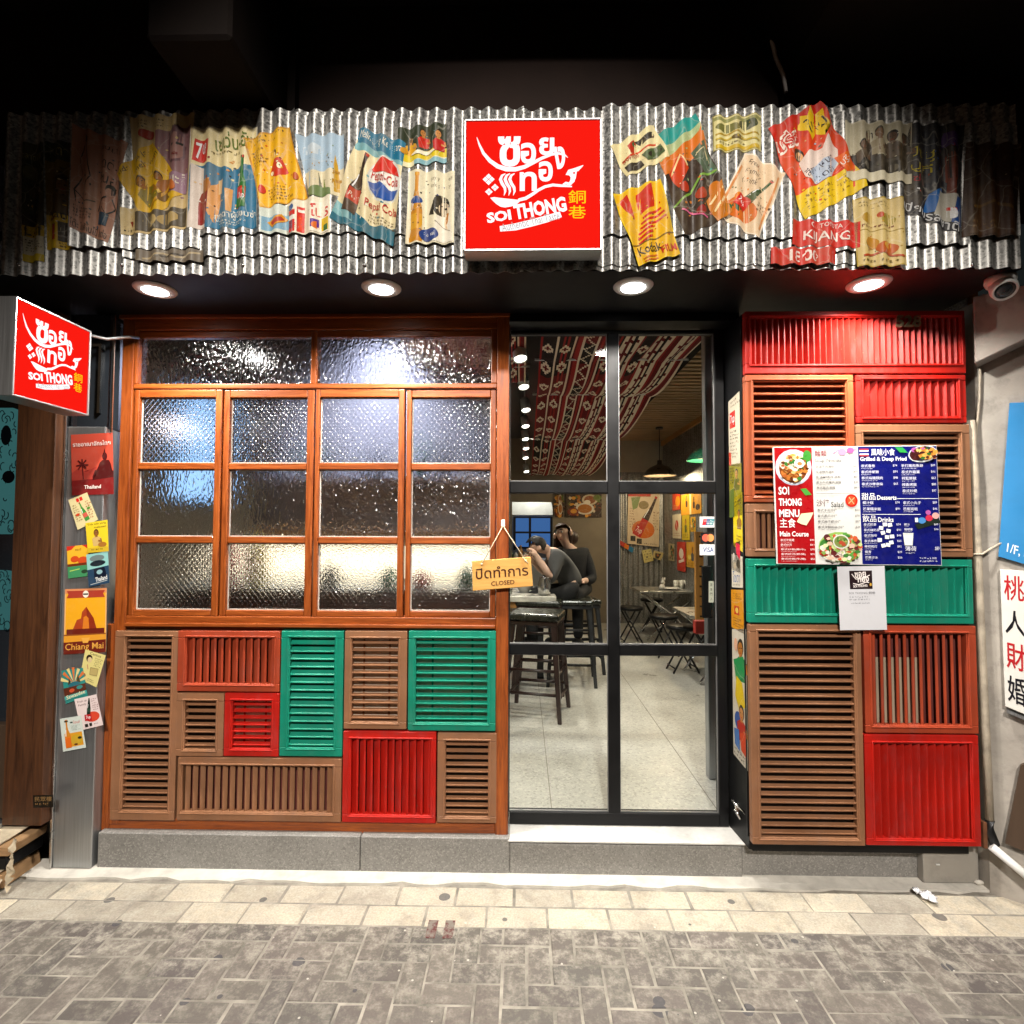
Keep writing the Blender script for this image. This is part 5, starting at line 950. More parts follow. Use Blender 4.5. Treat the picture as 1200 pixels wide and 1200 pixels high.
pc('sunburst card in teal and orange with a dark foreground', [(72, 786), (97, 782.5), (103, 815.5), (77, 825)], '2f8a84', [*[('p', [(50, 46), (50+62*math.cos(a_), 46-52*math.sin(a_)), (50+62*math.cos(a_+.22), 46-52*math.sin(a_+.22))], 'd8743c' if i % 2 else 'e0cc8a') for i, a_ in enumerate([.1+.42*k for k in range(7)])], ('p', [(22, 46), (30, 26), (38, 46)], '3a3420'), ('p', [(62, 46), (72, 18), (80, 46)], '4a4428'), ('e', 50, 50, 26, 10, '2a6a78'), ('r', 0, 54, 100, 78, '5a2c1c'), ('e', 36, 66, 12, 6, 'c85030'), ('e', 72, 62, 14, 6, '3a8a84'), ('r', 0, 78, 100, 90, '4aa09a'), ('t', 'Sawasdee', 8, 76, 92, 88, 'efe2b8', -2, .01)], 2)
pc('pink white card with a dark bottle held over a red fruit', [(87, 819.5), (113, 813.5), (121, 849.5), (95, 856)], 'e6d4d2', [('t', 'Fresh up', 10, 8, 52, 16, '5a2c34'), ('t', 'Family', 12, 19, 48, 27, '5a2c34'), ('e', 62, 66, 32, 16, 'd84830'), ('bottle', 56, 6, 60, 8, '14241c', '2a4438', 14), ('r', 28, 56, 58, 76, 'b82028', 6), ('t', '7up', 34, 60, 54, 72, 'ffffff', 6), ('rows', 72, 10, 94, 50, 6, '8a5058'), ('r', 22, 84, 36, 94, K), ('r', 42, 84, 54, 94, K), ('rows', 62, 88, 92, 94, 1, K)], 3)
pc('white framed card with an orange bottle, lowest on the steel pillar', [(70, 842.5), (95, 838.5), (101, 876), (74, 881)], 'cfd8d0', [('r', 14, 48, 92, 90, 'dc9a28'), ('bottle', 28, 6, 92, 13, 'd08428', 'e07a20', 0), ('r', 20, 8, 36, 13, '3a2c14'), ('e', 66, 70, 26, 16, 'c8a028'), ('e', 80, 66, 9, 4, '2a2a1a'), ('rows', 48, 26, 88, 42, 4, '6a7a74'), ('t', 'โอเล่', 60, 12, 90, 21, 'c8504a'), ('r', 46, 14, 58, 18, '2a3a34'), ('e', 60, 84, 8, 3, '6a3a14'), ('r', 16, 62, 40, 90, 'e06a1c')], 4)

# grained brown board with a plaque, neighbour shop front
t = thing('grained_board', 'tall brown wood grained board between the neighbour and the steel pillar', 'board', (x0-.15, -.1, 0))
xa, xb, z0, z1 = rect(14, 340, 72, 968, -.10); xb = x0-.024
b = B(); b.box(xa, xb, -.10, .1, z0, SOF-.02, .003); b.ob('board', M_NEIGHB, t)
b = B(); b.box(xa-.6, xa-.004, -.085, .1, W(5, 960, -.09).z, W(5, 850, -.09).z, .003); b.ob('side_board', M_NEIGHD, t)
pl = [W(x, y, -.1045) for x, y in ((38.5, 932), (62.5, 931.5), (62.5, 946), (39, 946.5))]
b = B(); b.c = lin('18110a'); b.face([p.copy() for p in pl]); drawing(b, pl, [('t', '民眾樓', 8, 12, 92, 52, '8a6c44', 0, .004), ('rows', 8, 62, 92, 92, 1, '8a6c44')], FRONT); finish_print(b)
tag(b.ob('plaque', M_CARDPR, None, recalc=False), 'small dark plaque at the foot of the brown grained board', 'plaque')
t = thing('neighbour_front', 'dark glazed front of the neighbouring shop at the left edge', 'shop front', (xa-.3, -.05, 0))
b = B(); b.box(xa-1.6, xa-.006, -.04, .1, W(5, 848, -.05).z, W(5, 462, -.05).z); b.ob('window_glass', M_DGLASS, t)
b = B(); zz_ = W(5, 852, -.06).z; b.box(xa-1.6, xa-.006, -.07, .1, zz_-.012, zz_+.012, .002); b.ob('window_sill', M_STEEL, t)
zz_ = W(5, 964, -.07).z; b = B(); b.box(xa-1.6, xa-.006, -.095, .1, zz_-.012, zz_+.008, .002); b.ob('bottom_trim', M_STEEL, t)
b = B(); b.box(xa-1.6, xa-.006, -.06, .1, -.02, zz_-.014); b.ob('lower_panel', M_NEIGHD, t)
b = B(); b.box(xa-1.6, xa-.006, -.08, .1, W(5, 462, -.08).z, SOF-.02); b.ob('fascia', M_NEIGHD, t)
# painted cloud panel
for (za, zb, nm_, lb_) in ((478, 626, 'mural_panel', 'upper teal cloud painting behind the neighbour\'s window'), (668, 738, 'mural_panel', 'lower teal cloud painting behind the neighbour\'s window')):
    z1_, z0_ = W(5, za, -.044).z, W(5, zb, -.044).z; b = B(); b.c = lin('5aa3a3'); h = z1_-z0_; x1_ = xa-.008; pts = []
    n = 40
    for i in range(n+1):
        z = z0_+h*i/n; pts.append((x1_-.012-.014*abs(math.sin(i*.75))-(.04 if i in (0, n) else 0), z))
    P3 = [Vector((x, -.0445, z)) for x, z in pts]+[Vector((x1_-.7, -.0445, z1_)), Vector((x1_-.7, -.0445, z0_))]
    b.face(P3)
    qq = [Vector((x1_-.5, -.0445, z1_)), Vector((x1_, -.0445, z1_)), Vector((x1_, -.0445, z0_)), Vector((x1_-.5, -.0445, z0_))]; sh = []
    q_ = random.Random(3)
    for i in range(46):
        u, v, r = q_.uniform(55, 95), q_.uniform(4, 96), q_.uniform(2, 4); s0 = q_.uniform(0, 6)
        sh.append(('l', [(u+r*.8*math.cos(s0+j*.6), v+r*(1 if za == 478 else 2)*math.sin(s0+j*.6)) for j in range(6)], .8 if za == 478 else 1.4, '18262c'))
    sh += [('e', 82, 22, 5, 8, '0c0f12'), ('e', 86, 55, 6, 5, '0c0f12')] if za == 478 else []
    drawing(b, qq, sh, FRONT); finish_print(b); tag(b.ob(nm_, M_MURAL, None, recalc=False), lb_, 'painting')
# cardboard boxes
g = WZ(36, 1006, .008); bx0 = WZ(8, 1006, .008).x; bx1 = WZ(57, 1006, .008).x
for k, (z0_, z1_, sk, lab, mat) in enumerate(((.0, .075, -.01, 'crushed flat brown carton at the bottom of the cardboard pile', M_CARD), (.135, .195, .008, 'flattened brown carton on top of the cardboard pile', M_CARD))):
    t = thing('carton', lab, 'carton', (g.x, -.15, z0_), 'cartons stacked under the brown board')
    b = B(); b.hexa([(bx0+sk, -.20, z0_+.012), (bx1+sk, -.19, z0_+.005), (bx1+sk, .0, z0_+.006), (bx0+sk, .0, z0_+.012), (bx0+sk*2, -.205, z1_), (bx1+sk*2, -.19, z1_-.012), (bx1+sk*2, .0, z1_-.012), (bx0+sk*2, .0, z1_)], .004); b.ob('body', mat, t)
    b = B(); b.hexa([(bx0+.005, -.225, z1_+.006), (bx1-.03, -.215, z1_-.006), (bx1-.01, -.06, z1_+.012), (bx0+.0, -.06, z1_+.01), (bx0+.005, -.225, z1_+.010), (bx1-.03, -.215, z1_-.002), (bx1-.01, -.06, z1_+.016), (bx0+.0, -.06, z1_+.014)]); b.ob('flap', M_CARDP, t)
b = B(); b.box(bx0+.006, bx1-.004, -.185, .0, .082, .133, .003); tag(b.ob('dark_crate', M_BLACK), 'shallow black crate between the two cartons', 'crate')
b = B(); px_ = bx1+.012
def crumple(b, o, du, dv, n, m, amp):
    V = [[b.bm.verts.new(o+du*(i/n)+dv*(j/m)+Vector((rnd.uniform(-1, 1), rnd.uniform(-1, 1), rnd.uniform(-.6, .6)))*amp) for j in range(m+1)] for i in range(n+1)]
    for i in range(n):
        for j in range(m): b.bm.faces.new((V[i][j], V[i+1][j], V[i+1][j+1], V[i][j+1]))
crumple(b, Vector((px_, -.20, .012)), Vector((.035, -.02, 0)), Vector((.004, .02, .20)), 3, 12, .010)
crumple(b, Vector((bx0+.02, -.26, .012)), Vector((bx1-bx0-.02, .01, .004)), Vector((0, .06, .035)), 12, 4, .009)
bmesh.ops.triangulate(b.bm, faces=b.bm.faces[:])
tag(b.ob('crumpled_wrapping', M_CARDP), 'crumpled pale wrapping paper tucked round the cardboard pile', 'wrapping')

# ================================================================== right side
A_ = Vector((W(1150, 700, -.10).x, -.10, 0)); dW = Vector((.745, -.667, 0)); nW = Vector((-.667, -.745, 0))
def wallpt(px, py):          # point on the angled pillar face seen at that pixel
    d = ray(px, py); t_ = (A_-CAM).dot(nW)/d.dot(nW); return CAM+d*t_
t = thing('concrete_pillar', 'stained concrete pillar at the right edge of the shop front', 'pillar', A_)
E_ = A_+dW*1.2
b = B(); b.hexa([(A_.x, A_.y, -.02), (E_.x, E_.y, -.02), (E_.x, .3, -.02), (A_.x, .3, -.02), (A_.x, A_.y, SOF), (E_.x, E_.y, SOF), (E_.x, .3, SOF), (A_.x, .3, SOF)]); b.ob('shaft', M_CONC, t)
q4 = [wallpt(1144, 432)+nW*.10, wallpt(1215, 398)+nW*.10]; b = B(); up = SOF-.005
lo = [q4[0], q4[1], q4[1]-nW*.099, q4[0]-nW*.099]; b.hexa([*lo, *(Vector((p.x, p.y, up)) for p in lo)], .004); b.ob('concrete_hood', M_CONC, t)
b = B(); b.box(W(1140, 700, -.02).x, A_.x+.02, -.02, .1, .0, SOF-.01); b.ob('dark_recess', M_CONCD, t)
# rubble lumps at the foot
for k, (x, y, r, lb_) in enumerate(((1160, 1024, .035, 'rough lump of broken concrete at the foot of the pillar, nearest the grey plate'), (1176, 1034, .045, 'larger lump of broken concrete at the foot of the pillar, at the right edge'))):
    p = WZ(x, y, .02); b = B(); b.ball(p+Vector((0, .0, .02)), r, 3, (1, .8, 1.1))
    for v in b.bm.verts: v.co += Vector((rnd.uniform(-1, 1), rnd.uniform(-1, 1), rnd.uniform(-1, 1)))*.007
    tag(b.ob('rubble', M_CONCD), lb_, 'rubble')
pp = [wallpt(x, y)+nW*.028 for x, y in ((1138, 494), (1143, 560), (1148, 700), (1155, 850), (1160, 958))]
t = thing('drain_pipe', 'pale upright pipe running down between the shutters and the concrete pillar', 'pipe', (pp[-1].x, pp[-1].y, pp[-1].z))
b = B(); b.tube(pp, .016, 12); b.ob('pipe', M_PIPE, t)
b = B(); b.tube([pp[-1], pp[-1]+Vector((0, 0, -.05)), pp[-1]+Vector((.012, -.01, -.10))], .018, 12); b.ob('elbow', M_DARKM, t)
b = B(); pc_ = wallpt(1146, 633)+nW*.01; b.tube([pp[2]+Vector((-.03, 0, .19)), pp[2]+Vector((.0, -.02, .19)), pc_+dW*.09], .005, 6); b.ob('clip', M_PIPE, t)
b = B(); s_ = [WX(1158, 988, pp[-1].x)]; p0 = wallpt(1162, 986)+nW*.05; p1 = wallpt(1215, 1030)+nW*.05
b.tube([p0, p1], .017, 12); tag(b.ob('low_pipe', M_WHITEM), 'short white pipe slanting along the foot of the concrete pillar', 'pipe')
b = B(); b.tube([wallpt(x, y)+nW*.012 for x, y in ((1149, 432), (1148, 470), (1143, 520), (1141, 545))], .005, 6); tag(b.ob('thin_cable', M_PIPE), 'thin beige cable looping down beside the upright pipe', 'cable')
def wsign(name, label, quad, bg, sh, off):
    q4 = [wallpt(x, y)+nW*off for x, y in quad]; t = thing(name, label, 'sign', q4[3])
    b = B(); b.hexa([q4[3], q4[2], q4[1], q4[0], *(p-nW*(off-.002) for p in (q4[3], q4[2], q4[1], q4[0]))], .001); b.ob('panel', mk('sign_panel_'+bg, bg, .4, 0, .06, 6, .05, 60, (1, 1, 1), .1, .12), t)
    b = B(); drawing(b, q4, sh, nW, .0003, 2); finish_print(b); b.ob('lettering', M_CARDPR, t, recalc=False)
wsign('blue_sign', 'blue sign with a floor number at the right edge', [(1183, 473), (1262, 470), (1252, 676), (1170, 652)], '2f7fb8', [('t', '1/F, N', 12, 90, 48, 96.5, 'e8eef4', 2, .008)], .02)
wsign('white_sign', 'white sign with red and black brushed Chinese characters at the right edge', [(1172, 667), (1240, 671), (1240, 852), (1178, 826)], 'dcdad4', [('t', '桃', 6, 4, 42, 22, 'b01c24', 0, .01), ('t', '人', 6, 29, 42, 46, '12121a', 0, .01), ('t', '財', 6, 52, 42, 71, 'b01c24', 0, .01), ('t', '婚', 6, 76, 42, 95, '12121a', 0, .01)], .024)
b = B(); q4 = [wallpt(x, y) for x, y in ((1180, 830), (1240, 855))]; b.hexa([*(q4[0]+Vector((0, 0, -.012))+nW*o_ for o_ in (.03, .0)), *(q4[1]+Vector((0, 0, -.012))+nW*o_ for o_ in (.0, .03)), *(q4[0]+nW*o_ for o_ in (.03, .0)), *(q4[1]+nW*o_ for o_ in (.0, .03))]); tag(b.ob('ledge_trim', M_STEEL), 'thin metal ledge directly under the white sign', 'ledge')
q4 = [wallpt(x, y) for x, y in ((1196, 895), (1240, 880), (1240, 1010), (1178, 985))]; b = B(); b.hexa([*(q4[k]+nW*.002 for k in (3, 2, 1, 0)), *(q4[k]+nW*.03 for k in (3, 2, 1, 0))]); tag(b.ob('leaning_board', M_NEIGHD), 'dark brown board leaning on the pillar foot at the right edge', 'board')
p = W(1183, 377, -.2)
a, c, u, v = rect(1082, 995, 1147, 1031, -.06)
t = thing('grey_plate', 'grey metal cover plate under the red panel at the bottom right corner', 'plate', ((a+c)/2, -.06, 0))
b = B(); b.box(a, c, -.06, -.021, .012, v+.02, .003); b.ob('cover', M_GREYPLATE, t)
b = B(); p = W(1099, 1013, -.062); b.box(p.x-.008, p.x+.008, -.064, -.0605, p.z-.003, p.z+.002); b.ob('paint_chip', M_WHITEM, t)
b = B(); p = W(1150, 978, -.11); b.box(p.x-.005, p.x+.012, -.13, -.09, p.z-.05, p.z+.06, .003); tag(b.ob('rusty_bracket', mk('rust', (.16, .06, .025), .8, .2, .4, 20, .4)), 'small rusty bracket at the lower right corner of the shutters', 'bracket')
# cctv dome
p = WZ(1172, 325, SOF)
t = thing('security_camera', 'white dome security camera under the right end of the canopy', 'camera', p)
b = B(); b.lathe([(.050, 0), (.052, -.018), (.046, -.034)], p, (0, 0, 1), 28); b.ob('base', M_WHITEM, t)
ax = Vector((-.22, -.62, -.75)).normalized(); c0 = p+Vector((-.002, -.012, -.045))
b = B(); b.lathe([(.034, -.035), (.043, -.015), (.046, .01), (.043, .032), (.038, .036), (.034, .028)], c0, ax, 28); b.ob('housing', M_WHITEM, t)
b = B(); b.lathe([(.034, .030), (.02, .034), (.0, .036)], c0, ax, 24); b.ob('lens', M_DGLASS, t)
# ================================================================== restaurant interior
D0 = 2.55
def IP(px, py, d): return W(px, py, d-D0)
RX, RY, CZ = 2.19, 6.0, 3.03
b = B(); b.box(-3.2, RX, .141, 9.2, -.05, zs-.004); struct(b.ob('interior_floor', M_TERR))
FZ = zs-.004
b = B()
for x in (.15, .98, 1.75, -.7): b.box(x-.002, x+.002, .15, 6, FZ, FZ+.0012)
struct(b.ob('floor_joint', mk('floor_joint', (.2, .18, .15), .6)))
b = B(); b.box(-3.2, RX, .15, 9.2, CZ, CZ+.05); struct(b.ob('interior_ceiling', M_CEIL))
t = thing('left_interior_wall', 'beige plaster side wall deep inside the restaurant at left', 'wall', (-3.2, 3, 0)); b = B(); b.box(-3.25, -3.2, .15, 9.2, -.05, CZ); b.ob('wall_face', M_PLASTER, t)
t = thing('right_interior_wall', 'corrugated metal side wall inside the restaurant at right', 'wall', (RX, 3, 0))
b = B(); n = int(5.85/.02)
for i in range(n):
    y0, y1 = .15+i*.02, .17+i*.02; f0, f1 = RX-.012*math.sin(y0*2*math.pi/.08), RX-.012*math.sin(y1*2*math.pi/.08)
    b.face([(f0, y0, FZ), (f1, y1, FZ), (f1, y1, CZ-.12), (f0, y0, CZ-.12)], True)
bmesh.ops.remove_doubles(b.bm, verts=b.bm.verts, dist=1e-5); b.ob('corrugated_cladding', M_GALV, t)
b = B(); b.box(RX-.03, RX+.06, .15, 6.0, CZ-.12, CZ); b.box(RX+.02, RX+.06, .15, 6, -.05, CZ-.12); b.ob('top_rail', M_STRIPW, t)
t = thing('back_interior_wall', 'back wall of the restaurant with an opening to the kitchen', 'wall', (0, RY, 0))
kx0, kx1 = IP(600, 600, 8.55).x, IP(648, 600, 8.55).x; kz1 = IP(620, 588, 8.55).z
b = B(); b.box(-3.2, kx0, RY, RY+.1, -.05, CZ); b.box(kx1, 1.40, RY, RY+.1, -.05, CZ); b.box(kx0, kx1, RY, RY+.1, kz1, CZ); b.ob('wall_face', mk('brown_grey_plaster', (.20, .165, .12), .7, 0, .15, 3, .2, 40), t)
b = B(); n = 60; wd = RX-1.40
for i in range(n):
    x0, x1 = 1.40+wd*i/n, 1.40+wd*(i+1)/n; f0, f1 = RY-.010*math.sin(x0*2*math.pi/.08), RY-.010*math.sin(x1*2*math.pi/.08)
    b.face([(x0, f0, FZ), (x1, f1, FZ), (x1, f1, 2.5), (x0, f0, 2.5)], True)
b.box(1.40, RX, RY+.02, RY+.1, -.05, CZ); bmesh.ops.remove_doubles(b.bm, verts=b.bm.verts, dist=1e-5); b.ob('metal_cladding', M_GALV, t)
b = B(); b.box(1.40, RX, RY-.012, RY+.019, 2.5, CZ); b.ob('upper_panel', M_PLASTER, t)
# kitchen behind the opening
t = thing('kitchen', 'kitchen seen through the opening at the back with a steel hood and blue lit window', 'kitchen', (.1, 8, 0))
b = B(); b.box(-1.6, 1.4, 9.1, 9.2, -.05, CZ); b.box(-1.6, -1.55, 6.1, 9.1, -.05, CZ); b.box(1.35, 1.4, 6.1, 9.1, -.05, CZ); b.ob('kitchen_wall', M_PLASTER, t)
a, c = IP(596, 586, 9.6), IP(650, 604, 9.6); b = B(); b.hexa([(a.x, 7.05, c.z), (c.x, 7.05, c.z), (c.x, 7.7, c.z), (a.x, 7.7, c.z), (a.x+.1, 7.3, a.z+.2), (c.x-.1, 7.3, a.z+.2), (c.x-.1, 7.7, a.z+.2), (a.x+.1, 7.7, a.z+.2)], .01); b.ob('hood', M_WHITEM, t)
a, c = IP(603, 606, 11.5), IP(646, 642, 11.5); b = B(); b.box(a.x, c.x, 8.94, 8.95, c.z, a.z); b.ob('lit_window', emis('blue_window', (.10, .28, .75), .5), t)
b = B()
for f in (0, .42, 1): x = a.x+(c.x-a.x)*f; b.box(x-.025, x+.025, 8.90, 8.94, c.z-.05, a.z+.05)
for f in (.0, .5, 1): z = c.z+(a.z-c.z)*f; b.box(a.x, c.x, 8.905, 8.935, z-.02, z+.02)
b.ob('window_bars', M_DARKM, t)
b = B(); a, c = IP(596, 655, 8.9), IP(650, 700, 8.9); b.box(a.x, c.x, 6.35, 6.8, FZ, a.z, .01); b.ob('counter', M_STEEL, t)
for i in range(5):
    b = B(); p = IP(599+i*5.5, 655, 8.9); h = rnd.uniform(.1, .24); b.lathe([(.035, 0), (.038, h*.6), (.018, h*.8), (.018, h)], p, (0, 0, 1), 12)
    tag(b.ob('kitchen_jar', (M_GREENEN, M_PLATE, mk('amber', (.4, .2, .05), .3), M_PLATE, M_GREENEN)[i]), ('green jar at the left end of the kitchen counter', 'white jar between the green and the amber jar on the kitchen counter', 'amber jar on the kitchen counter', 'white jar right of the amber jar on the kitchen counter', 'green jar at the right end of the kitchen counter')[i], 'jar')
spot('kitchen_lamp', (.2, 6.9, 2.9), (.2, 6.95, 0), 70, 150, .6, (1, .95, .85), .1)
# food photographs over the back counter
G5 = 'food photographs on the back wall'
def ip(label, quad, d, bg, sh, grp=None, name='wall_poster', cat='poster'): return paper(name, label, cat, quad, bg, sh, d-D0, grp, M_PRINT)
food = lambda s: [('scat', 50, 50, 48, 46, 60, ['6a2c1c', '8a4a24', 'd8c8b0', 'a86a34', '3a1c14', '5a6a2c', 'e0a868'], 9), ('e', 30+((s*37) % 40), 30, 22, 22, 'c8b8a0'), ('e', 30+((s*37) % 40), 30, 16, 16, '8a4a24'), ('e', 70-((s*17) % 30), 66, 26, 24, 'd8d0c0'), ('e', 70-((s*17) % 30), 66, 20, 18, 'a86a34'), ('e', 20, 78, 16, 16, '7a2c1c'), ('e', 22, 76, 9, 9, 'd8a060'), ('e', 88, 22, 12, 12, '5a6a2c'), ('e', 60, 40, 9, 9, 'e8dcc8')]
ip('wide dark food photograph on the back wall above the woman', [(663, 577), (705, 577), (705, 606), (663, 606)], 8.52, '2a1410', food(1), G5)
ip('narrow dark food photograph left of the wide one on the back wall', [(650, 577), (660, 577), (660, 606), (650, 606)], 8.52, '2a1410', food(2), G5)
# posters on the back metal wall
G6 = 'posters on the metal walls inside the restaurant'
ip('large cream soda poster with a dark bottle on the back metal wall inside', [(736, 577), (773, 577), (772, 641), (735, 637)], 8.50, 'd6c3aa', [('r', 0, 0, 72, 8, 'b83a2a'), ('e', 50, 70, 36, 17, 'd2713a'), ('bottle', 62, 4, 84, 11, '33201a', 'b82a2a', 26), ('r', 22, 62, 50, 84, 'b8282a', 26), ('t', '7up', 26, 66, 46, 80, 'f4e8e0', 26), ('rows', 6, 30, 20, 70, 8, '8a6a54'), ('rows', 80, 36, 96, 72, 7, '8a6a54'), ('r', 10, 84, 26, 94, K), ('r', 30, 88, 46, 98, K), ('p', [(10, 10), (40, 8), (30, 30), (16, 34)], '7a8a5a'), ('e', 50, 24, 16, 8, '8a7a5a'), ('rows', 54, 95, 92, 99, 1, K)], G6)
ip('small coloured strip card low on the back metal wall', [(727, 633), (743, 643), (741, 648), (726, 638)], 8.49, '3a78a0', [('r', 0, 0, 35, 100, 'b83030'), ('r', 35, 0, 66, 100, 'd87830')], G6)
ip('cream card tilted under the large soda poster', [(752, 645), (763, 643), (766, 657), (755, 660)], 8.49, 'd6c890', [('rows', 10, 10, 90, 90, 4, '6a5a30'), ('e', 40, 60, 8, 8, K)], G6)
ip('dark edged card beside the tilted cream card on the back metal wall', [(766, 645), (778, 648), (774, 657), (765, 653)], 8.49, 'cbb888', [('p', [(20, 30), (80, 20), (70, 90), (30, 96)], '2a1c18'), ('e', 50, 50, 12, 14, 'b07a50')], G6)
def rp(label, y0, y1, pa, pb, bg, sh):          # on the right wall
    xw = RX-.016; dd = lambda px: WX(px, 600, xw).y
    ya, yb = dd(pa), dd(pb); zf = lambda p, y: CAM.z+(625-p)/640*(y+D0)
    q4 = [Vector((xw, ya, zf(y0, (ya+yb)/2))), Vector((xw, yb, zf(y0, (ya+yb)/2))), Vector((xw, yb, zf(y1, (ya+yb)/2))), Vector((xw, ya, zf(y1, (ya+yb)/2)))]
    b = B(); b.c = lin(bg); b.face([p.copy() for p in q4]); drawing(b, q4, sh, Vector((-1, 0, 0))); finish_print(b); tag(b.ob('wall_poster', M_PRINT, None, recalc=False), label, 'poster', G6)
rp('red and orange poster high on the right interior wall', 577, 597, 788, 797, 'c8341c', [('e', 70, 50, 30, 30, 'e89030'), ('rows', 10, 70, 60, 95, 2, 'f0d090')])
rp('wide orange poster with black figures on the right interior wall', 577, 602, 798, 822, 'dc9a2a', [('man', 30, 20, 12, '7a4a20', '2a1810', K), ('man', 66, 30, 12, '7a4a20', '3a2010', K), ('r', 46, 0, 54, 100, 'f0e0b0'), ('e', 84, 70, 10, 14, '2a1810')])
rp('white poster with red figures at eye height on the right interior wall', 602, 630, 788, 798, 'dcd2bc', [('e', 50, 46, 20, 22, 'b83030'), ('rows', 10, 76, 90, 94, 2, 'a04040'), ('l', [(40, 30), (60, 64)], 6, 'e8d8c8')])
rp('yellow green poster on the right interior wall next to the white one', 603, 632, 799, 808, 'c0a84a', [('man', 50, 26, 12, 'a8743a', '4a5a2a', K), ('rows', 10, 76, 90, 94, 2, K)])
rp('red cola poster low on the right interior wall', 634, 668, 793, 803, 'b82a20', [('e', 50, 40, 26, 18, 'e8d8c8'), ('l', [(20, 70), (80, 60)], 10, 'e8d8c8')])
rp('ochre poster low on the right interior wall beside the red one', 634, 664, 804, 816, 'c08a30', [('man', 60, 30, 12, '7a4a20', '2a3a4a', K), ('rows', 10, 80, 90, 96, 2, K), ('e', 30, 60, 16, 10, 'd8c070')])
for k, (y0, y1, a_, c_, col, lb_) in enumerate(((605, 622, 809, 815, 'd8a850', 'amber card left of the payment stickers on the right interior wall'), (580, 600, 823, 832, '8aa0a8', 'pale blue poster at the far right of the interior wall'), (636, 656, 783, 790, 'cfc0a0', 'small cream card near the back corner of the right interior wall'))):
    rp(lb_, y0, y1, a_, c_, col, [('scat', 50, 50, 40, 42, 24, ['b83a28', '2a1810', 'e8dcc0', 'c08a30', '3a6a4a'], 12), ('rows', 10, 80, 90, 95, 2, K)])
# wooden height rule and red stand just inside the door
a, c, u, v = rect(815, 623, 828, 728, 1.4)
t = thing('height_rule', 'narrow wooden rule with dark marks standing just inside the door', 'ruler', ((a+c)/2, 1.4, u))
b = B(); b.box(a, c, 1.4, 1.43, u, v, .003); b.ob('board', M_STRIPW, t)
b = B(); b.box(a+.01, c+.3, 1.431, 1.46, v-.08, v-.04); b.box(c+.25, c+.3, 1.43, 1.47, FZ, CZ); b.ob('support', M_DARKM, t)
b = B(); b.c = lin('2a1808')
for i in range(9):
    z = v-.03-i*(v-u)/9; b.box(a+(c-a)*.35, a+(c-a)*.65, 1.3985, 1.3995, z-.012, z)
b.ob('marks', M_CARDPR, t)
b = B(); p = IP(822, 734, 3.6); b.box(p.x-.04, p.x+.05, p.y, p.y+.05, p.z-.05, p.z+.035, .004); tag(b.ob('red_box', mk('red_box', (.35, .03, .02), .5)), 'small red box at the foot of the wooden rule inside the door', 'box')
a, c, u, v = rect(830, 768, 846, 864, .6); b = B(); b.box(a, a+.12, .6, .66, FZ, CZ-.002, .004); tag(b.ob('steel_post', M_STEEL), 'steel clad post just inside the door at the lower right', 'post')

# slatted ceiling at right
t = thing('slatted_ceiling', 'slatted wooden ceiling panel over the right side of the restaurant', 'ceiling', (1.8, 3.5, CZ))
b = B(); n = 44
for i in range(n):
    y = .9+i*(RY-1.0)/n; b.box(1.36, RX-.035, y, y+.058, CZ-.062, CZ-.03)
b.ob('slats', mk('ceiling_slat_wood', (.40, .27, .14), .5, 0, .2, 4, .1), t)
b = B(); b.box(1.30, 1.355, .9, RY-.02, CZ-.09, CZ-.001); b.ob('edge_beam', M_BEAM, t)
b = B(); b.box(1.36, RX-.035, .9, RY-.02, CZ-.02, CZ-.012); b.ob('backing', mk('dark_backing', (.05, .035, .02), .8), t)

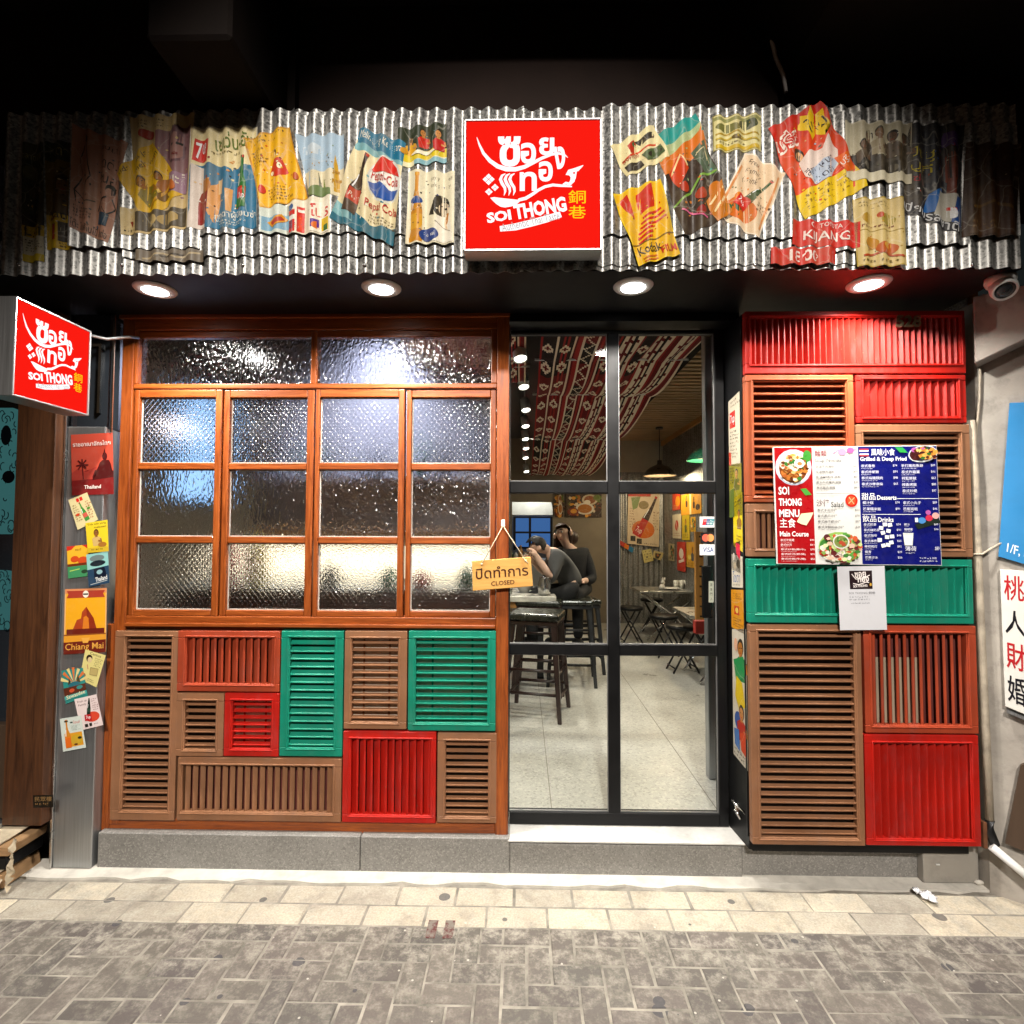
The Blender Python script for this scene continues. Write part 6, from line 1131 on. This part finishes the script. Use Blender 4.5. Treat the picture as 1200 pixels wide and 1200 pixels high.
# woven cloth swagged under the ceiling
def cloth(label, xa, xb, stops, seed):
    q = random.Random(seed); nb = 72; bands = []; DR, LR, CR, BK = lin('6a1216'), lin('9a2422'), lin('ecdcc4'), lin('1c0c0c')
    i = 0
    while i < nb:
        kind = q.choice(('plain', 'cross', 'stripe', 'zig', 'cross', 'stripe')); wd = {'plain': 3, 'cross': 7, 'stripe': 5, 'zig': 5}[kind]
        for j in range(wd): bands.append((kind, j, wd, q.random()))
        bands.append(('line', 0, 1, 0)); i += wd+1
    bands = bands[:nb]
    def colr(u, v):
        kd, j, wd, r = bands[u]
        if kd == 'line': return CR
        if kd == 'plain': return LR if r < .5 else DR
        if kd == 'stripe': return CR if j in (0, 2, 4) and (v+j) % 9 < 7 else (BK if j == 3 else DR)
        if kd == 'zig': return CR if abs(((v % 8)-4)) == j else (BK if (v//16) % 2 else DR)
        m = v % 14; d = abs(j-3)+abs(m-6)
        return CR if d in (2, 3) and (abs(j-3) < 3) else (DR if d < 2 else (LR if r < .3 else BK if (v//40) % 3 == 0 else DR))
    t = thing('hanging_cloth', label, 'cloth', ((xa[0]+xb[0])/2, stops[0][0], stops[0][1]))
    b = B(); V = []; step = .022; ys = []
    for (ya, za, sg), (yb, zb, _) in zip(stops, stops[1:]):
        m = max(6, int((yb-ya)/step))
        for k in range(m): f = k/m; ys.append((ya+(yb-ya)*f, za+(zb-za)*f-sg*4*f*(1-f)))
    ys.append(stops[-1][:2]); T_ = stops[-1][0]-stops[0][0]
    for k, (y, z) in enumerate(ys):
        f = (y-stops[0][0])/T_; x0 = xa[0]+(xa[1]-xa[0])*f; x1 = xb[0]+(xb[1]-xb[0])*f
        V.append([b.bm.verts.new((x0+(x1-x0)*u/nb, y, z+.012*math.sin(u*.35+y*2)+.006*math.sin(u*.9+y*5))) for u in range(nb+1)])
    for k in range(len(V)-1):
        for u in range(nb):
            f = b.bm.faces.new((V[k][u], V[k][u+1], V[k+1][u+1], V[k+1][u])); f.smooth = True
            col = colr(u, k)
            for l in f.loops: l[b.cl] = col
    b.ob('fabric', M_FABRIC, t, recalc=False)
    b = B()
    for (y, z, _) in stops:
        f = (y-stops[0][0])/T_; b.tube([(xa[0]+(xa[1]-xa[0])*f-.03, y, z+.012), (xb[0]+(xb[1]-xb[0])*f+.03, y, z+.012)], .009, 8)
    b.ob('rod', M_WHITEM, t)
zz_ = lambda d, py: CAM.z+(625-py)/640*d
st_ = [(d-D0, zz_(d, py), sg) for d, py, sg in ((3.0, 372, .0), (3.7, 421, .05), (4.55, 462, .07), (6.0, 515, .09), (8.0, 556, .0))]
cloth('long red and cream woven cloth swagged under the middle of the ceiling', (.11, .12), (1.12, .97), st_, 5)
cloth('short red patterned woven cloth near the door, left of the long one', (-.75, -.75), (.02, .02), [(.55, 2.76, .04), (1.25, 2.70, .04), (1.7, 2.72, 0)], 9)

# track spotlights
TL = []
pos = [(610, 421, 3.4, 1), (614, 454, 4.3, 1), (616.5, 481, 5.1, 0), (616, 500, 5.9, 0), (616, 515, 6.6, 0), (616.5, 526, 7.2, 0), (616, 537, 7.8, 0), (617, 553, 8.3, 0), (706, 409, 3.6, 1), (768, 455, 5.0, 1), (709, 518, 6.2, 0), (697, 532, 7.0, 0), (690, 541, 7.8, 0), (679, 552, 8.2, 0)]
OR_ = ('first', 'second', 'third', 'fourth', 'fifth', 'sixth', 'seventh', 'last')
LB_ = [OR_[i]+' white spotlight from the door in the left row on the restaurant ceiling' for i in range(8)]+['white spotlight close behind the upper middle of the glass door', 'white spotlight beside the edge of the slatted ceiling']+[s+' small spotlight along the right edge of the long woven cloth' for s in ('nearest', 'second', 'third', 'farthest')]
pr0 = None
for i, (x, y, d, near) in enumerate(pos):
    p = IP(x, y, d)
    if pr0 is None:
        pr0 = thing('track_spotlight', LB_[i], 'spotlight', p, 'track spotlights on the restaurant ceiling')
        ax = Vector((.15, -.35, -1)).normalized()
        b = B(); b.lathe([(.02, -.13), (.042, -.12), (.046, .0), (.042, .002), (.04, -.01)], p, ax, 20); b.ob('housing', M_WHITEM, pr0)
        b = B(); b.lathe([(.039, -.008), (.0, -.006)], p, ax, 18); b.ob('lamp_face', emis('spot_glow', (1, .93, .8), 14), pr0)
        b = B(); b.tube([p-ax*.1, p-ax*.1+Vector((0, 0, .12))], .008, 6); b.ob('arm', M_WHITEM, pr0)
        o = pr0
    else:
        o = copy_tree(pr0); o.location = p; o['label'] = LB_[i]
    if i in (0, 1, 3, 5, 8, 9, 11): spot('track_lamp', p+Vector((.01, -.03, -.03)), p+Vector((.3, -.5, -2.0)), 100, 118, .7, (1, .91, .78), .05)
b = B(); b.box(-.02, .02, .4, 5.9, CZ-.10, CZ-.07); tag(b.ob('light_track', M_BLACK), 'black ceiling track carrying the left row of spotlights', 'track')

# pendant lamps
def pendant(label, p, r, m, glow):
    t = thing('pendant_lamp', label, 'lamp', p, 'enamel pendant lamps')
    b = B(); b.lathe([(r*.14, r*.98), (r*.16, r*.74), (r*.34, r*.66), (r*.62, r*.52), (r*.84, r*.32), (r*.96, r*.1), (r, .02), (r*1.01, 0), (r*.96, .01), (r*.80, r*.28), (r*.58, r*.46), (r*.32, r*.6), (r*.12, r*.7)], p, (0, 0, 1), 36, False); b.ob('shade', m, t)
    b = B(); b.lathe([(r*.80, r*.20), (r*.79, r*.205), (r*.40, r*.47), (.01, r*.5)], p, (0, 0, 1), 30, False); b.ob('reflector', emis('pendant_glow', (1, .78, .45), 2.6), t)
    b = B(); b.lathe([(.0, -.02), (.03, 0), (.034, .03), (.02, .07)], p+Vector((0, 0, r*.3)), (0, 0, 1), 14); b.ob('bulb', emis('bulb_glow', (1, .85, .6), 12), t)
    b = B(); b.tube([p+Vector((0, 0, r*.95)), Vector((p.x, p.y, CZ-.06))], .006, 6); b.lathe([(.05, 0), (.05, .025)], (p.x, p.y, CZ-.09), (0, 0, 1), 16); b.ob('cord', M_DARKM, t)
    d = bpy.data.lights.new('pendant_lamp_light', 'POINT'); d.energy = 55; d.color = (1, .78, .5); d.shadow_soft_size = .05
    l = bpy.data.objects.new('pendant_lamp_light', d); COLL.objects.link(l); l.location = p+Vector((0, 0, .01))
pendant('brown dome pendant lamp over the table by the back metal wall', IP(773, 558, 7.3), .215, M_BROWNEN, 1)
pendant('green dome pendant lamp at the right edge of the glass door', IP(829, 540, 5.4), .20, M_GREENEN, 1)
pendant('small dark dome pendant lamp far back, below the green one', IP(812, 561, 7.6), .16, M_BROWNEN, 1)

# stools
def barstool(label, x, y, ang, zs_=.78, m=M_STOOLW):
    t = thing('bar_stool', label, 'bar stool', (0, 0, 0), 'bar stools at the high table')
    b = B(); b.box(-.20, .20, -.18, .18, zs_-.055, zs_, .022, 3); b.ob('seat', M_LEATHER, t)
    b = B(); b.box(-.19, .19, -.17, .17, zs_-.085, zs_-.056, .004); b.ob('seat_frame', m, t)
    cs = []
    for sx, sy in ((-1, -1), (1, -1), (1, 1), (-1, 1)):
        b = B(); A, C = Vector((sx*.16, sy*.14, zs_-.08)), Vector((sx*.215, sy*.20, 0)); cs.append((A, C)); w0, w1 = .021, .015
        b.hexa([C+Vector(v) for v in ((-w1, -w1, 0), (w1, -w1, 0), (w1, w1, 0), (-w1, w1, 0))]+[A+Vector(v) for v in ((-w0, -w0, 0), (w0, -w0, 0), (w0, w0, 0), (-w0, w0, 0))], .003); b.ob('leg', m, t)
    for f in (.28, .52, .72):
        b = B()
        for i in range(4):
            if f > .6 and i % 2: continue
            (A, C), (A2, C2) = cs[i], cs[(i+1) % 4]; p, q = C.lerp(A, f-(.05 if i % 2 else 0)), C2.lerp(A2, f-(.05 if i % 2 else 0)); b.tube([p, q], .012, 6)
        b.ob('stretcher', m, t)
    t.location = (x, y, FZ); t.rotation_euler = (0, 0, ang); return t
p = IP(634, 873, 1.0)
barstool('dark bar stool nearest the glass door with a shiny dark green seat', .115, 1.72, rad(-14))
barstool('dark bar stool standing right behind the nearest one', .16, 2.38, rad(-8), .80)
barstool('black bar stool under the seated woman', .57, 3.05, rad(6), .73, M_DARKM)
barstool('black bar stool under the leaning man', .46, 2.62, rad(-4), .78, M_DARKM)
# high table
t = thing('high_table', 'high bar table with a pale stone top beside the bar stools', 'table', (-.4, 2.9, FZ))
tx1 = IP(652, 700, 4.75).x; tz = IP(640, 699, 4.75).z
b = B(); b.box(-1.3, tx1, 2.2, 3.1, tz-.05, tz, .006, 2); b.ob('tabletop', M_STONE, t)
b = B(); b.box(-1.25, tx1-.05, 2.26, 3.04, tz-.11, tz-.052); b.ob('apron', M_STRIPW, t)
for x, y in ((-1.2, 2.3), (tx1-.12, 2.75), (-1.2, 3.0)):
    b = B(); b.box(x-.03, x+.03, y-.03, y+.03, FZ, tz-.11, .004); b.ob('leg', M_DARKM, t)
def dish(label, p, r, h=.02, m=M_PLATE, name='plate', cat='plate'):
    b = B(); b.lathe([(r*.5, 0), (r*.55, h*.2), (r, h), (r*.98, h+.003), (r*.5, h*.35), (.0, h*.3)], p, (0, 0, 1), 24, False); return tag(b.ob(name, m), label, cat)
dish('white bowl on the high table in front of the leaning man', Vector((.02, 2.55, tz)), .085, .06, M_PLATE, 'bowl', 'bowl')
b = B(); b.lathe([(.03, 0), (.036, .10), (.034, .10), (.028, .004)], (-.12, 2.4, tz), (0, 0, 1), 18, False); tag(b.ob('water_glass', M_CLEAR), 'clear water glass on the high table', 'glass')
# steel stools / shakers glint
p = IP(660, 700, 4.9)
b = B(); b.lathe([(.03, 0), (.055, .02), (.06, .09), (.04, .15), (.045, .16)], Vector((tx1-.10, 2.3, tz)), (0, 0, 1), 20); tag(b.ob('steel_jug', M_CHROME), 'small shiny steel jug at the right end of the high table', 'jug')

# folding tables and stools at right
def table(label, c, w_, d_, h):
    t = thing('folding_table', label, 'table', (c[0], c[1], FZ), 'folding tables at the right side')
    b = B(); b.box(c[0]-w_/2, c[0]+w_/2, c[1]-d_/2, c[1]+d_/2, FZ+h-.03, FZ+h, .006, 2); b.ob('tabletop', M_TABLE, t)
    for sy in (-1, 1):
        for s in (-1, 1):
            b = B(); y = c[1]+sy*(d_/2-.05); b.tube([(c[0]+s*(w_/2-.05), y, FZ+h-.03), (c[0]-s*.02, y+.012*s, FZ+h*.5), (c[0]-s*(w_/2-.12), y+.012*s, FZ+.03), (c[0]-s*(w_/2-.10), y+.012*s, FZ+.006)], .012, 8); b.ob('leg', M_CHROME, t)
ta = IP(782, 690, 7.4); tb = IP(822, 716, 5.35)
HA = ta.z-FZ; HB = tb.z-FZ
table('steel topped folding table by the back metal wall under the brown pendant lamp', (ta.x, ta.y), .86, .6, HA)
table('steel topped folding table in front, nearer to the door', (tb.x+.15, tb.y), .70, .6, HB)
def fstool(label, x, y, ang=0):
    t = thing('folding_stool', label, 'stool', (0, 0, 0), 'round folding stools at the right side'); h = .46
    b = B(); b.lathe([(.15, 0), (.16, .008), (.16, .03), (.14, .042), (.02, .045)], (0, 0, h-.04), (0, 0, 1), 24); b.ob('seat', M_BLACK, t)
    for s in (-1, 1):
        b = B(); b.tube([(-.13*s, -.10, 0), (-.13*s, -.10, .006), (.10*s, -.09, h-.045)], .010, 8); b.tube([(-.13*s, .10, 0), (.10*s, .09, h-.045)], .010, 8); b.tube([(-.115*s, -.098, .05), (-.115*s, .098, .05)], .008, 6); b.ob('leg_frame', M_DARKM, t)
    t.location = (x, y, FZ); t.rotation_euler = (0, 0, ang); return t
for i, (x, y, d, a_, lb_) in enumerate(((739, 752, 7.0, .1, 'black folding stool at the left of the back table, beside the door mullion'), (764, 752, 7.9, -.2, 'black folding stool half under the back table by the metal wall'), (778, 775, 6.3, .3, 'black folding stool between the two folding tables'), (800, 805, 5.6, .1, 'black folding stool at the left of the nearer folding table'), (822, 800, 5.9, -.3, 'black folding stool behind the nearer folding table at right'))):
    p = IP(x, y, d); fstool(lb_, p.x, p.y, a_)
b = B(); p = Vector((ta.x-.10, ta.y-.12, FZ+HA)); b.lathe([(.035, 0), (.042, .03), (.03, .06), (.022, .07)], p, (0, 0, 1), 14); b.ball(p+Vector((.012, 0, .095)), .028, 2, (1, .9, 1.1)); b.lathe([(.008, 0), (.012, .03), (.003, .06)], p+Vector((.004, 0, .11)), (.1, 0, 1), 8); b.lathe([(.008, 0), (.012, .03), (.003, .06)], p+Vector((.024, 0, .11)), (.3, 0, 1), 8)
tag(b.ob('rabbit_figurine', M_PLATE), 'small white rabbit figurine on the back folding table', 'figurine')
dish('white oval plate on the back folding table', Vector((ta.x+.02, ta.y-.1, FZ+HA)), .13)
dish('white plate on the nearer folding table', Vector((tb.x+.12, tb.y-.12, FZ+HB)), .10)
for k, dx in enumerate((.17, .24, .31)):
    b = B(); b.lathe([(.03, 0), (.036, .11), (.033, .11), (.027, .004)], (ta.x+dx-.04, ta.y+.05, FZ+HA), (0, 0, 1), 16, False); tag(b.ob('water_glass', mk('frosted_glass', (.5, .5, .46), .2)), ('leftmost', 'middle', 'rightmost')[k]+' of the three pale tumblers on the back folding table', 'glass')
t = thing('utensil_holder', 'steel and black utensil holder on the back folding table', 'holder', (ta.x+.36, ta.y, FZ+HA))
b = B(); b.lathe([(.055, 0), (.055, .17)], t.location, (0, 0, 1), 20); b.ob('can', M_CHROME, t)
b = B(); b.lathe([(.06, 0), (.06, .10)], t.location+Vector((0, 0, .171)), (0, 0, 1), 20); b.ob('collar', M_BLACK, t)
b = B()
for k in range(7): b.tube([t.location+Vector((0, 0, .25)), t.location+Vector((rnd.uniform(-.06, .06), rnd.uniform(-.05, .05), .36+rnd.uniform(0, .06)))], .004, 5)
b.ob('chopsticks', M_STRIPW, t)

# ================================================================== what glows behind the frosted window
t = thing('bar_counter', 'lit bar counter behind the frosted lower panes of the wooden window', 'counter', (-1, .9, FZ))
zA, zB = CAM.z+(625-632)/640*3.2, CAM.z+(625-680)/640*3.2
b = B(); b.box(-2.02, -.14, .85, .95, FZ, zA+.02, .004); b.ob('back_panel', mk('cream_tile', (.72, .66, .50), .3, 0, .08, 6, .05), t)
b = B(); b.box(-1.6, -.13, .62, .95, zA+.021, zA+.05, .004); b.ob('shelf', M_STRIPW, t)
b = B(); b.box(-1.98, -.18, .845, .849, CAM.z+(625-678)/640*3.4, CAM.z+(625-640)/640*3.4); b.ob('backlit_panel', emis('warm_led', (1, .84, .58), 2.1), t)
b = B(); b.box(-1.9, -.14, .30, .849, FZ, zB-.02, .004); b.ob('worktop', mk('grey_green_worktop', (.22, .22, .18), .35, 0, .3, 6, .1), t)
for k, (x, m, h, lb_) in enumerate(((-1.62, (.7, .06, .04), .28, 'red bottle at the left end of the bar behind the frosted glass'), (-1.46, (.75, .55, .06), .30, 'yellow bottle beside the red one behind the frosted glass'), (-1.05, (.10, .10, .09), .14, 'dark jar on the bar behind the second column of panes'), (-.72, (.06, .22, .12), .12, 'green tub on the bar behind the third column of panes'), (-.55, (.45, .12, .10), .10, 'red tub on the bar behind the third column of panes'), (-.3, (.10, .25, .16), .13, 'green jar at the right end of the bar behind the frosted glass'))):
    b = B(); b.lathe([(.05, 0), (.052, h*.6), (.018, h*.8), (.018, h)], (x, .40, zB-.02), (0, 0, 1), 16); tag(b.ob('bar_bottle' if h > .19 else 'bar_jar', mk('bottle_%d' % k, m, .3, 0, .05)), lb_, 'bottle' if h > .19 else 'jar')
t = thing('wall_screen', 'glowing blue white screen behind the upper left frosted panes', 'screen', (-1.5, .9, 1.8))
a, c = W(205, 455, .75), W(248, 585, .75); b = B(); b.box(a.x-.03, c.x+.05, .76, .80, c.z-.03, a.z+.03, .004); b.ob('bezel', M_BLACK, t)
b = B(); b.box(a.x, c.x+.02, .755, .7595, c.z, a.z); b.ob('display', emis('blue_screen', (.36, .62, 1.0), 1.5), t)
G7 = 'bulbs added behind the frosted window'  # bulbs added to make bright patches in the patterned glass
for x_, y_, s_, l_ in ((300, 420, 5, 'added bulb behind the left transom pane'), (470, 425, 2.4, 'added bulb behind the right transom pane'), (298, 500, .8, 'added bulb behind the second column of panes')):
    p = W(x_, y_, .7); t = thing('added_bulb', l_, 'lamp', p, G7); b = B(); b.ball(p, .035, 2); b.ob('globe', emis('bulb_%g' % s_, (1, .93, .86), s_*.8), t); b = B(); b.tube([p+Vector((0, 0, .03)), (p.x, p.y, 2.98)], .004, 5); b.ob('flex', M_DARKM, t)
p = W(200, 500, .6); b = B(); b.lathe([(.0, -.045), (.05, -.03), (.06, 0), (.05, .03), (.0, .045)], p, (0, 0, 1), 20); tag(b.ob('globe_lamp', emis('pink_white_globe', (1, .84, .82), 5)), 'pinkish white globe lamp glowing behind the upper left frosted pane', 'lamp')
b = B(); b.box(-1.9, -.12, 1.3, 1.35, 1.2, 2.9); tag(b.ob('grey_screen_wall', mk('mid_grey_paint', (.30, .29, .34), .6, 0, .5, 1.8, .05)), 'grey partition behind the frosted window', 'partition')
t = thing('wall_shelf', 'plain shelf added behind the middle row of frosted panes', 'shelf', (-1, 1.2, 1.9))  # shelf and bottles added to give light and dark contrast through the glass
zs1 = CAM.z+(625-560)/640*3.75; b = B(); b.box(-1.88, -.16, 1.02, 1.299, zs1-.03, zs1, .004); b.ob('board', MC['mid_grey_paint'] if 'mid_grey_paint' in MC else M_PLASTER, t)
for k in range(11):
    h = rnd.uniform(.16, .32); x = -1.78+k*.155; r = rnd.uniform(.035, .055); b = B(); b.lathe([(r, 0), (r*1.03, h*.6), (r*.45, h*.8), (r*.42, h)], (x, 1.14, zs1), (0, 0, 1), 14)
    tag(b.ob('shelf_bottle', (M_BLACK, M_PLATE, M_GREENEN, M_BROWNEN, M_STEEL)[k % 5]), 'added bottle on the shelf behind the frosted window, '+('first', 'second', 'third', 'fourth', 'fifth', 'sixth', 'seventh', 'eighth', 'ninth', 'tenth', 'last')[k]+' from the left', 'bottle', 'bottles added on the shelf behind the frosted window')
spot('bar_lamp', (-1.0, 1.1, 2.95), (-.9, 1.5, 1.6), 430, 130, .8, (.80, .86, 1), .30)  # unseen fill light added to brighten the partition behind the panes

# ================================================================== people
def skin_mesh(joints, edges, root):
    names = list(joints); me = bpy.data.meshes.new('s'); me.from_pydata([joints[n][0] for n in names], [(names.index(a), names.index(c)) for a, c in edges], [])
    o = bpy.data.objects.new('s', me); COLL.objects.link(o); o.modifiers.new('sk', 'SKIN')
    for i, n in enumerate(names):
        r = joints[n][1]; me.skin_vertices[0].data[i].radius = r if isinstance(r, tuple) else (r, r); me.skin_vertices[0].data[i].use_root = n == root
    s_ = o.modifiers.new('sub', 'SUBSURF'); s_.levels = 2; s_.render_levels = 2
    dg = bpy.context.evaluated_depsgraph_get(); m = bpy.data.meshes.new_from_object(o.evaluated_get(dg)); bpy.data.objects.remove(o)
    for p in m.polygons: p.use_smooth = True
    return m
def hand(J, E, wrist, pre, d, up, curl):
    """five finger chains rooted in the palm"""
    w0 = Vector(J[wrist][0]); d = Vector(d).normalized(); up = Vector(up).normalized(); s = d.cross(up).normalized()
    pm = w0+d*.045; J[pre+'palm'] = (tuple(pm), (.036, .020)); E.append((wrist, pre+'palm'))
    for k, (o_, L) in enumerate(((-.026, .066), (-.009, .076), (.009, .072), (.026, .056))):
        a = pm+d*.035+s*o_; m = a+d*L*.5-up*L*curl*.25; e = m+d*L*.3-up*L*curl*.6
        for n, p, r in (('a', a, .0105), ('m', m, .0092), ('e', e, .0078)): J[pre+n+str(k)] = (tuple(p), r)
        E += [(pre+'palm', pre+'a'+str(k)), (pre+'a'+str(k), pre+'m'+str(k)), (pre+'m'+str(k), pre+'e'+str(k))]
    a = w0+d*.03-s*.035; e = a+d*.04-s*.022-up*.012; J[pre+'t'] = (tuple(a), .012); J[pre+'t2'] = (tuple(e), .009); E += [(pre+'palm', pre+'t'), (pre+'t', pre+'t2')]
def person(label, P, face, hair, shirt, trous, up_h, wide=1.):
    """P: joint name -> point. face: unit direction the face looks. One continuous body; clothes and hair are children."""
    V = {k: Vector(v) for k, v in P.items()}; t = thing('person', label, 'person', (V['pelvis'].x, V['pelvis'].y, FZ)); J, E = {}, []
    R_ = dict(pelvis=.115, waist=.105, chest=.125, neck=.050, jaw=.055, head=.088, crown=.072, ls=.062, rs=.062, le=.044, re=.044, lw=.029, rw=.029, lk=.058, rk=.058, lh=.085, rh=.085, la=.038, ra=.038, lf=.034, rf=.034)
    for k, v in V.items(): J[k] = (tuple(v), R_[k]*wide)
    ch = [('pelvis', 'waist'), ('waist', 'chest'), ('chest', 'neck'), ('neck', 'jaw'), ('jaw', 'head'), ('head', 'crown'), ('chest', 'ls'), ('ls', 'le'), ('le', 'lw'), ('chest', 'rs'), ('rs', 're'), ('re', 'rw'), ('pelvis', 'lh'), ('lh', 'lk'), ('lk', 'la'), ('la', 'lf'), ('pelvis', 'rh'), ('rh', 'rk'), ('rk', 'ra'), ('ra', 'rf')]
    JB_ = {k: (J[k][0], J[k][1]*(.84 if k in ('pelvis', 'waist', 'chest', 'lh', 'rh', 'ls', 'rs') else 1)) for k in J}; EB = list(ch)
    for s in ('l', 'r'): hand(JB_, EB, s+'w', s, V[s+'w']-V[s+'e'], (0, 0, 1), .9)
    body = link('body', skin_mesh(JB_, EB, 'pelvis'), M_SKIN, t)
    Jt = {k: (J[k][0], J[k][1]+.016) for k in ('pelvis', 'waist', 'chest', 'ls', 'rs', 'le', 're')}; Jt['nk'] = (tuple(V['chest'].lerp(V['neck'], .72)), .062)
    for s in 'lr': Jt[s+'c'] = (tuple(V[s+'e'].lerp(V[s+'w'], shirt[1])), .042)
    link('shirt', skin_mesh(Jt, [('pelvis', 'waist'), ('waist', 'chest'), ('chest', 'nk'), ('chest', 'ls'), ('ls', 'le'), ('le', 'lc'), ('chest', 'rs'), ('rs', 're'), ('re', 'rc')], 'pelvis'), shirt[0], t)
    Jl = {k: (J[k][0], J[k][1]+.014) for k in ('pelvis', 'lh', 'rh', 'lk', 'rk', 'la', 'ra')}; Jl['ws'] = (tuple(V['pelvis'].lerp(V['waist'], .8)), .112)
    link('trousers', skin_mesh(Jl, [('pelvis', 'ws'), ('pelvis', 'lh'), ('lh', 'lk'), ('lk', 'la'), ('pelvis', 'rh'), ('rh', 'rk'), ('rk', 'ra')], 'pelvis'), trous, t)
    for s in 'lr':
        f = V[s+'f']-V[s+'a']; b = B(); c = V[s+'a']+f*.5; b.ball(c, .05, 2, (1+abs(f.x)*9, 1+abs(f.y)*9, .8)); b.ob('shoe', M_CLOTHB, t)
    # face on the head
    f = Vector(face).normalized(); uph = Vector(up_h).normalized(); sd = f.cross(uph).normalized(); h = V['head']
    rr = .093
    b = B(); b.lathe([(.017, -.01), (.011, .008), (.004, .018)], h+f*(rr-.012)-uph*.026, (f-uph*.5), 8); b.ball(h+f*(rr-.010)-uph*.036, .0125, 1); b.ob('nose', M_SKIN, body)
    b = B()
    for s in (-1, 1): b.ball(h+f*(rr-.014)+sd*s*.033+uph*.005, .0105, 2)
    b.ob('eyes', M_PLATE, body)
    b = B()
    for s in (-1, 1): b.ball(h+f*(rr-.007)+sd*s*.033+uph*.004, .0068, 1); b.tube([h+f*(rr-.004)+sd*s*.016+uph*.026, h+f*(rr-.004)+sd*s*.034+uph*.030, h+f*(rr-.016)+sd*s*.052+uph*.024], .004, 5)
    b.ob('pupils_and_brows', M_HAIR, body)
    b = B(); b.tube([h+f*(rr-.014)-sd*.024-uph*.066, h+f*(rr-.002)-uph*.068, h+f*(rr-.014)+sd*.024-uph*.066], [.003, .0065, .003], 6); b.ob('lips', mk('lips', (.42, .13, .11), .4), body)
    b = B()
    for s in (-1, 1): b.ball(h+sd*s*.094-uph*.01, .026, 2, (.6 if abs(sd.x) > .6 else 1, 1 if abs(sd.x) > .6 else .6, 1.2))
    b.ob('ears', M_SKIN, body)
    b = B(); hair(b, h, f, uph, sd); b.ob('hair', M_HAIR if hair is hair_short else mk('dark_brown_hair', (.035, .016, .010), .45, 0, .3, 60, .5, 200), t)
    return t
def hair_short(b, h, f, u, s, r=.097):
    M_ = Matrix((s, f, u)).transposed().to_4x4()
    bmesh.ops.create_icosphere(b.bm, subdivisions=4, radius=r, matrix=Matrix.Translation(h+u*.010-f*.006) @ M_ @ Matrix.Diagonal((.94, 1.05, 1.0, 1)))
    kill = [v for v in b.bm.verts if (v.co-h).dot(f) > .010+.012*math.sin((v.co-h).dot(s)*70) and (v.co-h).dot(u) < .074 or (v.co-h).dot(u) < -.055 or ((v.co-h).dot(f) > -.02 and (v.co-h).dot(u) < .0)]
    bmesh.ops.delete(b.bm, geom=kill, context='VERTS')
    for v in b.bm.verts: v.co += (v.co-h).normalized()*rnd.uniform(-.003, .004)
    for g in b.bm.faces: g.smooth = True
def hair_long(b, h, f, u, s):
    hair_short(b, h, f, u, s); b.ball(h+Vector((.10, .05, -.045)), .062, 3, (1.1, .9, 1.15))
    for k in range(16):
        a = (k-8)*.2; st = h+s*math.sin(a)*.088-f*(math.cos(a)*.085)+u*.0; e = st-u*.12+s*.03-f*.02
        b.tube([st, st.lerp(e, .5)+s*.01-f*.02, e+s*.03-Vector((0, 0, .08))], [.026, .026, .012], 7)
# leaning man, eating at the high table, facing left
px = lambda x, y, d: IP(x, y, d)
mh = px(628, 641, 5.15)
hands_z = tz+.10
person('man in a grey shirt leaning over the high table, holding chopsticks to his mouth', dict(
    pelvis=(.47, 2.62, FZ+.86), waist=(.45, 2.62, FZ+.98), chest=(.34, 2.62, FZ+1.13), neck=(.245, 2.61, FZ+1.225), jaw=(.175, 2.60, FZ+1.255), head=(mh.x, 2.60, mh.z-.005), crown=(mh.x-.015, 2.60, mh.z+.055),
    ls=(.31, 2.45, FZ+1.17), rs=(.32, 2.79, FZ+1.17), le=(.27, 2.36, FZ+.97), re=(.22, 2.84, FZ+.99), lw=(.13, 2.44, FZ+1.17), rw=(.10, 2.72, FZ+1.12),
    lh=(.44, 2.52, FZ+.83), rh=(.44, 2.72, FZ+.83), lk=(.06, 2.48, FZ+.80), rk=(.06, 2.78, FZ+.80), la=(.10, 2.48, FZ+.36), ra=(.10, 2.78, FZ+.36), lf=(-.04, 2.48, FZ+.33), rf=(-.04, 2.78, FZ+.33)),
    (-.86, -.18, -.46), hair_short, (M_SHIRTG, .05), M_CLOTHB, (-.45, -.08, .88))
b = B(); s0 = Vector((.06, 2.46, FZ+1.20)); b.tube([s0+Vector((.05, 0, -.01)), s0+Vector((-.10, .05, .02))], .0035, 6); tag(b.ob('chopsticks', M_STRIPW), 'pair of chopsticks held by the man in the grey shirt', 'chopsticks')
wh = px(659, 625, 5.6)
person('woman in black with dark tied hair sitting behind the man, head tilted', dict(
    pelvis=(.57, 3.05, FZ+.81), waist=(.56, 3.05, FZ+.93), chest=(.52, 3.04, FZ+1.13), neck=(.465, 3.03, FZ+1.255), jaw=(wh.x+.018, 3.02, wh.z-.075), head=(wh.x, 3.02, wh.z), crown=(wh.x-.012, 3.03, wh.z+.06),
    ls=(.40, 2.95, FZ+1.19), rs=(.645, 3.09, FZ+1.18), le=(.33, 2.86, FZ+.95), re=(.71, 2.98, FZ+.92), lw=(.23, 2.82, FZ+1.06), rw=(.58, 2.80, FZ+.92),
    lh=(.48, 2.98, FZ+.84), rh=(.64, 3.02, FZ+.84), lk=(.30, 2.72, FZ+.80), rk=(.52, 2.66, FZ+.80), la=(.30, 2.80, FZ+.36), ra=(.54, 2.76, FZ+.36), lf=(.26, 2.68, FZ+.33), rf=(.52, 2.64, FZ+.33)),
    (-.50, -.84, .06), hair_long, (M_CLOTHB, .7), M_CLOTHB, (-.20, .02, .97), .90)
